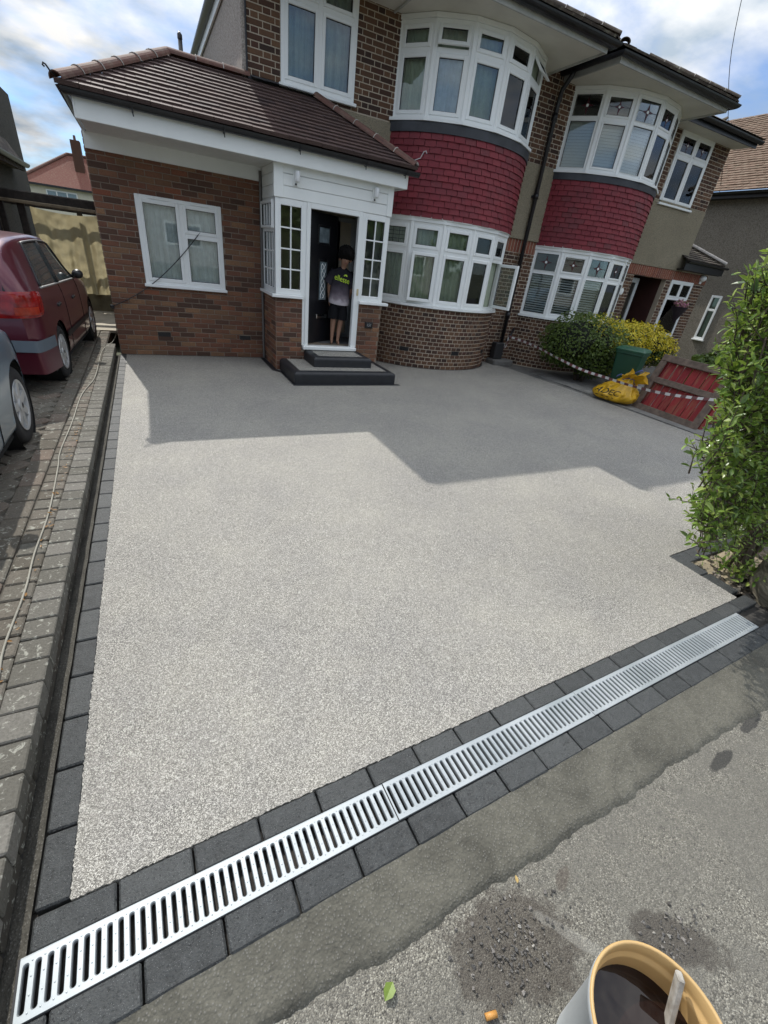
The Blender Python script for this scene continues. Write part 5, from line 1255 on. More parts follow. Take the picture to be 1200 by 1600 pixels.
t = thing('security_lamp', 'white round security lamp on the side entry wall under the lean-to', 'lamp', (12.30, YM-.03, 2.08))
mb = MB(); mb.lathe([(0, 0), (.07, 0), (.075, .05), (.05, .11), (0, .13)], n=16, T=lambda x, y, z: Vector((12.30+x, YM-.0-z, 2.12+y))); mb.build('globe', upvc, parent=t, smooth=True)
mb = MB(); mb.bbox(12.26, 12.34, YM-.03, YM-.008, 2.0, 2.08, .006); mb.build('mount', upvc, parent=t)

# ----------------------------------------------------------------- houses further off
HC = thing('rendered_house', 'grey brown rendered house with a hipped tile roof beyond the pair', 'house', (20, 9, 0))
mb = MB(); slab(mb, 12, -.1, 4.4, [(16.6-9.08, 16.6-8.8, .62, 1.82)], facing(15.6, 16.6-.0, -pi/2), .15); mb.box(15.76, 24, 4.6, 4.75, -.1, 4.4); mb.box(15.76, 24, 16.4, 16.6, -.1, 4.4); mb.build('wall', nb_render, parent=HC)
Pc = facing(15.6, 16.6, -pi/2); u0_, u1_ = 16.6-9.1, 16.6-8.78
mb = MB(); slab(mb, .01, 0, .01, [], Pc)
mb = MB(); frame_ring(mb, Pc, u0_, u1_, .6, 1.85, .06, -.06, .03, .005); bar(mb, Pc, u0_+.06, u1_-.06, 1.42, 1.48, -.06, .028); wc = mb.build('window', upvc, parent=HC)
pane(Pc, u0_+.05, u1_-.05, .65, 1.43, .0, wc, glass_dark); pane(Pc, u0_+.05, u1_-.05, 1.47, 1.8, .0, wc, glass_dark)
mb = MB(); bar(mb, Pc, u0_-.03, u1_+.03, .56, .60, -.05, .07); mb.build('window_sill', upvc, parent=wc)
mb = MB(); zc = 4.45; mb.add([(15.25, 4.3, zc), (15.25, 17, zc), (19, 13.2, 7.2), (19, 8.1, 7.2)], [(0, 1, 2, 3)]); mb.add([(15.25, 17, zc), (24, 17, zc), (20, 13.2, 7.2), (19, 13.2, 7.2)], [(0, 1, 2, 3)]); mb.add([(15.25, 4.3, zc), (19, 8.1, 7.2), (20, 8.1, 7.2), (24, 4.3, zc)], [(0, 1, 2, 3)])
rc = mb.build('roof', tilemat('brown_weathered_tile', [(0, (.16, .105, .07)), (1, (.2, .13, .09))], .9, .4), parent=HC)
tl = MB(); slp = sqrt(3.75**2+2.75**2); kx, kz = 3.75/slp, 2.75/slp
for r in range(34):
    s0 = r*slp/34; ya, yb_ = 4.3+3.8*r/34, 17-3.8*r/34; y = max(ya, 6.0)-(.1 if r % 2 else 0)
    while y < min(yb_, 14):
        hb = .03+random.uniform(-.006, .008); A = lambda yy, s, h: Vector((15.25+s*kx-h*kz, yy, zc+s*kz+h*kx))
        tl.add([A(y, s0, hb), A(y+.19, s0, hb), A(y+.19, s0+slp/34+.02, .01), A(y, s0+slp/34+.02, .01), A(y, s0, 0), A(y+.19, s0, 0)], [(0, 1, 2, 3), (4, 5, 1, 0)]); y += .2
tl.build('roof_tile', rc.data.materials[0], parent=rc, kind='stuff', fixn=False)
ridge_run((15.25, 4.3, zc+.05), (19, 8.1, 7.25), rc, .12, .45, tile_moss); ridge_run((15.25, 17, zc+.05), (19, 13.2, 7.25), rc, .12, .45, tile_moss)
mb = MB(); mb.box(15.3, 15.33, 4.4, 16.9, 4.28, 4.44); mb.build('fascia', gutter_m, parent=HC); gutter([(15.22, 17, 4.42), (15.22, 4.3, 4.42)], .06).build('gutter', gutter_m, parent=HC, smooth=True)
mb = MB(); mb.box(15.33, 15.6, 4.4, 16.9, 4.29, 4.31); mb.build('soffit', gutter_m, parent=HC)

HD = thing('distant_house', 'distant cream house with a red tiled hipped roof and chimney beyond the carport', 'house', (-4, 62, 0))
k = 60/22.; M_cream = plain('cream_render', (.62, .58, .46), .9, var=.06); M_rtile = tilemat('red_plain_tile', [(0, (.17, .062, .045)), (1, (.22, .085, .06))], .9, .35)
def dx_(x): return x*k
mb = MB(); mb.box(-9.25, 6, 60, 60.2, -.1, 4.2); mb.box(-9.25, -9.05, 60.2, 68, -.1, 4.2); mb.build('wall', M_cream, parent=HD)
mb = MB(); ez = 4.1; mb.add([(-9.7, 59.6, ez), (6.5, 59.6, ez), (2.5, 63.5, 7.0), (-5.6, 63.5, 7.0)], [(0, 1, 2, 3)]); mb.add([(-9.7, 59.6, ez), (-5.6, 63.5, 7.0), (-5.6, 64.5, 7.0), (-9.7, 68.4, ez)], [(0, 1, 2, 3)]); mb.add([(6.5, 59.6, ez), (6.5, 68.4, ez), (2.5, 64.5, 7.0), (2.5, 63.5, 7.0)], [(0, 1, 2, 3)]); rd = mb.build('roof', M_rtile, parent=HD)
mb = MB(); mb.tube([(-9.7, 59.6, ez+.05), (-5.6, 63.5, 7.05)], .14, 8); mb.build('hip_ridge', tile_ridge, parent=rd); mb = MB(); mb.tube([(-5.6, 63.5, 7.05), (2.5, 63.5, 7.05)], .14, 8); mb.build('ridge', tile_ridge, parent=rd)
mb = MB(); mb.bbox(-5.0, -4.2, 61.6, 62.6, 5.2, 8.1, .03); mb.build('chimney', brick_old, parent=rd)
mb = MB(); mb.lathe([(.12, 0), (.1, .4)], (-4.6, 62.1, 8.1), 10); mb.build('chimney_pot', tile_ridge, parent=rd)
def far_window(x0, x1, z0, z1, n):
    P = facing(x0, 60); mb = MB(); frame_ring(mb, P, 0, x1-x0, z0, z1, .1, -.1, .05, .01)
    for i in range(1, n): bar(mb, P, (x1-x0)*i/n-.05, (x1-x0)*i/n+.05, z0+.1, z1-.1, -.1, .045)
    w = mb.build('window', upvc, parent=HD); pane(P, .08, x1-x0-.08, z0+.08, z1-.08, .02, w, plain('far_glass', (.22, .3, .34), .1, var=.1))
far_window(-7.6, -5.1, 2.55, 3.75, 3); far_window(-3.75, -2.9, 2.3, 3.6, 1); far_window(-1.5, .8, 2.5, 3.7, 3)
mb = MB(); mb.box(-9.72, 6.5, 59.55, 59.6, 3.95, 4.12); mb.build('gutter', gutter_m, parent=HD)

HE = thing('neighbour_house', 'dark rendered side of the next house with black eaves and drainpipes beside the carport', 'house', (-3.2, 9, 0))
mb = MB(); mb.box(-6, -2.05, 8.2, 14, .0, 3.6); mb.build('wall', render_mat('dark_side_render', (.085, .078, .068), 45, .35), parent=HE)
mb = MB(); mb.add([(-1.86, 8.0, 2.42), (-1.86, 12.6, 2.42), (-3.4, 12.6, 4.9), (-3.4, 8.0, 4.9)], [(0, 1, 2, 3)]); mb.add([(-1.86, 8.0, 2.30), (-1.86, 12.6, 2.30), (-2.1, 12.6, 2.30), (-2.1, 8.0, 2.30)], [(0, 1, 2, 3)]); mb.box(-1.9, -1.86, 8.0, 12.6, 2.28, 2.42); mb.build('roof', tile_moss, parent=HE)
gutter([(-1.82, 12.6, 2.40), (-1.82, 8.0, 2.42)], .06).build('gutter', gutter_m, parent=HE, smooth=True)
for y in (8.35, 8.75, 9.3, 10.0):
    mb = MB(); mb.tube([(-1.99, y, .1), (-1.99, y, 2.3)], .04, 8); mb.build('drainpipe', gutter_m, parent=HE, smooth=True)
# carport with tarpaulin
M_tim = plain('dark_old_timber', (.035, .03, .026), .95, var=.4, scale=12, bump=.4)
t = thing('carport', 'dark rough timber carport across the end of the neighbour drive', 'carport', (-1.3, 10.6, .1))
mb = MB(); mb.bbox(-2.6, -.42, 10.40, 10.5, 1.74, 1.90, .015); mb.build('front_beam', M_tim, parent=t)
mb = MB(); mb.bbox(-2.6, -.42, 10.36, 10.399, 1.72, 1.77, .008); mb.build('batten', plain('pale_batten', (.22, .18, .12), .9, var=.3, scale=10), parent=t)
for x in (-2.0, -1.72):
    mb = MB(); mb.bbox(x-.05, x+.05, 10.42, 10.52, .1, 1.74, .01); mb.build('post', M_tim, parent=t)
mb = MB(); mb.bbox(-.98, -.90, 10.75, 10.83, .1, 1.74, .01); mb.build('post', M_tim, parent=t)
for y in (10.9, 11.6):
    mb = MB(); mb.bbox(-2.6, -.42, y, y+.07, 1.70, 1.8, .008); mb.build('rafter', M_tim, parent=t)
mb = MB(); mb.box(-2.55, -2.5, 10.53, 13.8, .1, 1.8); mb.box(-2.5, -.45, 13.7, 13.8, .1, 1.2); mb.build('back_fence', M_tim, parent=t)
M_tarp = clothmat('yellow_tarpaulin', (.56, .49, .30), .7, .35)
def tarp(u, v):
    x = -1.62+1.02*u; sag = .05*(1-(2*u-1)**2)*(1-v)
    f = .045*sin(u*23+2*noise.noise(Vector((u*3, v*1.5, 5))))*(.35+.65*v)+.03*sin(u*47+v*2)*v
    return Vector((x, 10.58+f+.06*noise.noise(Vector((u*4, v*3, 0)))+.03*noise.noise(Vector((u*9+v*6, v*9-u*5, 2))), 1.70-sag-1.28*v))
mb = MB(); mb.grid(tarp, 90, 50); mb.build('tarpaulin', M_tarp, label='faded yellow tarpaulin hung across the carport', cat='tarpaulin', smooth=True, fixn=False)
mb = MB(); mb.bbox(-1.65, -.5, 10.62, 10.66, .10, .42, .006); mb.build('kick_board', plain('damp_board', (.14, .12, .07), .9, var=.3), label='low timber board under the hanging tarpaulin', cat='board')
mb = MB(); mb.tube([(.87, 9.5, 3.2), (.87, 9.5, 4.05)], .03, 10); mb.lathe([(.034, 0), (.034, .05), (.01, .08), (0, .08)], (.87, 9.5, 4.04), 10); mb.build('vent_pipe', gutter_m, label='thin black vent pipe standing up behind the extension ridge', cat='pipe', smooth=True)
mb = MB(); mb.tube(smooth_path([(12.9, 10, 8.9), (13.55, 10, 7.0), (14.55, 10, 5.7), (15.6, 10.2, 4.5)], 6), .008, 5); mb.build('telephone_wire', gutter_m, label='thin telephone wire hanging down the sky to the far house', cat='wire')
# ================================================================= cars on the neighbour's drive
class Car:
    """local frame: y forward from the rear bumper, x to the right, z up"""
    def __init__(s, rows, wheels, wr): s.rows, s.wheels, s.wr = rows, wheels, wr
    def sec(s, y):
        hw, zb, belt, rw, roof = cr(s.rows, y); return hw, zb, belt, rw, roof
    def pt(s, y, t, off=0.):
        """t 0 = sill underside, .1-.5 side, .5 belt, .5-.8 glass, .8-1 roof to centre line"""
        hw, zb, belt, rw, roof = s.sec(y)
        key = [(0, hw*.80, zb), (.08, hw*.955, zb+.02), (.2, hw*.99, zb+.14), (.35, hw*1.0, zb+(belt-zb)*.55), (.45, hw*.985, zb+(belt-zb)*.85), (.5, hw*.95, belt), (.8, rw, roof-.045*min(1, (roof-belt)/.2)), (.86, rw*.88, roof-.012), (1., 0, roof)]
        x, z = cr(key, t)
        if off:
            x2, z2 = cr(key, min(1, t+.01)); x1, z1 = cr(key, max(0, t-.01)); nx, nz = (z2-z1), -(x2-x1); l = sqrt(nx*nx+nz*nz) or 1; x += nx/l*off; z += nz/l*off
        return Vector((x, y, z))
    def panel(s, mb, y0, y1, t0, t1, sx, off=0., ny=12, nt=10, skew=None):
        def fn(a, b):
            t = t0+(t1-t0)*b
            if skew: ya, yb = skew(b)
            else: ya, yb = y0, y1
            p = s.pt(ya+(yb-ya)*a, t, off); return Vector((p.x*sx, p.y, p.z))
        mb.grid(fn, ny, nt)
    def shell(s, L, ny=110, nt=44):
        mb = MB(); ys = [L*i/ny for i in range(ny+1)]; idx = {}
        for sx in (1, -1):
            vs = []; 
            for j in range(nt+1):
                for i in range(ny+1):
                    p = s.pt(ys[i], j/nt); p.x *= sx
                    for wy in s.wheels:                     # snap to the arch so its edge is round
                        dy, dz = p.y-wy, p.z-s.wr; d = sqrt(dy*dy+dz*dz); R = s.wr+.045
                        if j/nt < .5 and R*.90 < d < R*1.10: k = R/d; p.y = wy+dy*k; p.z = s.wr+dz*k
                    vs.append(p)
            fs = []
            for j in range(nt):
                for i in range(ny):
                    q = [(j*(ny+1)+i), (j*(ny+1)+i+1), ((j+1)*(ny+1)+i+1), ((j+1)*(ny+1)+i)]
                    c = sum((vs[k] for k in q), Vector())/4
                    if j/nt < .5 and any((c.y-wy)**2+(c.z-s.wr)**2 < (s.wr+.043)**2 for wy in s.wheels): continue
                    fs.append(tuple(q))
            mb.add(vs, fs)
        for y in (0, L):                                    # close the two ends
            ring = [s.pt(y, j/nt) for j in range(nt+1)]; ring += [Vector((-p.x, p.y, p.z)) for p in reversed(ring)]
            mb.add(ring, [tuple(range(len(ring)))])
        return mb
tyre = plain('tyre_rubber', (.014, .014, .015), .85, var=.2, scale=20); alloy = plain('wheel_alloy', (.50, .51, .52), .35, .55, var=.08)
well = plain('wheel_well', (.006, .006, .006), .95)
def car_paint(name, c, rough=.28):
    n = NT(name); k = n.noise(n.coord('Object'), 2.5, 4); n.col(n.ramp(k, [(.3, tuple(x*.85 for x in c)), (.7, c)])).set(Roughness=rough, Metallic=.35, Coat_Weight=.6, Coat_Roughness=.08); return n.m
def add_wheel(t, x, y, R, side, spokes, wd=.15):
    o = MB(); T = lambda a, b, c: Vector((x+side*c, y+a, R+b))
    o.lathe([(R*.62, -.02), (R*.66, .002), (R*.93, .004), (R*.985, -.012), (R, -.035), (R, -wd+.03), (R*.95, -wd), (R*.5, -wd)], n=40, T=T); w = o.build('wheel', tyre, parent=t, smooth=True)
    o = MB(); o.lathe([(R*.68, -.012), (R*.665, .006), (R*.63, .004), (R*.60, -.03), (R*.56, -.06), (0.001, -.07)], n=40, T=T); o.build('rim', plain('dark_rim_barrel', (.05, .05, .05), .5, .3), parent=w, smooth=True)
    o = MB()
    for k in range(spokes):
        a = 2*pi*k/spokes+.3; d = (cos(a), sin(a)); n_ = (-sin(a), cos(a))
        def Q(r, s_, c): return T(d[0]*r+n_[0]*s_, d[1]*r+n_[1]*s_, c)
        o.add([Q(R*.14, -.030, .0), Q(R*.14, .030, .0), Q(R*.635, .024, .002), Q(R*.635, -.024, .002), Q(R*.14, -.034, -.03), Q(R*.14, .034, -.03), Q(R*.635, .03, -.03), Q(R*.635, -.03, -.03)], [(0, 1, 2, 3), (0, 3, 7, 4), (1, 5, 6, 2), (3, 2, 6, 7)])
    o.lathe([(R*.18, -.02), (R*.17, .006), (R*.10, .010), (0.001, .012)], n=20, T=T); o.lathe([(R*.66, .004), (R*.655, .009), (R*.60, .004), (R*.59, -.02)], n=40, T=T)
    q = o.build('hub_cap', alloy, parent=w); autosmooth(q, 35)
    o = MB(); o.lathe([(0.001, .0125), (R*.07, .0125), (R*.06, .014), (0.001, .0145)], n=14, T=T); o.build('hub_badge', gutter_m, parent=w)
    return w
def make_car(name, label, loc, rz, rows, L, wheels, wr, track, paint, spokes, glassy, kind):
    t = thing(name, label, 'car', loc, rot=(0, 0, rz)); c = Car(rows, wheels, wr)
    o = c.shell(L).build('body', paint, parent=t); autosmooth(o, 50)
    for i, wy in enumerate(wheels):
        for sd in (1, -1): add_wheel(t, sd*track, wy, wr, sd, spokes)
    mb = MB()
    for wy in wheels:
        for sd in (1, -1):
            R = wr+.05; mb.lathe([(R, 0), (R, .24), (.0, .24)], n=28, T=lambda a, b, cc: Vector((sd*(track+.0-cc), wy+a, wr+b)))
    mb.box(-track+.02, track-.02, .35, L-.35, .14, .30); mb.build('underside', well, parent=t)
    return t, c
# --- burgundy hatchback, tail towards the street
L1 = 3.46
rowsR = [(0, .605, .30, .74, .50, .80), (.03, .67, .25, .82, .53, .95), (.10, .708, .21, .875, .54, 1.10), (.22, .72, .20, .885, .545, 1.20), (.45, .725, .185, .88, .555, 1.265), (.9, .725, .17, .865, .56, 1.295), (1.5, .725, .165, .85, .56, 1.29), (1.9, .725, .165, .84, .545, 1.235), (2.25, .725, .165, .83, .53, 1.05), (2.6, .72, .165, .81, .54, .855), (3.0, .70, .18, .74, .52, .775), (3.3, .62, .22, .62, .46, .66), (3.46, .48, .30, .50, .36, .52)]
paintR = car_paint('burgundy_paint', (.105, .016, .030)); trim = plain('black_trim', (.012, .012, .013), .5); bumperm = plain('grey_bumper', (.10, .125, .15), .55, var=.08)
carR, cR = make_car('hatchback_car', 'burgundy five door hatchback parked tail first to the street', (-1.625, 5.07, .121), radians(-2.6), rowsR, L1, (.72, 2.88), .262, .70, paintR, 8, None, 'r')
# side glass, doors, handles
for sx in (1, -1):
    for (ya, yb, sk) in ((.62, 1.22, lambda b: (.50+.20*b, 1.22-.0*b)), (1.28, 2.15, lambda b: (1.27-.0*b, 2.22-.46*b))):
        mb = MB(); cR.panel(mb, ya, yb, .515, .775, sx, .004, 12, 8, sk); mb.build('side_window', glass_dark if False else plain('dark_car_glass', (.06, .075, .075), .06, var=.3, scale=2, spec=.9), parent=carR, smooth=True, fixn=False)
    mb = MB(); 
    for (p0, p1) in ((.47, .47),):
        mb.tube([Vector((cR.pt(y, .505, .006).x*sx, y, cR.pt(y, .505, .006).z)) for y in [.46+.12*k for k in range(15)]], .009, 6)
    mb.build('waist_strip', plain('silver_strip', (.35, .35, .34), .4, .4), parent=carR, smooth=True)
    mb = MB()
    mb.tube([Vector((cR.pt(.48+.22*k/8, .51+.27*k/8, .004).x*sx, .48+.22*k/8, cR.pt(.48+.22*k/8, .51+.27*k/8, .004).z)) for k in range(9)]+[Vector((cR.pt(.7+1.1*k/10, .785, .004).x*sx, .7+1.1*k/10, cR.pt(.7+1.1*k/10, .785, .004).z)) for k in range(11)]+[Vector((cR.pt(1.80+.46*k/8, .78-.27*k/8, .004).x*sx, 1.80+.46*k/8, cR.pt(1.8+.46*k/8, .78-.27*k/8, .004).z)) for k in range(9)], .014, 6)
    cols = [Vector((cR.pt(1.245, .51+.27*k/6, .003).x*sx, 1.245, cR.pt(1.245, .51+.27*k/6, .003).z)) for k in range(7)]; mb.tube(cols, .022, 6); mb.build('window_trim', trim, parent=carR, smooth=True)
    for y in (.92, 1.75):
        p = cR.pt(y, .42, .0); mb = MB(); mb.bbox(sx*p.x-.012, sx*p.x+.016, y-.07, y+.07, p.z-.016, p.z+.016, .008); mb.build('door_handle', trim, parent=carR)
    mb = MB(); cR.panel(mb, 1.0, 2.55, .235, .275, sx, .008, 20, 3); mb.build('rubbing_strip', trim, parent=carR, fixn=False)
    for yd in (1.245, 2.18):
        mb = MB(); mb.tube([Vector((cR.pt(yd+.0, .1+.4*k/12, .001).x*sx, yd, cR.pt(yd, .1+.4*k/12, .001).z)) for k in range(13)], .004, 5); mb.build('door_gap', well, parent=carR)
    p = cR.pt(2.12, .53, 0); mb = MB(); mb.add(*ico((sx*(p.x+.085), 2.12, p.z+.035), .062, .85)); mb.tube([(sx*(p.x-.01), 2.14, p.z+.005), (sx*(p.x+.07), 2.13, p.z+.02)], .018, 6); o = mb.build('door_mirror', gutter_m, parent=carR, smooth=True); 
    # tail lamp wraps the rear corner
    LP = [(0, .36, -.014), (.3, .50, -.016), (.5, .595, -.008), (.64, .665, .022), (.78, .71, .085), (1, .73, .17)]
    def lampf(a, b):
        x, y = cr(LP, a); zc, hh = .775, .105*(1-.75*max(0, 1-a/.22)**2.2)*(1-.12*max(0, a-.8)/.2)
        bul = .012*(1-(2*b-1)**4); return Vector((sx*(x+bul*min(1, a*1.2)), y-bul*(1-a), zc+(2*b-1)*hh+.02*a))
    mb = MB(); mb.grid(lampf, 26, 14)
    n = NT('tail_lamp') if sx == 1 else None
    if n: k = n.noise(n.coord('Object'), 9, 3); n.col(n.ramp(k, [(.3, (.14, .004, .006)), (.7, (.36, .014, .012))])).set(Roughness=.12, Coat_Weight=.6); M_tl = n.m
    mb.build('tail_lamp', M_tl, parent=carR, smooth=True, fixn=False)
    mb = MB(); mb.grid(lambda a, b: lampf(.42+.36*a, .12+.30*b)+Vector((sx*.004, -.004, 0)), 10, 6); mb.build('indicator_lens', plain('amber_lens', (.36, .03, .010), .2, var=.4), parent=carR, smooth=True, fixn=False)
# rear bumper and hatch glass
mb = MB(); n_ = 18
def bumper(z0, z1):
    def bp(a, b):
        s_ = a*2-1; q = abs(s_); d = max(0, (q-.62)/.38)
        return Vector((math.copysign(.66*min(1, q/.62)+.085*d, s_), -.035+.36*d**1.9, z0+(z1-z0)*b))
    return bp
mb.grid(bumper(.40, .50), 40, 4)
mb.build('bumper_strip', bumperm, parent=carR, smooth=True, fixn=False)
mb = MB(); mb.grid(lambda a, b: bumper(.20, .40)(a, b)+Vector((0, .012+.02*(1-b), 0)), 40, 5); mb.build('rear_bumper', paintR, parent=carR, smooth=True, fixn=False)
def hatch_y(z): return cr([(.80, 0.), (.95, .03), (1.10, .10), (1.20, .22)], z)[0]
def hatch(a, b):
    s_ = 2*a-1; z = .865+.275*b-.02*s_**4; return Vector((s_*(.545-.055*b)*(1-.03*s_**8), hatch_y(z+.028*s_*s_)-.016+.03*s_**6, z))
mb = MB(); mb.grid(hatch, 24, 10); mb.build('rear_window', plain('rear_car_glass', (.13, .19, .21), .06), parent=carR, smooth=True, fixn=False)
mb = MB(); mb.tube([hatch(k/16, 0) for k in range(17)]+[hatch(1, k/6) for k in range(1, 6)]+[hatch(1-k/16, 1) for k in range(17)]+[hatch(0, 1-k/6) for k in range(1, 6)], .016, 6, closed=True); mb.build('rear_window_seal', trim, parent=carR, smooth=True)
mb = MB(); mb.bbox(-.26, .26, -.042, -.024, .52, .62, .004); mb.build('number_plate', plain('yellow_plate', (.6, .48, .06), .5), parent=carR)
# --- pale blue hatchback behind it, nose to the house
rowsB = [(0, .50, .34, .60, .46, .70), (.12, .68, .22, .82, .53, 1.05), (.4, .735, .19, .87, .55, 1.24), (.9, .745, .18, .86, .56, 1.30), (1.5, .745, .175, .84, .56, 1.29), (1.95, .745, .175, .83, .55, 1.21), (2.35, .745, .175, .82, .55, .98), (2.65, .745, .175, .80, .56, .86), (3.0, .735, .19, .76, .54, .80), (3.3, .66, .22, .66, .49, .69), (3.5, .50, .30, .50, .38, .53)]
paintB = car_paint('pale_blue_paint', (.15, .22, .285))
carB, cB = make_car('hatchback_car', 'pale blue hatchback parked nose to tail with the burgundy car', (-1.655, 1.03, .121), radians(0), rowsB, 3.5, (.66, 2.86), .272, .715, paintB, 7, None, 'b')
for sx in (1, -1):
    for (sk) in (lambda b: (.40+.22*b, 1.22), lambda b: (1.28, 2.3-.48*b)):
        mb = MB(); cB.panel(mb, 0, 1, .515, .775, sx, .004, 12, 8, sk); mb.build('side_window', plain('dark_car_glass', (.06, .075, .075), .06), parent=carB, smooth=True, fixn=False)
    for y in (.95, 1.85):
        p = cB.pt(y, .42, .0); mb = MB(); mb.bbox(sx*p.x-.012, sx*p.x+.016, y-.07, y+.07, p.z-.016, p.z+.016, .008); mb.build('door_handle', paintB, parent=carB)
    p = cB.pt(2.2, .53, 0); mb = MB(); mb.add(*ico((sx*(p.x+.085), 2.2, p.z+.035), .062, .85)); mb.tube([(sx*(p.x-.01), 2.22, p.z+.005), (sx*(p.x+.07), 2.21, p.z+.02)], .018, 6); mb.build('door_mirror', paintB, parent=carB, smooth=True)
    for yd in (1.25, 2.2):
        mb = MB(); mb.tube([Vector((cB.pt(yd, .1+.4*k/12, .001).x*sx, yd, cB.pt(yd, .1+.4*k/12, .001).z)) for k in range(13)], .004, 5); mb.build('door_gap', well, parent=carB)
    mb = MB(); cB.panel(mb, 3.15, 3.42, .40, .5, sx, .006, 8, 6); mb.build('headlamp', plain('headlamp', (.5, .55, .58), .08), parent=carB, smooth=True, fixn=False)
# cable on the drive
cp = [(-.47, 7.60, .60), (-.49, 7.62, .30), (-.56, 7.7, .14), (-.65, 7.2, .132), (-.645, 6.7, .132), (-.635, 5.7, .132), (-.70, 5.05, .132), (-.70, 4.25, .132), (-.71, 3.63, .132), (-.69, 3.33, .132), (-.66, 2.72, .132), (-.665, 2.3, .132), (-.655, 2.0, .132), (-.665, 1.65, .132), (-.65, 1.4, .132), (-.68, .8, .132), (-.7, .2, .132)]
mb = MB(); mb.tube(smooth_path([(x-.02 if y < 7 else x, y, z-.004) for x, y, z in cp], 6), .0048, 6); mb.build('extension_cable', plain('dusty_white_cable', (.27, .255, .21), .7, var=.15), label='long pale cable lying along the block paved drive beside the wall', cat='cable', smooth=True)
# ================================================================= hedge, rock, bucket, litter
def privet():
    n = NT('privet_leaf'); r = n.rnd(); c = n.ramp(r, [(0, (.03, .07, .012)), (.4, (.10, .185, .028)), (.8, (.21, .32, .055)), (1, (.38, .45, .12))])
    n.col(c).set(Roughness=.33, Specular_IOR_Level=.5); tl = n.n('ShaderNodeBsdfTranslucent'); n.l(n.mix(.45, c, (.42, .55, .08)), tl.inputs[0]); ms = n.n('ShaderNodeMixShader'); ms.inputs[0].default_value = .32
    n.l(n.b.outputs[0], ms.inputs[1]); n.l(tl.outputs[0], ms.inputs[2]); n.l(ms.outputs[0], n.o.inputs[0]); return n.m
M_privet = privet()
hedge = thing('privet_shrub', 'tall leafy green privet shrub growing in the planting bed by the rock', 'shrub', (3.5, 1.1, -.02))
LEAF_V = [Vector(p) for p in ((0, 0, 0), (.30, .19, .05), (.68, .17, .04), (1.0, 0, -.06), (.68, -.17, .04), (.30, -.19, .05), (.5, 0, -.01))]
LEAF_F = [(0, 6, 1), (1, 6, 2), (2, 6, 3), (3, 6, 4), (4, 6, 5), (5, 6, 0)]
rs = random.Random(21); leaves = []; tw = MB(); EYE = Vector((0, 0, 1.6))
FACE = [(.1, 3.3), (.18, 3.1), (.4, 2.74), (.57, 2.46), (.78, 2.30), (1.08, 2.15), (1.26, 2.06), (1.46, 1.96), (1.7, 1.98), (1.9, 2.12), (2.2, 2.2)]
def face_x(y, z): return cr(FACE, min(2.2, max(.1, z)))[0]*y*(1+.10*noise.noise(Vector((y*6, z*4.5, 1))))   # the drive-side face slants across the bed and overhangs as it rises
def allowed(p): return p.z < 1.86+.14*noise.noise(Vector((p.x*4, p.y*4, 0))) and p.x > face_x(p.y, p.z)-.03 and .84 < p.y < 1.5
def twig(p, d, L, r0, ls, seed, droop=.0, free=False):
    pts = [p.copy()]; q = p.copy(); d = d.normalized(); n = max(4, int(L/.045))
    for i in range(n):
        d = (d+Vector((rs.gauss(0, .10), rs.gauss(0, .10), rs.gauss(0, .08)+.05-droop))).normalized(); q = q+d*(L/n)
        if not free and not allowed(q): break
        pts.append(q.copy())
    n = len(pts)-1
    if n < 2: return
    tw.tube(pts, [r0*(1-.8*i/n) for i in range(n+1)], 4)
    ph = rs.random()*6.28
    for i in range(1, n+1):
        f = i/n
        if f < .12: continue
        t = (pts[i]-pts[i-1]).normalized(); sd = t.cross(Vector((0, 0, 1)));
        if sd.length < .1: sd = Vector((1, 0, 0))
        sd.normalize(); up = sd.cross(t)
        for sgn in (1, -1):
            if rs.random() < .08: continue
            an = ph+i*1.57; w = (sd*cos(an)+up*sin(an))*sgn; dirn = (t*.55+w*.8+Vector((0, 0, .15))).normalized(); nn = (Vector((0, 0, 1))+Vector((rs.gauss(0, .35), rs.gauss(0, .35), 0))-dirn*dirn.z).normalized()
            leaves.append((pts[i], dirn, nn, ls*rs.uniform(.65, 1.2)*(1-.35*max(0, f-.75)/.25)))
# stems
for (bx, by, tx, ty, tz) in ((3.46, 1.03, 3.2, 1.2, 1.6), (3.5, 1.12, 3.6, 1.3, 1.9), (3.6, 1.15, 4.0, 1.25, 1.8), (3.52, 1.06, 2.95, 1.15, 1.1), (3.62, 1.05, 3.4, .95, 1.3), (4.3, 1.2, 4.3, 1.25, 1.8)):
    pts = smooth_path([(bx, by, -.05), (bx*.8+tx*.2+.02, by, .25), ((bx+tx)/2, (by+ty)/2-.03, .25+tz*.4), (tx, ty, tz)], 4); mb = MB(); mb.tube(pts, [.020-.013*i/(len(pts)-1) for i in range(len(pts))], 8); mb.build('trunk', bark, parent=hedge, smooth=True)
for i in range(2300):
    z = rs.uniform(.42, 1.84); y = rs.uniform(.90, 1.42); x = face_x(y, z)+.08+abs(rs.gauss(0, .42))
    if x > 4.6: continue
    d = Vector((-.6+rs.gauss(0, .55), rs.gauss(-.25, .55), rs.gauss(.35, .45))); tgt = rs.uniform(.16, .42)
    twig(Vector((x, y, z)), d, tgt, .004, rs.choice((.030, .042, .052, .060)), i)
for (p, d, L) in (((2.75, 1.08, .50), (-.8, .12, .45), .40), ((2.7, 1.1, .66), (-.75, .14, .5), .36), ((2.65, 1.06, .62), (-1, .1, .25), .30), ((2.15, 1.02, 1.58), (-.5, -.05, .9), .30), ((2.3, 1.0, 1.4), (-.9, -.05, .3), .28)):
    twig(Vector(p), Vector(d), L, .004, .046, 0, free=True)
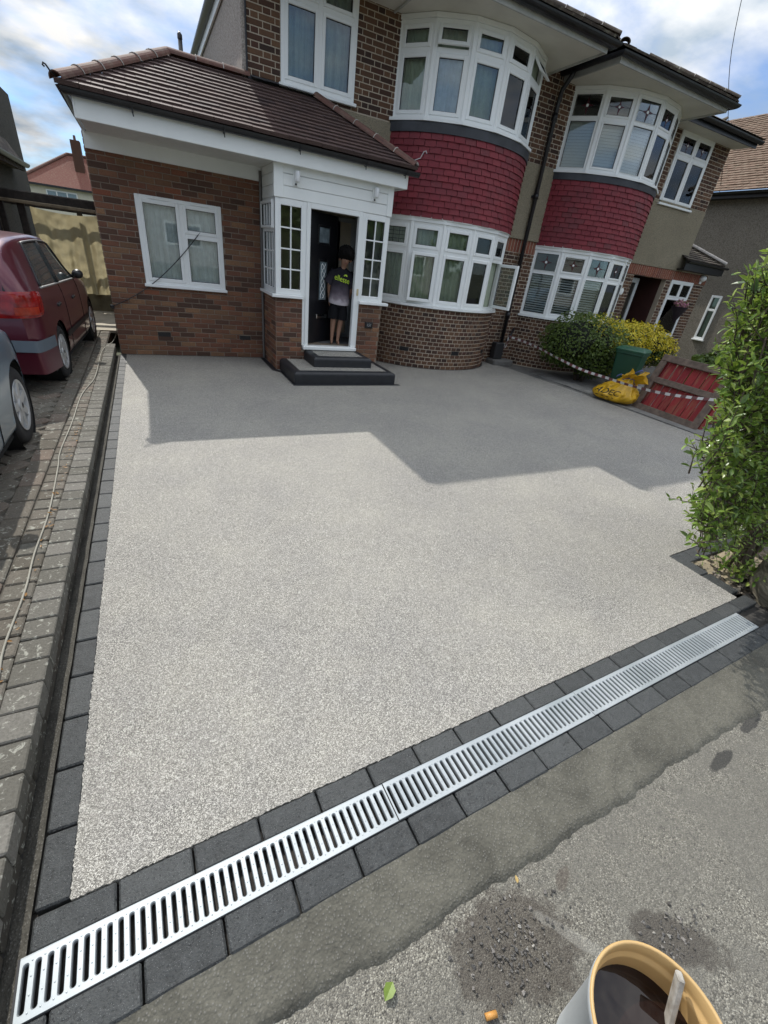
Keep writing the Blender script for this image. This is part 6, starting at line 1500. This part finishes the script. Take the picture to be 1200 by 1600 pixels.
for i in range(260):
    x = rs.uniform(3.40, 4.3); twig(Vector((x, 1.18+rs.gauss(0, .10), rs.uniform(.16, .62))), Vector((-.5+rs.gauss(0, .6), rs.gauss(-.3, .6), rs.gauss(.2, .4))), rs.uniform(.15, .3), .003, .05, i, free=True)
# low suckers by the stone and over the sand
for i in range(16): twig(Vector((3.42+rs.uniform(-.1, .12), .98+rs.uniform(-.06, .12), .0)), Vector((rs.uniform(-1, .3), rs.gauss(-.1, .5), .55)), rs.uniform(.10, .26), .003, .055, i, free=True)
for i in range(8): twig(Vector((3.52, .90, .08)), Vector((rs.uniform(-.6, .4), rs.gauss(-.3, .4), .7)), rs.uniform(.10, .22), .003, .06, i, free=True)
tw.build('twigs', bark, parent=hedge, smooth=True, fixn=False, kind='stuff')
def leaf_frame(d, nn):
    y = nn.cross(d).normalized(); z = d.cross(y); return Matrix((d, y, z)).transposed()
def inview(p):
    v = RM.transposed() @ (p-EYE)
    return v.z < 0 and abs(v.x/-v.z) < .90 and abs(v.y/-v.z) < 1.2
leaves.sort(key=lambda q: ((q[0]-EYE).length-q[3]*12) if inview(q[0]) else 99)
lm = bpy.data.meshes.new('leaf'); lm.from_pydata([tuple(p) for p in LEAF_V], [], LEAF_F); lm.materials.append(M_privet); lm.update()
rest = MB()
for i, (p, d, nn, s) in enumerate(leaves):
    Mx = leaf_frame(d, nn)
    if i < 300:
        o = bpy.data.objects.new('leaf', lm); COL.objects.link(o); o.parent = hedge; o.location = p-ORG[hedge.name]; o.rotation_euler = Mx.to_euler(); o.scale = (s, s, s)
    else: rest.add([p+Mx @ (q*s) for q in LEAF_V], LEAF_F)
rest.build('leaf', M_privet, parent=hedge, kind='stuff', fixn=False)
# rock
def rockm():
    n = NT('layered_rock'); p = n.coord('Object'); mp = n.n('ShaderNodeMapping', Rotation=(.5, .35, .3), Scale=(3, 3, 22)); n.l(p, mp.inputs[0]); k = n.noise(mp.outputs[0], 2.6, 7, .65, dist=1.2); k2 = n.noise(p, 30, 5)
    n.col(n.mix(n.math('MULTIPLY', k2, .4), n.ramp(k, [(.3, (.06, .05, .038)), (.48, (.17, .145, .10)), (.6, (.27, .235, .17)), (.75, (.14, .115, .08))]), (.1, .1, .07))).set(Roughness=.85); n.bump(k, .9, .02); return n.m
bm = bmesh.new(); bmesh.ops.create_icosphere(bm, subdivisions=4, radius=1)
for v in bm.verts:
    d = v.co.normalized(); k = 1+.22*noise.noise(d*1.7+Vector((4, 1, 2)))+.08*noise.noise(d*5); lay = round((d.z*.5+d.x*.3)*9)/9
    v.co = Vector((d.x*.24*k, d.y*.17*k+.01*lay, max(-.25, d.z*.17*k)+.012*noise.noise(Vector((0, 0, lay*40)))))
me = bpy.data.meshes.new('rock'); bm.to_mesh(me); bm.free(); me.materials.append(rockm()); o = bpy.data.objects.new('rock', me); COL.objects.link(o); o.location = (3.50, .79, .05); o.rotation_euler = (.1, -.2, .5); autosmooth(o, 35)
tag(o, 'layered brown rock at the end of the drain beside the planting bed', 'rock')
# bucket with dark liquid and a stirring stick
bc = Vector((.758, -.105, -.058))
t = thing('bucket', 'white plastic bucket with a tan inside half full of dark liquid', 'bucket', tuple(bc))
M_bw = plain('dusty_white_bucket', (.60, .64, .66), .45, var=.06, scale=8); M_bt = plain('tan_bucket_inside', (.50, .33, .14), .5, var=.08, scale=8)
R = .143; mb = MB(); mb.lathe([(.0, 0), (.112, 0), (.115, .01), (R-.008, .33), (R, .335), (R, .352)], tuple(bc), 56); mb.build('wall', M_bw, parent=t, smooth=True)
mb = MB(); mb.lathe([(R, .352), (R-.001, .357), (R-.005, .358), (R-.008, .354), (R-.010, .325), (R-.010, .315), (R-.016, .312), (R-.016, .30), (R-.022, .20), (.112, .02), (0, .02)], tuple(bc), 56); mb.build('rim', M_bt, parent=t, smooth=True)
n = NT('dark_liquid'); n.col((.010, .004, .003)).set(Roughness=.03, IOR=1.45); n.bump(n.noise(n.pos(), 9, 2), .12, .02)
mb = MB(); mb.lathe([(R-.0185, .262), (0.0005, .262)], tuple(bc), 56); mb.build('liquid', n.m, parent=t, fixn=False)
mb = MB(); mb.lathe([(0, 0), (.011, 0), (.011, .012), (0, .013)], n=12, T=lambda x, y, z: bc+Vector((-.128-z, .045+x, .30+y))); mb.build('handle_lug', plain('rusty_lug', (.16, .05, .03), .7), parent=t)
n = NT('mortar_caked_wood'); p = n.pos(); k = n.noise(p, 40, 5); n.col(n.ramp(k, [(.3, (.22, .20, .17)), (.7, (.42, .40, .36))])).set(Roughness=.9); n.bump(k, .6, .006); M_stick = n.m
d = (Vector((.872, -.066, .305))-Vector((.775, -.19, .0))).normalized(); a = Vector((.775, -.19, .0)); sd = d.cross(Vector((.6, -.5, .3))).normalized(); up = sd.cross(d)
mb = MB(); mb.bbox(0, .345, -.0135, .0135, -.007, .007, .003, P=lambda x, y, z: a+d*x+sd*y+up*z); mb.build('stirring_stick', M_stick, label='grey caked wooden stick standing in the bucket', cat='stick')
# leaf, tube end and other litter on the pavement
mb = MB(); Mx = leaf_frame(Vector((-.75, -.5, .12)).normalized(), Vector((.1, .1, 1)).normalized()); mb.add([Vector((.352, .240, -.048))+Mx @ (Vector((q.x*1.0, q.y*1.9, q.z*2))*.042) for q in LEAF_V], LEAF_F); mb.build('fallen_leaf', leafmat('fallen_green_leaf', (.14, .22, .03), (.2, .28, .05)), label='fallen curled green leaf on the edge of the concrete apron', cat='leaf', fixn=False)
mb = MB(); mb.tube([(.545, .085, -.05), (.575, .078, -.049)], .0075, 12); mb.build('plastic_plug', plain('orange_plug', (.52, .25, .06), .5), label='small orange plastic plug lying on the pavement', cat='plug', smooth=True)
mb = MB(); Mx = leaf_frame(Vector((.3, .9, .1)).normalized(), Vector((0, .1, 1)).normalized()); mb.add([Vector((.815, .272, -.05))+Mx @ (Vector((q.x, q.y*1.2, q.z))*.022) for q in LEAF_V], LEAF_F); mb.build('fallen_leaf', leafmat('dry_leaf', (.45, .30, .10), (.5, .36, .14)), label='tiny dry tan leaf where the apron meets the broken asphalt', cat='leaf', fixn=False)
mb = MB(); rs = random.Random(5)
for i in range(420):
    if i < 300: x, y = rs.gauss(.70, .085), rs.gauss(.17, .06)
    else: x, y = rs.gauss(1.19, .07), rs.gauss(-.03, .03)
    if y > .27: continue
    r = .0025+.005*rs.random()**2.; pts = [Vector((rs.gauss(0, 1), rs.gauss(0, 1), rs.gauss(0, .8))).normalized()*r*rs.uniform(.7, 1.2) for _ in range(8)]
    bm = bmesh.new()
    for q in pts: bm.verts.new(q+Vector((x, y, -.059+.25*r)))
    bmesh.ops.convex_hull(bm, input=bm.verts); bm.verts.index_update(); mb.add([q.co.copy() for q in bm.verts], [tuple(w.index for w in f.verts) for f in bm.faces]); bm.free()
mb.build('loose_gravel', blockmat('exposed_gravel', [(0, (.07, .065, .06)), (.5, (.13, .12, .11)), (.9, (.22, .2, .18)), (1, (.4, .38, .34))], False), label='loose exposed gravel in the worn patches of the pavement', cat='gravel', kind='stuff')
mb = MB(); rs = random.Random(9)
for i in range(60):
    y = rs.uniform(1.2, 4.4); x = -.665+rs.gauss(0, .012); Mx = leaf_frame(Vector((rs.gauss(0, 1), rs.gauss(0, 1), .1)).normalized(), Vector((rs.gauss(0, .3), rs.gauss(0, .3), 1)).normalized()); s = rs.uniform(.01, .03)
    mb.add([Vector((x, y, .127))+Mx @ (q*s) for q in LEAF_V], LEAF_F)
mb.build('leaf_debris', leafmat('rusty_debris', (.22, .10, .03), (.32, .17, .05)), label='rusty brown leaf litter caught beside the coping', cat='leaf litter', kind='stuff', fixn=False)
# across the street (it is what the windows mirror)
HO = thing('opposite_house', 'pale rendered house across the street mirrored in the extension window', 'house', (-2, -17, 0))
mb = MB(); slab(mb, 11, -.15, 5.0, [], facing(5, -20, pi), .2); mb.build('wall', plain('grey_render', (.42, .40, .36), .9), parent=HO)
mb = MB(); mb.add([(-6.6, -19.6, 4.9), (5.6, -19.6, 4.9), (3, -23.5, 7.6), (-4, -23.5, 7.6)], [(0, 1, 2, 3)]); mb.build('roof', tile_moss, parent=HO)
for x0, z0 in ((3.5, 3.2), (-.5, 3.2), (3.5, .9), (-.5, .9)):
    P = facing(x0, -20, pi); mb = MB(); frame_ring(mb, P, 0, 2.2, z0, z0+1.3, .12, -.1, .06, .01); bar(mb, P, 1.04, 1.16, z0+.12, z0+1.18, -.1, .055); w = mb.build('window', upvc, parent=HO); pane(P, .1, 2.1, z0+.1, z0+1.2, .02, w, glass_dark)
for (x, y, z, R_, lb) in ((8.5, -17, 3.0, 2.2, 'round street tree across the road beside the pale house'), (-9.5, -18, 2.9, 2.2, 'street tree across the road past the far end of the pale house'), (15, -18, 3.0, 2.5, 'wide street tree across the road opposite the adjoining house')):
    t = thing('street_tree', lb, 'tree', (x, y, -.15)); mb = MB(); mb.tube([(x, y, -.15), (x+.1, y, 1.4), (x, y+.1, 3.2)], [.2, .15, .08], 8); mb.build('trunk', bark, parent=t, smooth=True)
    leaf_ball('crown', (x, y, z), R_, 2600, .38, [L_mid, L_dark], t, int(x+40), .35, (1, 1, .85), .35)
# ================================================================= the child in the doorway
PX, PY, PZ = 2.56, 6.93, .372
kid = thing('person', 'barefoot child with dark curly hair, head bowed, in a dark lettered tee and black shorts', 'person', (PX, PY, PZ), rot=(0, radians(3.5), radians(-14)))
skin = plain('skin', (.30, .165, .11), .5, var=.08, scale=10)
def skin_body():
    J = {'pel': (0, .01, .655, .088, .07), 'spi': (0, .0, .80, .085, .062), 'che': (.005, -.005, .95, .105, .065), 'nk0': (.005, .0, 1.055, .042, .042), 'nk1': (.01, -.025, 1.10, .04, .042), 'hd0': (.015, -.06, 1.145, .058, .066), 'hd1': (.02, -.075, 1.205, .074, .082), 'hd2': (.02, -.065, 1.26, .055, .06)}
    E = [('pel', 'spi'), ('spi', 'che'), ('che', 'nk0'), ('nk0', 'nk1'), ('nk1', 'hd0'), ('hd0', 'hd1'), ('hd1', 'hd2')]
    for s, n in ((1, 'r'), (-1, 'l')):
        J.update({'hip'+n: (s*.062, .01, .61, .066, .066), 'kn'+n: (s*.058, -.012, .335, .043, .045), 'ca'+n: (s*.054, .018, .25, .041, .043), 'an'+n: (s*.048, .015, .065, .024, .026), 'he'+n: (s*.048, .012, .028, .027, .027), 'ba'+n: (s*.054, -.075, .022, .030, .018), 'to'+n: (s*.056, -.112, .016, .024, .012),
                  'sh'+n: (s*.125, .0, 1.0, .045, .045), 'el'+n: (s*.172, .035, .80, .031, .031), 'wr'+n: (s*.145, .075, .63, .022, .020), 'pa'+n: (s*.128, .092, .575, .028, .014)})
        E += [('pel', 'hip'+n), ('hip'+n, 'kn'+n), ('kn'+n, 'ca'+n), ('ca'+n, 'an'+n), ('an'+n, 'he'+n), ('he'+n, 'ba'+n), ('ba'+n, 'to'+n), ('che', 'sh'+n), ('sh'+n, 'el'+n), ('el'+n, 'wr'+n), ('wr'+n, 'pa'+n)]
        for k in range(4):
            f = (k-1.5)*.011; L = (.036, .042, .040, .032)[k]; b = (s*(.126)+f*.3, .092+f, .548); J['f%s%d' % (n, k)] = (b[0], b[1], b[2]-L*.5, .0075, .0075); J['g%s%d' % (n, k)] = (b[0]-s*.012, b[1], b[2]-L, .006, .006); E += [('pa'+n, 'f%s%d' % (n, k)), ('f%s%d' % (n, k), 'g%s%d' % (n, k))]
        J['th'+n] = (s*.112, .066, .565, .009, .009); J['tt'+n] = (s*.106, .056, .54, .007, .007); E += [('pa'+n, 'th'+n), ('th'+n, 'tt'+n)]
    ks = list(J); me = bpy.data.meshes.new('body'); me.from_pydata([J[k][:3] for k in ks], [(ks.index(a), ks.index(b)) for a, b in E], []); o = bpy.data.objects.new('body', me); link(o, kid)
    md = o.modifiers.new('Skin', 'SKIN'); 
    for i, k in enumerate(ks): me.skin_vertices[0].data[i].radius = J[k][3:]; me.skin_vertices[0].data[i].use_root = (k == 'pel')
    md.use_smooth_shade = True; sb = o.modifiers.new('Sub', 'SUBSURF'); sb.levels = 2; sb.render_levels = 2
    bpy.context.view_layer.update(); dg = bpy.context.evaluated_depsgraph_get(); m2 = bpy.data.meshes.new_from_object(o.evaluated_get(dg)); o.modifiers.clear(); o.data = m2; m2.materials.clear(); m2.materials.append(skin)
    m2.polygons.foreach_set('use_smooth', [True]*len(m2.polygons)); return o
skin_body()
def ring(c, rx, ry, n=24, tilt=0.): return [Vector((c[0]+rx*cos(2*pi*k/n), c[1]+ry*sin(2*pi*k/n), c[2]+tilt*sin(2*pi*k/n))) for k in range(n)]
def tee():
    n = NT('tee_dark_to_pale'); sep = n.n('ShaderNodeSeparateXYZ'); n.l(n.coord('Object'), sep.inputs[0]); k = n.noise(n.coord('Object'), 16, 4); h = n.math('ADD', sep.outputs['Z'], n.math('MULTIPLY', n.math('SUBTRACT', k, .5), .10))
    n.col(n.ramp(h, [(.0, (.3, .28, .3)), (.615, (.42, .38, .40)), (.655, (.20, .17, .19)), (.74, (.085, .07, .085)), (.86, (.03, .026, .034)), (1., (.012, .012, .016))])).set(Roughness=.85, Specular_IOR_Level=.15); n.bump(n.noise(n.coord('Object'), 9, 3), .5, .02); return n.m
mb = MB(); fold = lambda r: [p+Vector((0, -.006*sin(k*1.9), 0)) for k, p in enumerate(r)]
loft(mb, [ring((0, .0, .585), .158, .112, tilt=.018), fold(ring((0, .0, .64), .162, .112)), fold(ring((0, .0, .74), .146, .10)), fold(ring((0, 0, .85), .140, .092)), ring((.003, 0, .95), .148, .088), ring((.004, 0, 1.02), .140, .075), ring((.006, .003, 1.055), .075, .058), ring((.006, .0, 1.075), .05, .052)], False)
for s in (1, -1):
    A, B = Vector((s*.10, .0, 1.015)), Vector((s*.195, .02, .84)); d = (B-A).normalized(); sd = d.cross(Vector((0, 1, 0))).normalized(); up = sd.cross(d); rg = []
    for f, r in ((0, .062), (.35, .064), (.7, .066), (1, .070)):
        c = A.lerp(B, f); rg.append([c+sd*(r*cos(2*pi*k/16))+up*(r*sin(2*pi*k/16)) for k in range(16)])
    loft(mb, rg, False)
M_tee = tee(); o = mb.build('tee_shirt', M_tee, parent=kid, smooth=True)
mb = MB(); loft(mb, [ring((0, .01, .68), .112, .085), ring((0, .01, .58), .125, .095), ring((0, .01, .53), .128, .095)], False)
for s in (1, -1): loft(mb, [ring((s*.060, .01, .57), .066, .09), ring((s*.068, .0, .46), .078, .088), ring((s*.070, -.005, .36), .082, .086)], False)
mb.build('shorts', clothmat('black_shorts', (.012, .012, .014)), parent=kid, smooth=True)
# curly hair over a bowed head
mb = MB(); rs = random.Random(2); hc = Vector((.02, -.065, 1.225))
bm = bmesh.new(); bmesh.ops.create_icosphere(bm, subdivisions=4, radius=1)
vs = []
for v in bm.verts:
    d = v.co.normalized(); k = 1+.10*noise.noise(d*6)+.05*noise.noise(d*13); cut = max(0, -d.z*.95-d.y*.5-.5); k -= .35*min(1, cut*1.4); vs.append(hc+Vector((d.x*.108*k, d.y*.125*k-.012, d.z*.108*k+.018)))
mb.add(vs, [tuple(w.index for w in f.verts) for f in bm.faces]); bm.free()
for i in range(150):
    d = Vector((rs.gauss(0, 1), rs.gauss(0, 1), rs.gauss(.4, 1))).normalized()
    if -d.z*.95-d.y*.5 > .55: continue
    c = hc+Vector((d.x*.108, d.y*.124-.012, d.z*.108+.018)); a = d.cross(Vector((0, 0, 1))).normalized() if abs(d.z) < .95 else Vector((1, 0, 0)); b = d.cross(a); mb.tube([c+a*(.013*cos(t*1.3))+b*(.013*sin(t*1.3))+d*(.0025*t) for t in range(7)], .005, 5)
hair = NT('black_hair'); hair.col((.004, .0032, .003)).set(Roughness=.8, Specular_IOR_Level=.15); mb.build('hair', hair.m, parent=kid, smooth=True)
fc = Vector((.018, -.135, 1.165))
mb = MB(); mb.add(*ico((fc.x, fc.y-.012, fc.z-.006), .013, 1.2)); mb.build('nose', skin, parent=kid, smooth=True)
for s in (1, -1):
    mb = MB(); mb.add(*ico((fc.x+s*.028, fc.y+.006, fc.z+.018), .010, .6)); mb.build('eye', plain('eye', (.05, .04, .035), .2), parent=kid, smooth=True)
    mb = MB(); mb.add(*ico((.018+s*.078, -.065, 1.175), .018, 1.4)); mb.build('ear', skin, parent=kid, smooth=True)
mb = MB(); mb.tube([(fc.x-.018, fc.y+.008, fc.z-.034), (fc.x, fc.y+.0, fc.z-.036), (fc.x+.018, fc.y+.008, fc.z-.034)], .005, 6); mb.build('mouth', plain('lips', (.22, .08, .07), .5), parent=kid, smooth=True)
# lettering on the chest
M_neon = plain('neon_print', (.50, .72, .04), .6, var=.03)
me = text_mesh('ellesse', .105, 'print', M_neon, .0006)
bm = bmesh.new(); bm.from_mesh(me); bmesh.ops.triangulate(bm, faces=bm.faces)
def chest(x, z): return Vector((x, -sqrt(max(0, 1-(x/.150)**2))*.093-.004, z))
for v in bm.verts: v.co = chest(v.co.x*.82, .918+v.co.y-.12*v.co.x)-Vector((0, v.co.z+.004, 0))
bm.to_mesh(me); bm.free(); me.update(); o = bpy.data.objects.new('chest_print', me); link(o, kid)
mb = MB()
for k in range(5):
    a0 = pi*(k+.08)/5; a1 = pi*(k+.92)/5; pts = [(.028*cos(a)*q+.045, .962+.028*sin(a)*q) for q, aa in ((.35, (a0, a1)), (1, (a1, a0))) for a in aa]
    mb.add([chest(x, z)-Vector((0, .003, 0)) for x, z in pts], [(0, 1, 2, 3)])
mb.build('chest_emblem', M_neon, parent=kid, fixn=False)
